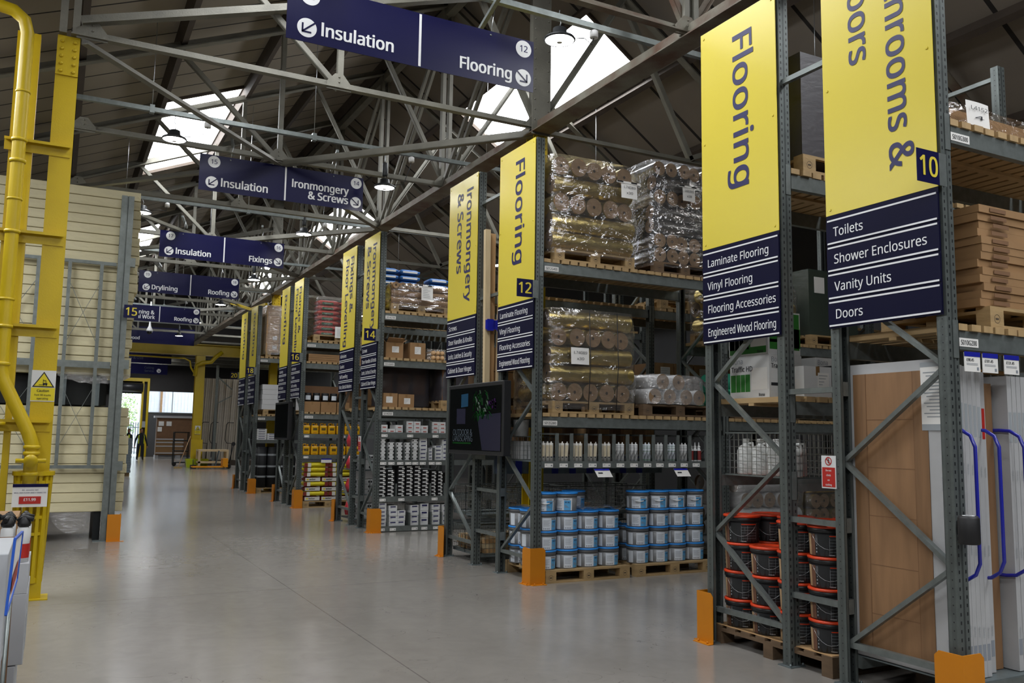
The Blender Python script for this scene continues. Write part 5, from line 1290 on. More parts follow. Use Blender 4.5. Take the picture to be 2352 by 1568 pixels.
def carton(x0, x1, y0, y1, z0, z1, label, m='cardboard', grp=None, ticket=None, tape=True, name='carton'):
    g = empty(name, ((x0+x1)/2, (y0+y1)/2, z0)); tag(g, label, 'carton', grp)
    MB().box(x0, x1, y0, y1, z0, z1).build('box_body', m, g)
    if tape:
        xm = (x0+x1)/2; MB().box(xm-0.02, xm+0.02, y0-0.001, y0, z1-(z1-z0)*0.3, z1).box(xm-0.02, xm+0.02, y0, y1, z1, z1+0.001).build('parcel_tape', 'tape', g)
    if ticket:
        a, b, c, d = ticket; w, h = x1-x0, z1-z0
        MB().box(x0+w*a, x0+w*b, y0-0.002, y0, z0+h*c, z0+h*d).build('address_label', 'paper', g)
        m_ = MB(); [m_.box(x0+w*(a+0.03), x0+w*(b-0.06*(k+1)), y0-0.003, y0-0.002, z0+h*(d-(k+1)*(d-c)/5), z0+h*(d-(k+1)*(d-c)/5)+0.004) for k in range(4)]; m_.build('label_print', 'label_print', g)
    return g
ZA = 1.995
def bona(x0, y0, z0, label, n2=True):
    x1, y1, z1 = x0+0.36, y0+0.46, z0+0.355
    g = empty('lacquer_carton', ((x0+x1)/2, (y0+y1)/2, z0)); tag(g, label, 'carton', 'white and green cartons')
    MB().box(x0, x1, y0, y1, z0, z1).build('box_body', 'white', g)
    MB().box(x0-0.001, x0, y0+0.22, y1-0.01, z0+0.055, z0+0.20).box(x0+0.13, x1, y0-0.001, y0, z0+0.06, z0+0.22).build('green_panel', 'green_label', g)
    m = MB(); [m.box(x0-0.0015, x0-0.001, y0+0.22+0.055*k, y0+0.223+0.055*k, z0+0.055, z0+0.20) for k in (1, 2, 3)]; m.box(x0-0.0015, x0, y0+0.02, y0+0.2, z0+0.07, z0+0.25); m.build('label_sheet', 'paper', g)
    XD = (0, -1, 0)
    text('Bona', (x0, y1-0.02, z0+0.29), XD, (0, 0, 1), 0.045, 'label_print', g); text('Traffic HD', (x0, y1-0.02, z0+0.225), XD, (0, 0, 1), 0.042, 'label_ink', g, bold=0.015)
    text('Bona', (x0+0.02, y0, z0+0.295), (1, 0, 0), (0, 0, 1), 0.04, 'label_print', g); text('Traffic HD', (x0+0.02, y0, z0+0.245), (1, 0, 0), (0, 0, 1), 0.036, 'label_ink', g, bold=0.015)
    text('Bona', (x0, y0+0.12, z0+0.018), XD, (0, 0, 1), 0.022, 'label_ink', g, bold=0.02)
    m = MB().box(x0+0.02, x0+0.11, y0-0.001, y0, z0+0.10, z0+0.125); m.build('hazard_print', 'label_ink', g)
    return g
bona(5.10, 5.24, ZA, 'white and green carton, lower of the two on the shelf above the baskets')
g = bona(5.10, 5.25, ZA+0.357, 'white and green carton, upper of the two, under the Flooring banner'); 
MB().box(5.099, 5.10, 5.27, 5.70, ZA+0.372, ZA+0.70).box(5.12, 5.45, 5.249, 5.25, ZA+0.40, ZA+0.70).build('green_panel', 'green_label', g)
bona(5.62, 5.24, ZA, 'white and green carton standing further in than the stacked pair')
carton(5.15, 5.45, 4.92, 5.12, ZA, ZA+0.24, 'small white carton with a green mark near the notice post', 'white', ticket=(0.5, 0.9, 0.3, 0.8))
g = empty('boxed_tin', (5.6, 5.0, ZA)); tag(g, 'dark box in clear film beside the small white carton', 'box')
MB().box(5.5, 5.75, 4.92, 5.15, ZA, ZA+0.26).build('box_body', 'label_black', g); MB().box(5.51, 5.74, 4.918, 4.92, ZA+0.05, ZA+0.2).build('front_label', 'green_label', g)
# dark-wrapped load at the top
pallet(5.7, 5.32, 3.785, 'pallet under the dark-wrapped load between the two nearest banners', 1.1, 0.88)
for i in range(8):
    o = MB().box(5.2, 6.2, 4.93, 5.72, 3.93+0.107*i, 3.93+0.107*i+0.104).build('boxed_flooring', 'cardboard_dark'); tag(o, 'flat flooring carton inside the dark wrap, %s from the bottom' % ORD[i], 'carton', 'dark wrapped flooring cartons')
o = MB().box(5.18, 6.22, 4.915, 5.735, 3.90, 4.80).build('stretch_wrap', 'film_dark'); tag(o, 'dark stretch film round the flat flooring cartons at the top', 'stretch wrap', 'stretch film wraps')
o = MB().tube([(5.6, 4.885, 3.9), (5.6, 4.885, 4.4), (5.6, 4.89, 4.81)], 0.006, 6).build('strap', 'black'); tag(o, 'black strap down the dark-wrapped load', 'strap')
# green-wrapped load in the bay behind
pallet(9.85, 9.2, 2.995, 'pallet under the green-wrapped cartons, seen between the banners', 1.1, 0.9)
for i in range(6):
    carton(9.36, 10.3, 8.82, 9.6, 3.14+0.155*i, 3.14+0.155*i+0.15, 'carton in the green-wrapped load, %s from the bottom' % ORD[i], 'cardboard_dark', 'green wrapped cartons', tape=False)
o = MB().box(9.345, 10.315, 8.805, 9.615, 3.12, 4.085).build('stretch_wrap', 'film_green'); tag(o, 'green stretch film round the cartons seen between the banners', 'stretch wrap', 'stretch film wraps')
for i, (x, w) in enumerate(((9.45, 0.2), (9.95, 0.22))):
    o = MB().box(x, x+w, 8.798, 8.802, 3.75, 3.98).build('load_label', 'paper'); tag(o, 'white label sheet on the green-wrapped load, %s one' % ('left', 'right')[i], 'label sheet', 'load labels')
# ------------------------------------------------------------------ door stock
for y, sd in ((3.56, 'front'), (4.34, 'back')):
    o = MB().box(X0+PW, X0+BAY, y-0.04, y+0.04, 0.11, 0.19).build('door_support_rail', 'galv'); tag(o, 'galvanised %s rail carrying the stood-up doors' % sd, 'rail', 'door rails')
m = MB().box(X0+PW, X0+BAY, 3.52, 4.38, 0.19, 0.20); o = m.build('steel_shelf', 'galv_dull'); tag(o, 'low steel shelf under the stood-up doors', 'shelf')
def door_face(x, y0, y1, z0, z1, label):
    g = empty('wrapped_door', (x, (y0+y1)/2, z0)); tag(g, label, 'door', 'wrapped oak doors')
    MB().box(x, x+0.04, y0, y1, z0, z1).build('wrapping', 'door_wrap', g)
    b = 0.055; a0, a1, b0, b1 = y0+0.13, y1-b, z0+0.06, z1-0.07
    MB().box(x-0.002, x, a0, a1, b0, b1).build('door_leaf', 'oak', g)
    s = 0.105; MB().box(x-0.004, x-0.002, a0, a0+s, b0, b1).box(x-0.004, x-0.002, a1-s, a1, b0, b1).build('stile', 'oak_stile', g)
    m = MB(); n = 6
    for k in range(1, n): z = b0+(b1-b0)*(k-0.28)/(n-0.3); m.box(x-0.0032, x-0.002, a0+s, a1-s, z, z+0.004)
    for y in (a0+s, a1-s): m.box(x-0.0045, x-0.002, y-0.002, y+0.002, b0, b1)
    m.build('groove_lines', 'cardboard_dark', g)
    MB().box(x-0.006, x-0.004, y0+0.002, y0+0.17, z1-0.46, z1-0.02).build('leaflet', 'paper', g)
    m = MB(); m.box(x-0.007, x-0.006, y0+0.002, y0+0.17, z1-0.46, z1-0.42); m.box(x-0.007, x-0.006, y0+0.002, y0+0.17, z1-0.05, z1-0.02); [m.box(x-0.007, x-0.006, y0+0.02, y0+0.15-0.02*(k % 3), z1-0.09-k*0.022, z1-0.083-k*0.022) for k in range(14)]; m.build('leaflet_print', 'wrap_ink', g)
    for k in range(3): text('deanta', (x, y0+0.045, z1-0.75-k*0.5), (0, 0, -1), (0, -1, 0), 0.022, 'wrap_ink', g)
    return g
door_face(4.995, 3.60, 4.37, 0.205, 2.19, 'oak panelled door in white wrapping, face to the aisle behind the nearest post')
def door_edge(x, w, label, red=False, z0=0.205, z1=2.15, y0=3.57):
    g = empty('wrapped_door', (x, 3.95, z0)); tag(g, label, 'door', 'wrapped oak doors')
    MB().box(x, x+w, y0, y0+0.78, z0, z1).build('wrapping', 'door_wrap', g)
    m = MB(); m.box(x+0.008, x+w-0.008, y0-0.001, y0, z1-0.44, z1-0.24)
    m.build('edge_label', 'red' if red else 'wrap_ink', g)
    MB().box(x+0.006, x+w-0.006, y0-0.001, y0, z0+0.1, z0+0.2).build('code_label', 'label_print', g)
    for k in range(3): text('deanta', (x+w/2-0.008, y0-0.001, z1-0.62-k*0.5), (0, 0, -1), (1, 0, 0), 0.016, 'wrap_ink', g)
    return g
MB_x = 5.085
for i in range(5): door_edge(MB_x+i*0.043, 0.041, 'white-wrapped door edge, %s of the tight row after the oak-faced door' % ORD[i], z1=2.15-0.006*i)
for i in range(2): door_edge(5.325+i*0.046, 0.044, 'white-wrapped door edge with a red label, %s of the two' % ORD[i], True, 0.205, 2.12, 3.62)
g = empty('bare_door', (5.5, 3.95, 0.205)); tag(g, 'bare dark oak door edge between the red-labelled and last wrapped doors', 'door')
MB().box(5.44, 5.55, 3.66, 4.42-0.02, 0.205, 2.05).build('door_leaf', 'oak_stile', g)
for i in range(4): door_edge(5.58+i*0.05, 0.045, 'white-wrapped door edge at the picture edge, %s in' % ORD[i], z1=2.1)
g = empty('bare_door', (5.06, 3.95, 0.205)); tag(g, 'thin brown oak door edge right behind the white-faced door', 'door')
MB().box(5.042, 5.078, 3.63, 4.38, 0.205, 2.02).build('door_leaf', 'oak_stile', g)
for i, x in enumerate((5.065, 5.302, 5.56)):
    t = empty('divider_hoop', (x, 3.5, 0.8)); tag(t, 'blue tubular divider hoop between the stood-up doors, %s from the post' % ORD[i], 'divider hoop', 'blue divider hoops')
    MB().tube([(x, 4.3, 1.74), (x, 3.62, 1.74), (x, 3.55, 1.735), (x, 3.49, 1.70), (x, 3.46, 1.63), (x, 3.46, 0.92), (x, 3.49, 0.85), (x, 3.55, 0.81), (x, 3.62, 0.80), (x, 4.3, 0.80)], 0.0115, 10).build('tube', 'blue_tube', t)
for i, x in enumerate((5.02, 5.2, 5.42)):
    g = empty('hanging_price_ticket', (x, 3.47, 2.12)); tag(g, 'blue-topped price ticket hanging under the nearest beam, %s from the post' % ORD[i], 'price ticket', 'hanging price tickets')
    MB().box(x, x+0.155, 3.476, 3.480, 2.10, 2.22).build('ticket', 'paper', g); MB().box(x, x+0.155, 3.474, 3.476, 2.195, 2.225).build('ticket_header', 'blue_tube', g)
    text(('£98.45', '£101.45', '£131.45')[i], (x+0.02, 3.476, 2.165), (1, 0, 0), (0, 0, 1), 0.018, 'label_ink', g, bold=0.02, lift=0.001)
    m = MB(); [m.box(x+0.02, x+0.13, 3.475, 3.476, 2.15-0.008*k, 2.153-0.008*k) for k in range(2)]; m.box(x+0.12, x+0.14, 3.475, 3.476, 2.11, 2.13); m.build('ticket_print', 'label_print', g)
# flat cartons on the level above the doors
pallet(5.95, 3.95, 2.405, 'pallet under the stacked flat brown cartons above the doors', 1.15, 0.85, 'pallet_wood')
for i in range(13):
    dx = rnd.uniform(-0.02, 0.02); z = 2.55+i*0.0525
    g = carton(5.34+dx, 6.35+dx, 3.55+rnd.uniform(-.01, .02), 4.33, z, z+0.051, 'flat brown carton above the doors, %s from the bottom' % ORD[i], 'cardboard', 'flat brown cartons', tape=False)
    MB().box(5.45+dx, 5.62+dx, 3.538, 3.541, z+0.012, z+0.038).build('print_mark', 'cardboard_dark', g)
for i in range(3):
    z = 3.745+i*0.06
    o = MB().box(5.06-0.02*i, 6.9, 3.62+0.03*i, 4.3, z, z+0.057).build('flat_board', 'cardboard'); tag(o, 'brown board in the wrapped bundle over the nearest beam, %s from bottom' % ORD[i], 'board', 'wrapped brown boards')
wrap_shell(5.02, 6.93, 3.6, 4.32, 3.745, 3.94, 'film_thin', 'clear film round the boards over the nearest beam', 0.015, 14, nz=5)
note_paper(5.25, 3.55, 3.765, 0.24, 0.17, ('L4152', '4'), 'curling white note on the wrapped boards over the nearest beam')
g = empty('short_upright', (6.5, 4.2, 3.8)); tag(g, 'short galvanised post end standing up behind the wrapped boards', 'rack post')
MB().box(6.05, 6.14, 4.44, 4.50, 0.0, 4.45).box(6.2, 6.28, 4.44, 4.50, 0.0, 4.45).build('post', 'galv', g)
# ------------------------------------------------------------------ timber basket rack (seen end-on and through the gap)
pallet(5.7, 10.8, 2.045, 'pallet on the timber basket rack middle level, behind the gold rolls', 1.15, 0.9)
for i in range(3):
    for j in range(2): carton(5.15+i*0.38, 5.5+i*0.38, 10.4, 11.15, 2.19+j*0.33, 2.51+j*0.33, 'brown carton behind the gold rolls, %s across, %s' % (ORD[i], ('lower', 'upper')[j]), 'cardboard', 'cartons behind the gold rolls')
for (x, nm) in ((8.4, 'second bay'), (9.75, 'second bay, further')):
    pallet(x, 10.8, 2.045, 'pallet on the timber basket rack, %s' % nm, 1.15, 0.9)
    for i in range(3):
        for j in range(2): carton(x-0.55+i*0.37, x-0.2+i*0.37, 10.4, 11.15, 2.19+j*0.3, 2.48+j*0.3, 'brown carton deep along the %s, %s across, %s' % (nm, ORD[i], ('lower', 'upper')[j]), 'cardboard', 'deep brown cartons', ticket=(0.3, 0.8, 0.3, 0.8))
pallet(6.95, 10.8, 2.045, 'pallet of silver-wrapped packs right of the brown cartons, timber basket rack', 1.15, 0.9)
for i in range(4):
    o = MB().box(6.45, 7.4, 10.4, 11.2, 2.19+i*0.12, 2.19+i*0.12+0.115).build('foil_pack', 'silver_foil'); tag(o, 'flat silver-wrapped pack on the timber basket rack, %s from bottom' % ORD[i], 'pack', 'silver packs')
pallet(8.5, 10.8, 3.6, 'pallet of pale bags at the back of the top level', 1.15, 0.9)
for i in range(5):
    for j in range(2):
        o = MB().lathe([(0.0, -0.3), (0.075, -0.28), (0.085, 0), (0.075, 0.28), (0.0, 0.3)], (0, 0, 0), 12, 'x').build('filled_bag', 'bag_white'); o.location = (8.25+j*0.6, 10.6, 3.83+i*0.13); o.scale = (1, 2.2, 0.8)
        tag(o, 'pale filled bag on the deep top level, %s stack, %s from bottom' % (ORD[j], ORD[i]), 'bag', 'pale bags')
for (y0, y1, z0, z1, what) in ((10.36, 10.85, 0.12, 0.45, 'lower front'), (10.36, 10.85, 0.62, 0.98, 'upper front'), (10.88, 11.26, 0.12, 0.45, 'lower back'), (10.88, 11.26, 0.62, 0.98, 'upper back')):
    for b in range(2):
        x0 = 5.02+b*1.35
        cage(x0, x0+1.3, y0, y1, z0+0.01, z1, '%s wire basket for timber offcuts, %s from the aisle' % (what, ORD[b]), 0.055)
        o = MB().box(x0, x0+1.3, y0, y1, z0-0.03, z0).build('steel_shelf', 'galv_dull'); tag(o, 'thin steel shelf under the %s timber basket, %s from the aisle' % (what, ORD[b]), 'shelf', 'thin steel shelves')
        if z0 < 0.3:
            n = 0
            for i in range(4):
                for j in range(3):
                    xx = x0+0.04+(0.0 if j % 2 else 0.02); zz = z0+0.013+j*0.062; yy = y0+0.03+i*(y1-y0-0.06)/4.2
                    o = MB().box(xx, xx+1.1-0.1*(i % 2), yy, yy+0.085, zz, zz+0.055).build('timber_offcut', 'pine_pale' if (i+j) % 2 else 'pine'); n += 1
                    tag(o, 'sawn timber in %s basket, %s from aisle, %s up, row %s' % (what, ORD[b], ORD[j], ORD[i]), 'timber', 'timber pieces in baskets')
for i in range(4):
    x = 4.86+0.082*i; y = 10.0+0.07*(i % 2)
    o = MB().box(-0.036, 0.036, -0.03, 0.03, 0, 2.92-0.03*(i % 3)).build('timber_length', 'pine' if i % 2 else 'pine_pale'); o.location = (x+0.02, y, 1.412); o.rotation_euler = (0, 0.01*(i-1), 0)
    tag(o, 'tall pale timber length standing in the gap behind the Flooring 12 banner, %s of four' % ORD[i], 'timber', 'standing timber lengths')
g = empty('timber_support_tray', (5.2, 10.1, 1.36)); tag(g, 'steel tray with blue clips holding the standing timber lengths', 'timber holder')
MB().box(4.84, 7.6, 9.92, 10.22, 1.36, 1.41).build('tray', 'galv', g)
for i in range(9):
    x = 5.0+i*0.27; MB().box(x, x+0.09, 9.90, 9.915, 1.18, 1.40).build('clip', 'navy_clip', g)
MB().box(4.96, 7.6, 9.915, 9.925, 1.18, 1.36).build('clip_rail', 'galv_dull', g)
g = empty('timber_clamp', (5.1, 10.05, 3.08)); tag(g, 'bright blue clamp round the tall timber lengths beside the number 12 banner', 'clamp')
MB().box(4.83, 5.22, 9.935, 9.965, 3.02, 3.14).box(4.84, 4.93, 9.925, 9.935, 3.0, 3.15).box(4.98, 5.08, 9.925, 9.935, 3.0, 3.15).build('clamp_body', 'blue_tube', g)
for i in range(12):
    o = MB().box(5.3+i*0.19, 5.3+i*0.19+0.14, 10.0, 10.1, 1.43, 2.0+0.12*(i % 3)).build('timber_length', 'pine' if i % 2 else 'oak_stile'); tag(o, 'short timber length standing behind the cartridge shelf, %s from the column' % ORD[i], 'timber', 'short standing timber')
# white tub and small packs behind screens
g = empty('white_tub', (5.15, 9.35, 1.75)); tag(g, 'white tub behind the screen edge, over the wire basket', 'tub')
MB().lathe([(0.085, 0), (0.1, 0.19), (0.105, 0.2), (0.0, 0.2)], (5.12, 9.5, 1.66), 20).build('tub_body', 'white', g)
cage(5.0, 5.5, 9.30, 9.62, SZ+0.005, 1.655, 'wire basket of white packs at the back of the cartridge shelf', 0.05)
for i in range(4):
    o = MB().box(5.03+0.11*i, 5.12+0.11*i, 9.34, 9.58, SZ+0.012, 1.60).build('white_pack', 'white'); tag(o, 'white pack in the basket behind the cartridges, %s in' % ORD[i], 'pack', 'white packs in the basket')
# ------------------------------------------------------------------ small box shelves (number 14 rack)
def box_proto(kind, w, d, h):
    r = empty('small_carton', (0, 0, 0))
    if kind == 'black':
        MB().box(0, w, 0, d, 0, h).build('box_body', 'black', r)
        MB().box(w*0.12, w*0.78, -0.001, 0, h*0.52, h*0.86).build('white_panel', 'white', r)
        MB().box(w*0.58, w*0.92, -0.001, 0, h*0.08, h*0.40).build('end_ticket', 'paper', r)
    elif kind == 'mix':
        MB().box(0, w, 0, d, 0, h).build('box_body', 'white', r)
        m = MB(); m.box(0, w*0.2, -0.001, 0, h*0.3, h*0.75).box(w*0.82, w, -0.001, 0, h*0.3, h*0.75).build('dark_mark', 'black', r)
    elif kind == 'red':
        MB().box(0, w, 0, d, 0, h).build('box_body', 'white', r); MB().box(w*0.3, w*0.8, -0.001, 0, h*0.25, h*0.5).build('brand_strip', 'brick_red', r)
    else:
        MB().box(0, w, 0, d, 0, h).build('box_body', 'white', r)
        MB().box(w*0.18, w*0.82, -0.001, 0, h*0.60, h*0.84).build('brand_strip', 'ink_navy', r)
        MB().box(w*0.14, w*0.4, -0.001, 0, h*0.42, h*0.48).build('small_print', 'label_print', r)
    return r
BP = {}
def small_box(kind, w, d, h, loc, label, grp):
    k = (kind, round(w, 3), round(h, 3))
    if k not in BP: BP[k] = box_proto(kind, w, d, h); BP[k].location = loc; tag(BP[k], label, 'small box', grp); return
    dup(BP[k], loc, label, 'small box', grp)
YI = 14.33
def box_shelf(z, name, stacks, divs, tk):
    r, a, b = tray('IJ', 0, z, 'galvanised steel shelf of %s' % name, h=0.085)
    for x in divs: MB().box(x-0.008, x+0.008, YI+0.0, YI+0.4, z, z+0.22).build('divider', 'galv', r)
    tickets(r, YI, z-0.01, tk)
    for si, (kind, x, w, h, n) in enumerate(stacks):
        for i in range(n):
            small_box(kind, w, 0.3, h*0.96, (x+rnd.uniform(-.003, .003), YI+0.03+rnd.uniform(0, .01), z+i*h), '%s: %s stack, %s from bottom' % (name[:1].upper()+name[1:] if False else name.replace('rows of ', ''), ORD[si], ORD[i]), name)
box_shelf(0.095, 'white purple-labelled cartons on the bottom shelf', [('wh', 4.99, 0.15, 0.066, 6), ('wh', 5.19, 0.15, 0.088, 4), ('wh', 5.345, 0.14, 0.088, 3), ('wh', 5.585, 0.15, 0.088, 4), ('wh', 5.765, 0.15, 0.125, 3), ('wh', 5.985, 0.15, 0.088, 4), ('wh', 6.18, 0.15, 0.088, 4)], [5.155, 5.565, 5.745, 5.965, 6.16], [5.0, 5.2, 5.6, 5.78, 6.0])
box_shelf(0.595, 'black white-labelled boxes on the second shelf', [('black', 4.985, 0.135, 0.066, 8), ('black', 5.135, 0.135, 0.066, 7), ('black', 5.33, 0.135, 0.066, 8), ('black', 5.48, 0.135, 0.066, 8), ('black', 5.63, 0.135, 0.066, 8), ('black', 5.775, 0.135, 0.066, 7), ('black', 5.955, 0.10, 0.062, 7), ('black', 6.08, 0.10, 0.062, 7), ('black', 6.25, 0.12, 0.066, 6)], [5.30, 5.935, 6.20], [5.0, 5.34, 5.96])
box_shelf(1.215, 'small white boxes on the third shelf', [('mix', 5.0, 0.09, 0.062, 6), ('mix', 5.145, 0.10, 0.062, 5), ('mix', 5.30, 0.10, 0.062, 5), ('mix', 5.45, 0.09, 0.062, 5), ('mix', 5.585, 0.10, 0.062, 6), ('wh', 5.72, 0.14, 0.07, 6), ('wh', 5.89, 0.075, 0.055, 4), ('wh', 6.01, 0.14, 0.065, 4), ('wh', 6.16, 0.10, 0.075, 5)], [5.12, 5.275, 5.43, 5.565, 5.70, 5.87, 5.99], [4.99, 5.14, 5.30, 5.45, 5.58, 5.72, 5.89, 6.02])
box_shelf(1.69, 'white red-lettered boxes on the upper shelf', [('red', 4.99, 0.13, 0.068, 2), ('red', 5.13, 0.13, 0.068, 1), ('red', 5.27, 0.13, 0.068, 2), ('red', 5.46, 0.13, 0.068, 3), ('red', 5.60, 0.13, 0.068, 3), ('red', 5.74, 0.13, 0.068, 2), ('red', 5.94, 0.13, 0.068, 3), ('red', 6.08, 0.13, 0.068, 3)], [5.44, 5.92], [5.0, 5.47, 5.95])
Z5, Z6, Z7 = 2.135, 2.995, 3.815
carton(5.03, 5.29, 14.38, 14.7, Z5, Z5+0.24, 'small brown carton with white ticket, left one on the lower timber deck', 'cardboard', 'small ticketed cartons', ticket=(0.2, 0.65, 0.3, 0.75))
carton(5.31, 5.60, 14.38, 14.7, Z5, Z5+0.23, 'small brown carton with white ticket, right one on the lower timber deck', 'cardboard', 'small ticketed cartons', ticket=(0.35, 0.75, 0.25, 0.7))
for i, mm in enumerate(('bag_yellow', 'label_cream', 'label_cream')):
    g = carton(5.08+i*0.31, 5.34+i*0.31, 14.75, 15.1, Z5+0.15, Z5+0.72, 'orange-fronted carton inside dark film, %s from left' % ORD[i], 'cardboard_dark', 'orange fronted cartons', tape=False)
    MB().box(5.10+i*0.31, 5.32+i*0.31, 14.747, 14.75, Z5+0.25, Z5+0.6).build('front_panel', 'yellow_orange', g)
wrap_shell(5.05, 6.05, 14.72, 15.13, Z5+0.03, Z5+0.74, 'film_dark', 'dark film over the orange-fronted cartons', 0.02, 21)
pallet(6.6, 14.78, Z5, 'pallet under the dark-wrapped brown goods beside the orange cartons', 0.98, 0.8)
carton(6.15, 7.1, 14.42, 15.1, Z5+0.145, Z5+0.72, 'large brown box inside the dark wrap', 'cardboard_dark')
wrap_shell(6.12, 7.13, 14.39, 15.13, Z5+0.1, Z5+0.74, 'film_dark', 'dark film round the large brown box', 0.02, 22)
g = carton(5.05, 5.37, 14.38, 14.75, Z6, Z6+0.27, 'open brown carton, left one on the middle timber deck', 'cardboard', 'ticketed cartons', ticket=(0.35, 0.75, 0.35, 0.75))
m = MB(); m.bar((5.05, 14.56, Z6+0.27), (4.98, 14.56, Z6+0.36), 0.3, 0.005).bar((5.37, 14.56, Z6+0.27), (5.45, 14.56, Z6+0.33), 0.3, 0.005).bar((5.21, 14.38, Z6+0.275), (5.21, 14.28, Z6+0.34), 0.3, 0.005); m.build('flap', 'cardboard', g)
carton(5.5, 5.79, 14.38, 14.75, Z6, Z6+0.29, 'closed brown carton, right one on the middle timber deck', 'cardboard', 'ticketed cartons', ticket=(0.3, 0.7, 0.3, 0.75))
g = empty('wrapped_bundle', (6.0, 14.6, Z6)); tag(g, 'film-wrapped bundle with round wooden ends on the middle timber deck', 'bundle')
for i in range(3):
    for j in range(2): MB().lathe([(0.0, -0.25), (0.04, -0.25), (0.04, 0.25), (0.0, 0.25)], (5.96+i*0.085, 14.65, Z6+0.045+j*0.085), 12, 'y').build('wood_end', 'pine', g)
MB().box(5.84, 6.2, 14.42, 14.92, Z6+0.002, Z6+0.2).build('film_cover', 'film_milky', g)
pallet(5.7, 14.78, Z7, 'pallet under the brown paper rolls at the top of the number 14 rack', 1.15, 0.8)
for j in range(3):
    for i in range(1 if j else 2):
        roll((5.7, 14.46+0.42*i, Z7+0.144+0.068+j*0.125), 'x', 1.15, 0.064, 'cardboard', 'long brown paper roll on the number 14 top shelf, layer %s, %s' % (ORD[j], ('front', 'back')[i]), 'brown paper rolls')
for i in range(5): roll((5.2+i*0.13, 14.55, Z7+0.144+0.06+0.27), 'y', 0.35, 0.06, 'cardboard', 'short brown roll end-on over the paper rolls, %s from left' % ORD[i], 'short brown rolls')
wrap_shell(5.08, 6.32, 14.36, 15.12, Z7+0.05, Z7+0.53, 'film', 'glossy film round the brown paper rolls on number 14 top shelf', 0.03, 23, topin=0.12)
note_paper(5.66, 14.32, 4.05, 0.22, 0.26, (), 'white note hanging on the brown paper rolls', 0.3)
def bag(w, d, h, mats, nm='filled_bag'):
    m = MB(); m.smooth = True; nx, ny = 8, 6; 
    for s in (0, 1):
        n = len(m.v)
        for j in range(ny+1):
            for i in range(nx+1):
                u, v = -1+2*i/nx, -1+2*j/ny; e = (1-abs(u)**7)*(1-abs(v)**5); z = h/2+(h/2)*(0.42+0.58*e)*(1 if s else -1)
                m.v.append((w/2*u*(1-0.04*abs(v)), d/2*v, z+noise.noise(Vector((u*2.3, v*2.3, s)))*h*0.07))
        for j in range(ny):
            for i in range(nx):
                q = (n+j*(nx+1)+i, n+j*(nx+1)+i+1, n+(j+1)*(nx+1)+i+1, n+(j+1)*(nx+1)+i)
                m.m = 1 if (len(mats) > 1 and i in (2, 3, 4) and 0) else 0
                m.face(q if s else q[::-1])
    n1 = (nx+1)*(ny+1)
    for i in range(nx): m.face((i, i+1, n1+i+1, n1+i)); m.face((ny*(nx+1)+i+1, ny*(nx+1)+i, n1+ny*(nx+1)+i, n1+ny*(nx+1)+i+1))
    for j in range(ny): a, b = j*(nx+1), (j+1)*(nx+1); m.face((b, a, n1+a, n1+b)); a += nx; b += nx; m.face((a, b, n1+b, n1+a))
    return m
BG = {}
def put_bag(key, maker, loc, label, grp, rz=0.0):
    if key not in BG: BG[key] = maker(); o = BG[key]; o.location = loc; o.rotation_euler = (0, 0, rz); tag(o, label, 'bag', grp); return o
    return dup(BG[key], loc, label, 'bag', grp, rz=rz)
def mk_bag(w, d, h, body, panels):
    r = empty('filled_bag', (0, 0, 0)); bag(w, d, h, [body]).build('sack', body, r)
    for (nm, m_, x0, x1, z0, z1) in panels: MB().box(w*x0-w/2, w*x1-w/2, -d/2-0.004, -d/2+0.01, h*z0, h*z1).build(nm, m_, r)
    return r
for i, x in enumerate((5.2, 5.62, 6.2)):
    for j in range(3 if i < 2 else 2):
        put_bag('blue', lambda: mk_bag(0.40, 0.30, 0.11, 'bag_blue', [('print_panel', 'white', 0.15, 0.85, 0.35, 0.6)]), (x, 14.95, Z7+0.53+j*0.112), 'blue and white bag at the top of the number 14 rack, %s stack, %s up' % (ORD[i], ORD[j]), 'blue and white bags')
for b in range(1):
    for j in range(3):
        for i in range(3): carton(7.85+i*0.5, 8.3+i*0.5, 14.4, 15.0, (0.0, 2.14, 3.82)[j], (0.0, 2.14, 3.82)[j]+0.4, 'plain brown carton deep in the number 14 rack, %s level, %s across' % (ORD[j], ORD[i]), 'cardboard', 'deep plain cartons')
# ------------------------------------------------------------------ Floor Levelling rack: packs of wrapped goods seen between the posts
for j, z in enumerate((0.1, 0.55, 1.0)):
    o = MB().box(X0+PW, 6.6, 15.72, 16.5, z-0.02, z).build('steel_shelf', 'galv_dull'); tag(o, 'thin steel shelf behind the number 14 banner, %s from floor' % ORD[j], 'shelf', 'thin steel shelves')
    for i in range(4):
        for k in range(3): small_box('mix', 0.13, 0.3, 0.085, (5.02+0.15*i, 15.78, z+0.001+k*0.09), 'small white pack behind the number 14 post: shelf %s, stack %s, %s up' % (ORD[j], ORD[i], ORD[k]), 'white packs behind the number 14 post')
for j in range(4):
    o = MB().lathe([(0.0, 0), (0.1, 0.01), (0.12, 0.12), (0.08, 0.26), (0.0, 0.27)], (4.99+0.13, 16.33, 0.12+0.43*j), 14).build('red_bag', 'pink_red'); tag(o, 'shiny pinkish red sack at the far post of the Floor Levelling rack, %s up' % ORD[j], 'bag', 'pinkish red sacks')
carton(5.05, 5.9, 15.75, 16.4, 2.15, 2.6, 'brown carton behind the Floor Levelling banner foot', 'cardboard')
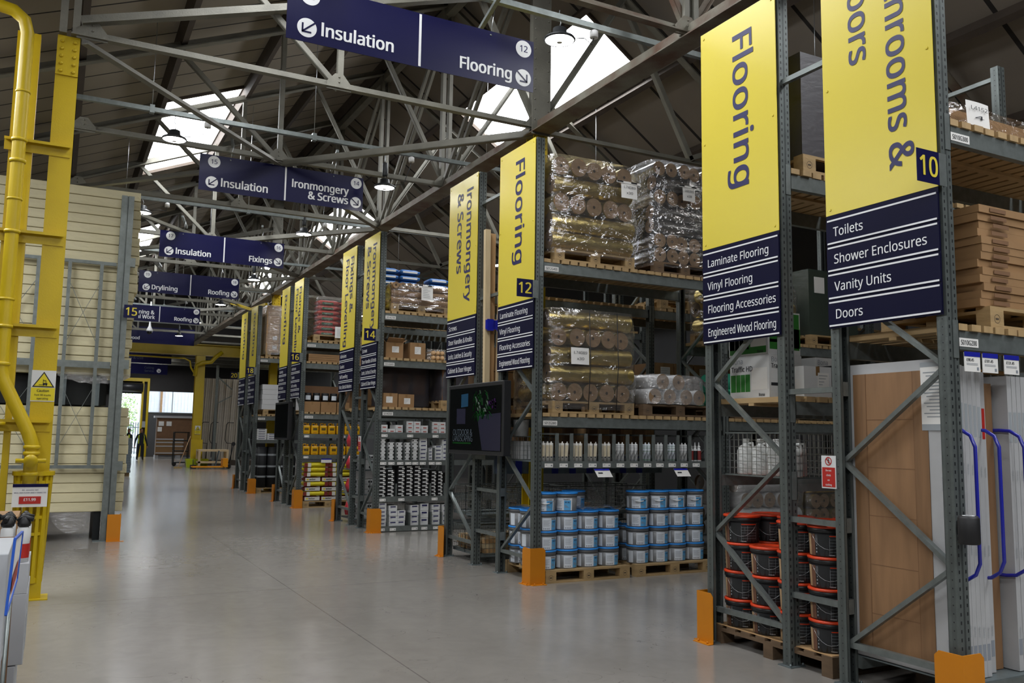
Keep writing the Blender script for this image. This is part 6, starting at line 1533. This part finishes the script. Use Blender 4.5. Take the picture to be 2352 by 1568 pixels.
# ------------------------------------------------------------------ yellow jerrycan rack (number 16)
YM = 19.61
def can_proto():
    r = empty('jerrycan', (0, 0, 0)); m = MB().box(0, 0.165, 0, 0.20, 0, 0.20); m.build('can_body', 'jug_yellow', r, bevel=0.02)
    MB().tube([(0.03, 0.1, 0.19), (0.035, 0.1, 0.245), (0.09, 0.1, 0.25), (0.10, 0.1, 0.19)], 0.014, 8).build('handle', 'jug_yellow', r)
    MB().lathe([(0.022, 0.20), (0.022, 0.245), (0.0, 0.247)], (0.135, 0.1, 0), 12).build('cap', 'jug_yellow', r)
    MB().box(0.035, 0.13, -0.002, 0, 0.09, 0.145).build('label', 'jug_label', r)
    MB().box(0.045, 0.12, -0.002, 0, 0.035, 0.042).build('red_line', 'red', r)
    return r
CP = None
for j, z in enumerate((1.17, 1.64)):
    r, a, b = tray('MN', 0, z, 'galvanised shelf of yellow jerrycans, %s one' % ('lower', 'upper')[j], x1=7.6, h=0.085); tickets(r, YM, z-0.005, [5.02, 5.86])
    for i in range(7):
        x = (4.99 if j else 5.0)+0.195*i+(0.05 if i > 2 and not j else 0)
        lab = 'yellow jerrycan on the %s shelf, %s from the post' % (('lower', 'upper')[j], ORD[i])
        if CP is None: CP = can_proto(); CP.location = (x, YM+0.03, z); tag(CP, lab, 'jerrycan', 'yellow jerrycans')
        else: dup(CP, (x, YM+0.03, z), lab, 'jerrycan', 'yellow jerrycans')
g = empty('hanging_price_ticket', (5.5, YM-0.02, 1.02)); tag(g, 'blue-topped price ticket hanging under the lower jerrycan shelf', 'price ticket', 'hanging price tickets')
MB().box(5.42, 5.66, YM-0.02, YM-0.016, 1.0, 1.09).build('ticket', 'paper', g); MB().box(5.42, 5.66, YM-0.022, YM-0.02, 1.07, 1.095).build('ticket_header', 'blue_tube', g)
pallet(5.62, 20.05, 0, 'pallet under the stacked yellow mortar bags', 1.15, 0.86)
def mk_end():
    r = mk_bag(0.37, 0.3, 0.105, 'bag_maroon', [('end_panel', 'bag_white', 0.04, 0.96, 0.12, 0.85)])
    text('weber', (-0.08, -0.154, 0.035), (1, 0, 0), (0, 0, 1), 0.038, 'label_ink', r, bold=0.02); MB().box(-0.14, -0.09, -0.156, -0.154, 0.035, 0.065).build('brand_mark', 'bag_yellow', r); return r
def mk_side(): return mk_bag(0.56, 0.38, 0.115, 'bag_yellow', [('maroon_panel', 'bag_maroon', 0.0, 0.13, 0.1, 0.85), ('white_panel', 'bag_white', 0.14, 0.27, 0.1, 0.85), ('maroon_end', 'bag_maroon', 0.86, 1.0, 0.1, 0.85)])
zz = 0.146
for l in range(8):
    endon = l % 2 == 0 and l < 6
    for i in range(3 if endon else 2):
        if endon: put_bag('wend', mk_end, (5.26+i*0.385, YM+0.19, zz), 'mortar bag end-on, %s layer, %s from the post' % (ORD[l], ORD[i]), 'mortar bags', 0.0)
        else: put_bag('wside', mk_side, (5.33+i*0.58, YM+0.21, zz), 'yellow mortar bag side-on, %s layer, %s from the post' % (ORD[l], ORD[i]), 'mortar bags', rnd.uniform(-0.05, 0.05))
    zz += 0.107
carton(5.0, 5.36, YM+0.03, YM+0.4, 2.145, 2.38, 'printed brown carton under the dark tins, left one', 'cardboard', 'cartons under the tins')
carton(5.38, 5.74, YM+0.03, YM+0.4, 2.145, 2.38, 'printed brown carton under the dark tins, middle one', 'cardboard', 'cartons under the tins'); carton(5.76, 6.12, YM+0.03, YM+0.4, 2.145, 2.38, 'printed brown carton under the dark tins, right one', 'cardboard', 'cartons under the tins')
TP = None
for i in range(5):
    x = 5.1+i*0.2
    if TP is None:
        TP = empty('dark_tin', (0, 0, 0)); MB().lathe([(0.085, 0), (0.085, 0.19), (0.08, 0.2), (0, 0.2)], (0, 0, 0), 18).build('tin_body', 'black', TP); MB().lathe([(0.086, 0.04), (0.086, 0.14)], (0, 0, 0), 10, a0=-2.4, a1=-1.0).build('label', 'label_white', TP)
        TP.location = (x, YM+0.15, 2.381); tag(TP, 'dark tin with pale label, first from the post', 'tin', 'dark tins')
    else: dup(TP, (x, YM+0.15, 2.381), 'dark tin with pale label, %s from the post' % ORD[i], 'tin', 'dark tins')
o = MB().box(5.0, 6.2, YM+0.3, YM+0.32, 2.385, 2.75).build('cardboard_sheet', 'cardboard_dark'); tag(o, 'cut cardboard sheet standing behind the dark tins', 'cardboard sheet')
for i in range(4):
    o = MB().box(5.05, 6.3, YM+0.03, YM+0.7, 3.295+i*0.045, 3.335+i*0.045).build('flat_board', 'cardboard'); tag(o, 'flat brown board below the red bags, %s up' % ORD[i], 'board', 'flat boards below the red bags')
pallet(5.72, 20.04, 3.775, 'pallet under the wrapped red and green bags', 1.15, 0.86)
for j in range(7):
    for i in range(2):
        put_bag('redgreen', lambda: mk_bag(0.52, 0.36, 0.115, 'bag_red', [('green_panel', 'bag_green', 0.2, 0.7, 0.1, 0.5), ('white_print', 'bag_white', 0.3, 0.6, 0.25, 0.35)]), (5.48+0.54*i, YM+0.22, 3.92+j*0.118), 'red and green bag in the wrapped top load, %s layer, %s across' % (ORD[j], ORD[i]), 'red and green bags')
wrap_shell(5.12, 6.4, YM+0.0, 20.4, 3.88, 4.83, 'film_thin', 'cloudy film round the red and green bags', 0.04, 31)
note_paper(5.62, YM-0.05, 3.86, 0.34, 0.26, (), 'white note on the wrapped red and green bags')
# ------------------------------------------------------------------ Roofing racks
YQ = 24.69
r, a, b = tray('QR', 0, 1.46, 'galvanised shelf of white packs at the Roofing rack', x1=7.6, h=0.09)
for i in range(2):
    for j in range(5 if i == 0 else 3): small_box('wh', 0.27, 0.3, 0.058, (5.0+0.29*i, YQ+0.03, 1.46+j*0.062), 'flat white pack on the Roofing rack shelf, %s stack, %s up' % (ORD[i], ORD[j]), 'flat white packs')
pallet(5.62, 25.15, 0, 'pallet under the standing black rolls', 1.15, 0.86)
RB = None
for i in range(4):
    for j in range(2):
        x, y = 5.2+0.27*i, YQ+0.16+0.27*j
        lab = 'tall black felt roll standing on end, %s from the post, %s row' % (ORD[i], ('front', 'back')[j])
        if RB is None:
            RB = empty('felt_roll', (0, 0, 0)); MB().lathe([(0.12, 0), (0.12, 1.12), (0.03, 1.12)], (0, 0, 0), 20).build('roll_body', 'roll_black', RB)
            for z in (0.28, 0.56, 0.88): MB().lathe([(0.1215, z), (0.1215, z+0.05)], (0, 0, 0), 20, capb=False, capt=False).build('paper_band', 'wrap_ink', RB)
            RB.location = (x, y, 0.146); tag(RB, lab, 'roll', 'standing black rolls')
        else: dup(RB, (x, y, 0.146), lab, 'roll', 'standing black rolls')
pallet(5.72, 25.15, 2.165, 'pallet under the white-wrapped boards at the Roofing rack', 1.15, 0.86)
for i in range(5):
    o = MB().box(5.1+0.01*(i % 2), 6.25, YQ+0.03, 25.5, 2.31+i*0.14, 2.31+i*0.14+0.136).build('wrapped_board_pack', 'white_wrap'); tag(o, 'white-wrapped board pack at the Roofing rack, %s from bottom' % ORD[i], 'pack', 'white-wrapped board packs')
pallet(5.72, 25.15, 3.785, 'pallet under the wrapped cartons at the top of the Roofing rack', 1.15, 0.86)
for i in range(3):
    for j in range(5):
        carton(5.14+i*0.38, 5.5+i*0.38, YQ+0.05, 25.4, 3.93+j*0.262, 4.185+j*0.262, 'brown carton in the tall wrapped load, %s across, %s up' % (ORD[i], ORD[j]), 'cardboard_pale', 'wrapped tall cartons', ticket=(0.5, 0.85, 0.3, 0.7) if j < 2 else None, tape=False)
wrap_shell(5.10, 6.3, YQ+0.02, 25.44, 3.85, 5.26, 'film_milky', 'cloudy film round the tall cartons at the Roofing rack', 0.02, 32)
# ------------------------------------------------------------------ insulation rack at the left
zs = 0.43; k = 0; h = 0.144
def slab(z, label, dx=0.0):
    g = empty('insulation_board', (-0.2, 15.35, z)); tag(g, label, 'insulation board', 'stacked insulation boards')
    x1 = 1.03+dx
    MB().box(-1.4, x1, 14.78, 15.95, z, z+h-0.006).build('foam_core', 'insulation_foam', g)
    MB().box(-1.4, x1, 14.775, 14.78, z+0.006, z+h-0.012).build('edge_foil', 'insulation_face', g)
    m = MB(); m.bar((0.93+dx, 14.773, z+0.02), (0.99+dx, 14.773, z+0.07), 0.003, 0.004, (0, 1, 0)).bar((0.99+dx, 14.773, z+0.07), (1.02+dx, 14.773, z+0.03), 0.003, 0.004, (0, 1, 0)); m.build('foil_crease', 'insulation_foam', g)
for i in range(11): slab(zs+i*h, 'cream insulation board, lower block, %s from the bottom' % ORD[i], rnd.uniform(-.02, .02) if i < 9 else -0.01+0.02*(i == 9))
zu = 2.50
for i in range(20):
    slab(zu+i*(h+0.003), 'cream insulation board, upper block, %s' % (('%s from its bottom' % ORD[i]) if i < 12 else ('%s from its top' % ORD[19-i])), rnd.uniform(-.03, .01)-0.03*(i < 9))
rp = empty('rack_upright', (0.82, 14.65, 0)); tag(rp, 'broad galvanised post standing in front of the insulation boards', 'rack post')
MB().box(0.72, 0.80, 14.60, 14.68, 0.01, 5.32).box(0.82, 0.90, 14.60, 14.68, 0.01, 5.32).box(0.80, 0.82, 14.63, 14.67, 0.01, 5.32).build('post_shaft', 'galv', rp)
MB().box(0.62, 0.98, 14.56, 14.72, 0, 0.01).build('base_plate', 'galv_dull', rp)
for z in (1.05, 2.6, 4.2): MB().box(0.90, 0.97, 14.60, 14.68, z, z+0.14).build('side_bracket', 'galv', rp)
g = empty('post_guard', (0.9, 14.5, 0)); tag(g, 'orange steel guard at the foot of the insulation rack post', 'post guard', 'orange post guards')
MB().box(0.80, 0.99, 14.52, 14.526, 0.005, 0.40).build('guard_leaf', 'orange_guard', g); MB().box(0.984, 0.99, 14.526, 14.70, 0.005, 0.40).build('guard_leaf', 'orange_guard', g)
MB().box(0.80, 1.04, 14.47, 14.52, 0, 0.006).build('foot_flange', 'orange_guard', g)
for j, (z0, z1) in enumerate(((1.09, 2.62), (2.66, 4.22))):
    g = empty('braced_stillage', (0.1, 14.68, z0)); tag(g, 'galvanised braced stillage frame before the insulation, %s one' % ('lower', 'upper')[j], 'stillage', 'stillage frames')
    for z in (z0-0.01, z1-0.02): MB().box(-1.4, 0.71, 14.66, 14.70, z, z+0.05).build('rail', 'galv', g)
    for x in (-0.93, -0.38, 0.04, 0.48): MB().box(x, x+0.05, 14.66, 14.70, z0+0.04, z1-0.02).build('upright', 'galv', g)
    for (a, b) in ((0.09, 0.48), (-0.88, -0.38)):
        zb, zt = z0+0.35, z1-0.35
        MB().bar((a, 14.69, zb), (b, 14.69, zt), 0.006, 0.03, (0, 1, 0)).build('cross_brace', 'galv', g); MB().bar((a, 14.675, zt), (b, 14.675, zb), 0.006, 0.03, (0, 1, 0)).build('cross_brace', 'galv', g)
g = empty('dark_stillage', (0, 15, 0)); tag(g, 'dark steel stillage feet under the insulation boards', 'stillage base')
for x in (-1.3, -0.1, 0.62): MB().box(x, x+0.1, 14.8, 15.9, 0, 0.43).build('foot', 'black_steel', g)
m = MB(); m.smooth = True
for i in range(13):
    for b in (0, 1, 2): u = i/12; m.v.append((0.02+0.58*u, 14.79+0.02*b, 0.43-(0.02+0.30*math.sin(u*PI)**0.7)*b/2))
for i in range(12):
    for b in (0, 1): m.face((i*3+b, (i+1)*3+b, (i+1)*3+b+1, i*3+b+1))
o = m.build('sagging_wrap', 'film_milky'); tag(o, 'sagging cloudy film hanging below the lowest insulation board', 'plastic film')
g = empty('gap_filler', (0, 14.7, 2.1)); tag(g, 'dark block added as the shade in the gap between the two insulation blocks', 'gap filler')
MB().box(-1.38, 0.70, 15.0, 15.9, 2.04, 2.48).build('gap_shade_block', 'black_steel', g)  # black block stands in for the shade inside the gap
for x in (-0.35, 0.06, 0.52): MB().box(x, x+0.07, 14.8, 14.95, 2.03, 2.49).build('spacer_block', 'galv_dull', g)
m = MB(); m.smooth = True
for i in range(11):
    u = i/10; z = 2.47-0.10*math.sin(u*PI)-0.02*(i % 2); m.v += [(0.0+1.0*u, 14.765, 2.53), (0.0+1.0*u, 14.755, z)]
for i in range(10): m.face((2*i, 2*i+1, 2*i+3, 2*i+2))
o = m.build('torn_wrap', 'film_milky'); tag(o, 'torn film edge drooping from the upper insulation block', 'plastic film')
for i in range(26):
    pass
g = empty('grey_board_stack', (2.3, 35.6, 0)); 
bpy.data.objects.remove(g)
for i in range(14):
    o = MB().box(1.2, 2.6+rnd.uniform(-.02, .02), 35, 36.2, 0.13+i*0.09, 0.13+i*0.09+0.085).build('grey_board', 'fence_grey'); tag(o, 'grey board in the stack beyond the insulation, %s from the floor' % ORD[i], 'board', 'grey boards')
pallet(2.0, 35.6, 0, 'pallet under the grey board stack, beyond the insulation', 1.15, 1.0)
# ------------------------------------------------------------------ left foreground stock
def fcarton(x0, x1, y0, y1, z0, z1, label):
    g = empty('white_carton', ((x0+x1)/2, (y0+y1)/2, z0)); tag(g, label, 'carton', 'white cartons in the left foreground')
    MB().box(x0, x1, y0, y1, z0, z1).build('box_body', 'carton_white', g, bevel=0.004)
    MB().box(x1-0.001, x1+0.001, y0+0.1, y0+0.2, z0+0.05, z0+0.22).build('side_print', 'label_print', g)
    return g
o = MB().box(-0.75, -0.12, 3.5, 6.0, 0.0, 0.147).build('display_plinth', 'fence_grey'); tag(o, 'low grey plinth under the white foreground cartons', 'plinth')
for i, (z0, z1, dx) in enumerate(((0.148, 0.46, -0.03), (0.465, 0.80, -0.045), (0.805, 1.20, -0.03))):
    fcarton(-0.60, -0.085+dx, 3.7, 4.25, z0, z1, 'white carton in the left foreground, nearer stack, %s' % ('bottom', 'middle', 'top')[i])
for i, (z0, z1, dx) in enumerate(((0.148, 0.50, -0.03), (0.505, 0.845, 0.0))):
    fcarton(-0.62, -0.062+dx, 5.0, 5.6, z0, z1, 'white carton in the left foreground, farther stack, %s' % ('bottom', 'top')[i])
o = MB().box(-0.60, -0.065, 5.0, 5.5, 0.846, 0.99).build('display_tray', 'carton_white'); tag(o, 'open white display tray holding the foam cans', 'tray')
o = MB().box(-0.5, -0.115, 4.6, 4.61, 0.148, 1.165).build('cardboard_divider', 'cardboard_dark'); tag(o, 'brown cardboard divider behind the nearer white cartons', 'cardboard divider')
CPX = None
for i in range(5):
    for j in range(3):
        x, y = -0.10-0.072*i, 5.08+0.13*j
        lab = 'white foam can with black nozzle, %s from the aisle, %s row' % (ORD[i], ORD[j])
        if CPX is None:
            CPX = empty('foam_can', (0, 0, 0)); MB().lathe([(0.030, 0), (0.030, 0.16), (0.02, 0.175)], (0, 0, 0), 14).build('can_body', 'white', CPX)
            MB().lathe([(0.0305, 0.02), (0.0305, 0.09)], (0, 0, 0), 14, capb=False, capt=False).build('label', 'red', CPX)
            MB().lathe([(0.028, 0.175), (0.032, 0.19), (0.024, 0.205), (0.014, 0.22)], (0, 0, 0), 12).tube([(-0.03, 0, 0.2), (0.0, 0, 0.22), (0.04, -0.01, 0.208)], 0.012, 7).build('nozzle', 'black', CPX)
            CPX.location = (x, y, 0.991); tag(CPX, lab, 'aerosol can', 'foam cans')
        else: dup(CPX, (x, y, 0.991), lab, 'aerosol can', 'foam cans', rz=rnd.uniform(0, 6))
g = empty('price_stand', (-0.11, 3.6, 0.147)); tag(g, 'blue-framed price sign on a thin grey pole among the white cartons', 'price stand')
A_ = [Vector((-0.098, 3.30, 1.055)), Vector((-0.082, 3.62, 1.12)), Vector((-0.075, 3.62, 1.285)), Vector((-0.088, 3.30, 1.295))]
pm = (A_[0]+A_[1])/2
MB().tube([(pm.x-0.02, 3.52, 0.147), (pm.x-0.004, 3.48, pm.z)], 0.007, 10).build('pole', 'galv', g)
m = MB()
for i in range(4): m.bar(A_[i], A_[(i+1) % 4], 0.007, 0.008, (1, -0.1, 0))
m.build('blue_frame', 'blue_frame', g)
m = MB(); m.v = [tuple(p) for p in A_]; m.face((0, 1, 2, 3)); m.build('insert_card', 'paper', g)
m = MB(); nrm = Vector((0.003, 0, 0)); B_ = lambda u, v: tuple(A_[0]+(A_[1]-A_[0])*u+(A_[3]-A_[0])*v+nrm); m.v = [B_(0.2, 0.15), B_(0.8, 0.15), B_(0.8, 0.4), B_(0.2, 0.4)]; m.face((0, 1, 2, 3)); m.build('price_block', 'brick_red', g)
for j in range(2):
    for i in range(3 if j == 0 else 2):
        carton(-1.25+0.37*i+0.1*j, -0.90+0.37*i+0.1*j, 6.3, 6.75, 0.86+0.42*j if False else 0.7+0.42*j, 1.11+0.42*j, 'brown carton stacked at the left edge by the column guard, %s row, %s' % (('lower', 'upper')[j], ORD[i]), 'cardboard_dark' if j else 'cardboard', 'brown cartons at the left edge')
o = MB().box(-1.3, -0.17, 6.25, 6.8, 0, 0.699).build('display_plinth', 'cardboard_dark'); tag(o, 'tall brown display bin under the cartons at the left edge', 'display bin')
# ------------------------------------------------------------------ far end
g = empty('brown_panel_stack', (6.7, 58.3, 0)); tag(g, 'big brown wrapped panel load standing by the far wall', 'panel load')
MB().box(5.65, 8.3, 58.0, 58.6, 0.2, 2.5).build('panel_body', 'cardboard_dark', g); MB().box(5.5, 8.4, 57.95, 58.65, 2.5, 2.62).build('top_batten', 'door_wrap', g)
MB().box(5.62, 7.2, 57.9, 58.0, 0.25, 1.2).build('lower_panel', 'tape', g)
for z in (1.15, 0.95, 0.72, 0.3): MB().box(5.65, 7.25, 57.88, 57.9, z, z+0.07).build('pale_batten', 'door_wrap', g)
for x in (5.62, 6.9): MB().box(x, x+0.2, 57.95, 58.6, 0, 0.2).build('foot', 'door_wrap', g)
for (x, z, w) in ((5.75, 2.0, 0.3), (6.2, 2.0, 0.3), (5.7, 1.65, 0.25)): MB().box(x, x+w, 57.98, 58.0, z, z+0.28).build('paper_sheet', 'paper', g)
for gi, (xa, n, dx) in enumerate(((6.28, 8, 0.10), (7.25, 10, 0.105))):
    for i in range(n):
        o = MB().box(0, dx*0.86, 0, 0.5, 0, 4.1).build('standing_board', 'grey_fabric'); o.location = (xa+i*dx, 46.0+0.03*(i % 3), 0.27); o.rotation_euler = (0, 0.03, 0)
        tag(o, 'tall pale board stood on end behind the timber bench, %s group, %s across' % (('left', 'right')[gi], ORD[i]), 'board', 'tall standing boards')
o = MB().box(6.1, 9.5, 45.9, 46.7, 0, 0.26).build('timber_sleeper', 'dark_timber'); tag(o, 'dark sleeper base under the tall standing boards', 'sleeper')
for i, x in enumerate((6.15, 6.55, 7.0, 7.75, 8.4)):
    t = empty('divider_hoop', (x, 45.8, 1.2)); tag(t, 'thin dark divider hoop before the tall boards, %s from the yellow column' % ORD[i], 'divider hoop', 'dark divider hoops')
    MB().tube([(x+0.35, 45.85, 2.15), (x+0.08, 45.85, 2.15), (x, 45.85, 2.05), (x-0.04, 45.85, 1.3), (x+0.04, 45.85, 1.12), (x+0.3, 45.85, 1.1), (x+0.3, 45.93, 0.262)], 0.018, 8).build('tube', 'black', t)
g = empty('far_rack_upright', (7.1, 45.6, 0)); tag(g, 'galvanised upright standing among the tall boards', 'rack frame')
MB().box(7.08, 7.2, 45.5, 45.6, 0, 5.0).build('post', 'galv', g); MB().bar((7.2, 45.55, 4.4), (7.9, 45.55, 3.8), 0.05, 0.05).bar((7.2, 45.55, 3.1), (7.9, 45.55, 3.5), 0.05, 0.05).build('diagonal_brace', 'galv', g)
g = empty('timber_bench', (6.65, 42.9, 0)); tag(g, 'rough timber bench on castors beside the far yellow column', 'bench')
MB().box(6.0, 7.35, 42.5, 43.3, 0.76, 0.85).build('bench_top', 'pine_pale', g); MB().box(6.0, 7.35, 42.5, 43.3, 0.22, 0.30).build('lower_shelf', 'pine_pale', g)
for x in (6.0, 7.25):
    for y in (42.5, 43.2): MB().box(x, x+0.1, y, y+0.1, 0.1, 0.76).build('leg', 'pine_pale', g)
for x in (6.05, 7.3):
    for y in (42.55, 43.25): MB().lathe([(0.05, -0.02), (0.05, 0.02)], (x, y, 0.05), 14, 'x').build('castor', 'rubber', g)
MB().bar((6.9, 42.45, 0.8), (6.75, 42.42, 0.1), 0.12, 0.03).build('loose_plank', 'fence_grey', g)
g = empty('pallet_truck', (6.3, 41.5, 0)); tag(g, 'orange-yellow hand pallet truck parked before the timber bench', 'pallet truck')
for y in (41.25, 41.65): MB().box(5.6, 6.95, y, y+0.16, 0.07, 0.12).build('fork', 'yellow_orange', g)
MB().box(6.9, 7.12, 41.25, 41.81, 0.08, 0.48).build('truck_head', 'yellow_orange', g)
MB().lathe([(0.1, -0.05), (0.1, 0.05)], (7.2, 41.53, 0.1), 18, 'y').build('wheel', 'rubber', g)
MB().tube([(7.2, 41.53, 0.25), (7.3, 41.53, 0.7), (7.36, 41.53, 1.05)], 0.022, 8).build('tiller', 'black', g)
MB().lathe([(0.09, -0.02), (0.09, 0.02)], (7.37, 41.53, 1.13), 14, 'y').build('tiller_grip', 'black', g)
g = empty('lime_bin', (6.1, 42.9, 0)); tag(g, 'low lime green bin at the foot of the far yellow column', 'bin')
m = MB(); m.v = [(5.62, 43.2, 0), (6.5, 43.2, 0), (6.5, 43.55, 0), (5.62, 43.55, 0), (5.55, 43.15, 0.4), (6.57, 43.15, 0.4), (6.57, 43.58, 0.4), (5.55, 43.58, 0.4)]
for q in ((0, 3, 2, 1), (0, 1, 5, 4), (1, 2, 6, 5), (2, 3, 7, 6), (3, 0, 4, 7)): m.face(q)
m.build('bin_body', 'lime', g)
g = empty('dustpan', (5.75, 41.9, 0)); tag(g, 'black long-handled dustpan on the floor by the pallet truck forks', 'dustpan')
MB().box(5.62, 5.86, 42.0, 42.25, 0, 0.16).build('pan', 'black', g); MB().tube([(5.74, 42.1, 0.15), (5.74, 42.2, 0.4)], 0.02, 6).build('handle', 'black', g)
g = empty('broom', (5.4, 42.6, 0)); tag(g, 'broom leaning on the far yellow column, straw head on the floor', 'broom')
MB().box(4.95, 5.3, 42.3, 42.42, 0, 0.07).build('broom_head', 'straw', g); MB().tube([(5.13, 42.36, 0.06), (5.75, 43.55, 1.45)], 0.016, 8).build('broom_handle', 'pine', g)
g = empty('roll_cage', (5.55, 45, 0)); tag(g, 'dark wheeled trolley in the shade left of the far yellow column', 'trolley')
m = MB()
for z in (0.15, 0.7, 1.2, 1.6): m.box(5.2, 5.9, 45, 45.5, z, z+0.05)
for x in (5.2, 5.86):
    for y in (45, 45.46): m.box(x, x+0.04, y, y+0.04, 0.1, 1.65)
m.build('trolley_frame', 'black_steel', g)
for x in (5.25, 5.85): MB().lathe([(0.1, -0.03), (0.1, 0.03)], (x, 45.0, 0.1), 16, 'y').build('wheel', 'rubber', g)
g = empty('control_box', (5.15, 61.6, 1.9)); tag(g, 'grey control box between the yellow door posts', 'control box')
MB().box(5.1, 5.32, 61.75, 61.85, 1.9, 2.3).build('box_body', 'wrap_ink', g)
# ------------------------------------------------------------------ people
def person(x, y, label, turn=0.0, lean=0.0, arms=1.0):
    g = empty('person', (x, y, 0), rz=turn); tag(g, label, 'person')
    V = [(0, 0, 0.98), (0, 0, 1.15), (0, 0, 1.40), (0, 0, 1.52), (0, -0.01, 1.60),
         (0.10, 0, 0.94), (0.13, -0.02, 0.50), (0.14, 0.02, 0.09), (0.15, -0.13, 0.045),
         (-0.10, 0, 0.94), (-0.13, 0.01, 0.50), (-0.15, 0.05, 0.09), (-0.16, -0.10, 0.045),
         (0.19, 0, 1.42), (0.27, 0.02, 1.15), (0.33, -0.06, 0.90), (0.34, -0.08, 0.80),
         (-0.19, 0, 1.42), (-0.28, 0.02, 1.15), (-0.33, -0.05, 0.90), (-0.34, -0.07, 0.80)]
    E = [(0, 1), (1, 2), (2, 3), (3, 4), (0, 5), (5, 6), (6, 7), (7, 8), (0, 9), (9, 10), (10, 11), (11, 12), (2, 13), (13, 14), (14, 15), (15, 16), (2, 17), (17, 18), (18, 19), (19, 20)]
    R = [(.16, .11), (.15, .11), (.17, .12), (.065, .065), (.06, .06), (.095, .1), (.07, .075), (.05, .055), (.04, .04), (.095, .1), (.07, .075), (.05, .055), (.04, .04),
         (.065, .065), (.05, .05), (.04, .04), (.03, .035), (.065, .065), (.05, .05), (.04, .04), (.03, .035)]
    me = bpy.data.meshes.new('body'); me.from_pydata(V, E, []); o = bpy.data.objects.new('body', me); COL.objects.link(o); o.parent = g
    sk = o.modifiers.new('skin', 'SKIN')
    for i, v in enumerate(me.skin_vertices[0].data): v.radius = R[i]; v.use_root = (i == 0)
    sb = o.modifiers.new('sub', 'SUBSURF'); sb.levels = 2; sb.render_levels = 2; me.materials.append(MATS['clothes'])
    P = lambda mb, nm, m_: setattr(mb.build(nm, m_), 'parent', g)
    h = MB(); h.lathe([(0.03, 1.55), (0.065, 1.58), (0.078, 1.65), (0.08, 1.70), (0.07, 1.76), (0.03, 1.795), (0.0, 1.80)], (0, -0.005, 0), 18)
    for s in (-1, 1): h.lathe([(0.0, 0), (0.018, 0.006), (0.0, 0.012)], (s*0.08-0.006, 0, 1.685), 8, 'x')
    h.lathe([(0.0, -0.03), (0.014, -0.006), (0.018, 0.02)], (0, -0.08, 1.68), 8, 'y'); P(h, 'head', 'skin')
    e = MB(); [e.lathe([(0.0, -0.004), (0.010, 0)], (s*0.03, -0.083, 1.70), 8, 'y') for s in (-1, 1)]; e.box(-0.025, 0.025, -0.083, -0.078, 1.625, 1.633); P(e, 'eyes_and_mouth', 'black')
    hr = MB().lathe([(0.082, 1.69), (0.086, 1.73), (0.074, 1.785), (0.03, 1.812), (0.0, 1.815)], (0, 0.012, 0), 16, capb=False); P(hr, 'hair', 'hair')
    for s in (-1, 1):
        hd = MB(); cx = s*0.342
        hd.lathe([(0.0, 0.70), (0.026, 0.72), (0.032, 0.77), (0.025, 0.81)], (cx, -0.085, 0), 8)
        for f_ in range(4): hd.tube([(cx-s*0.005, -0.11+f_*0.016, 0.735), (cx-s*0.012, -0.115+f_*0.016, 0.69-0.006*(f_ % 2)), (cx-s*0.022, -0.115+f_*0.016, 0.66)], 0.0085, 6)
        hd.tube([(cx, -0.115, 0.78), (cx-s*0.01, -0.14, 0.745), (cx-s*0.015, -0.145, 0.72)], 0.0095, 6); P(hd, 'hand', 'skin')
        v = MB(); v.smooth = True
        v.lathe([(0.178, 0.95), (0.17, 1.15), (0.19, 1.33), (0.16, 1.44)], (0, 0, 0), 6, a0=(-0.9 if s > 0 else PI+0.9)-0.0, a1=(-0.35 if s > 0 else PI+0.35), smooth=True)
        n0 = 0
        v.v = [(a*1.05, b*0.92-0.01, c) for a, b, c in v.v]; P(v, 'hi_vis_vest_front', 'hi_vis')
    return g
person(4.46, 54.0, 'person in a dark top and open hi-vis vest walking towards the camera', 0.12)
person(3.98, 56.5, 'second person in a hi-vis vest, half hidden behind the grey boards', -0.9)
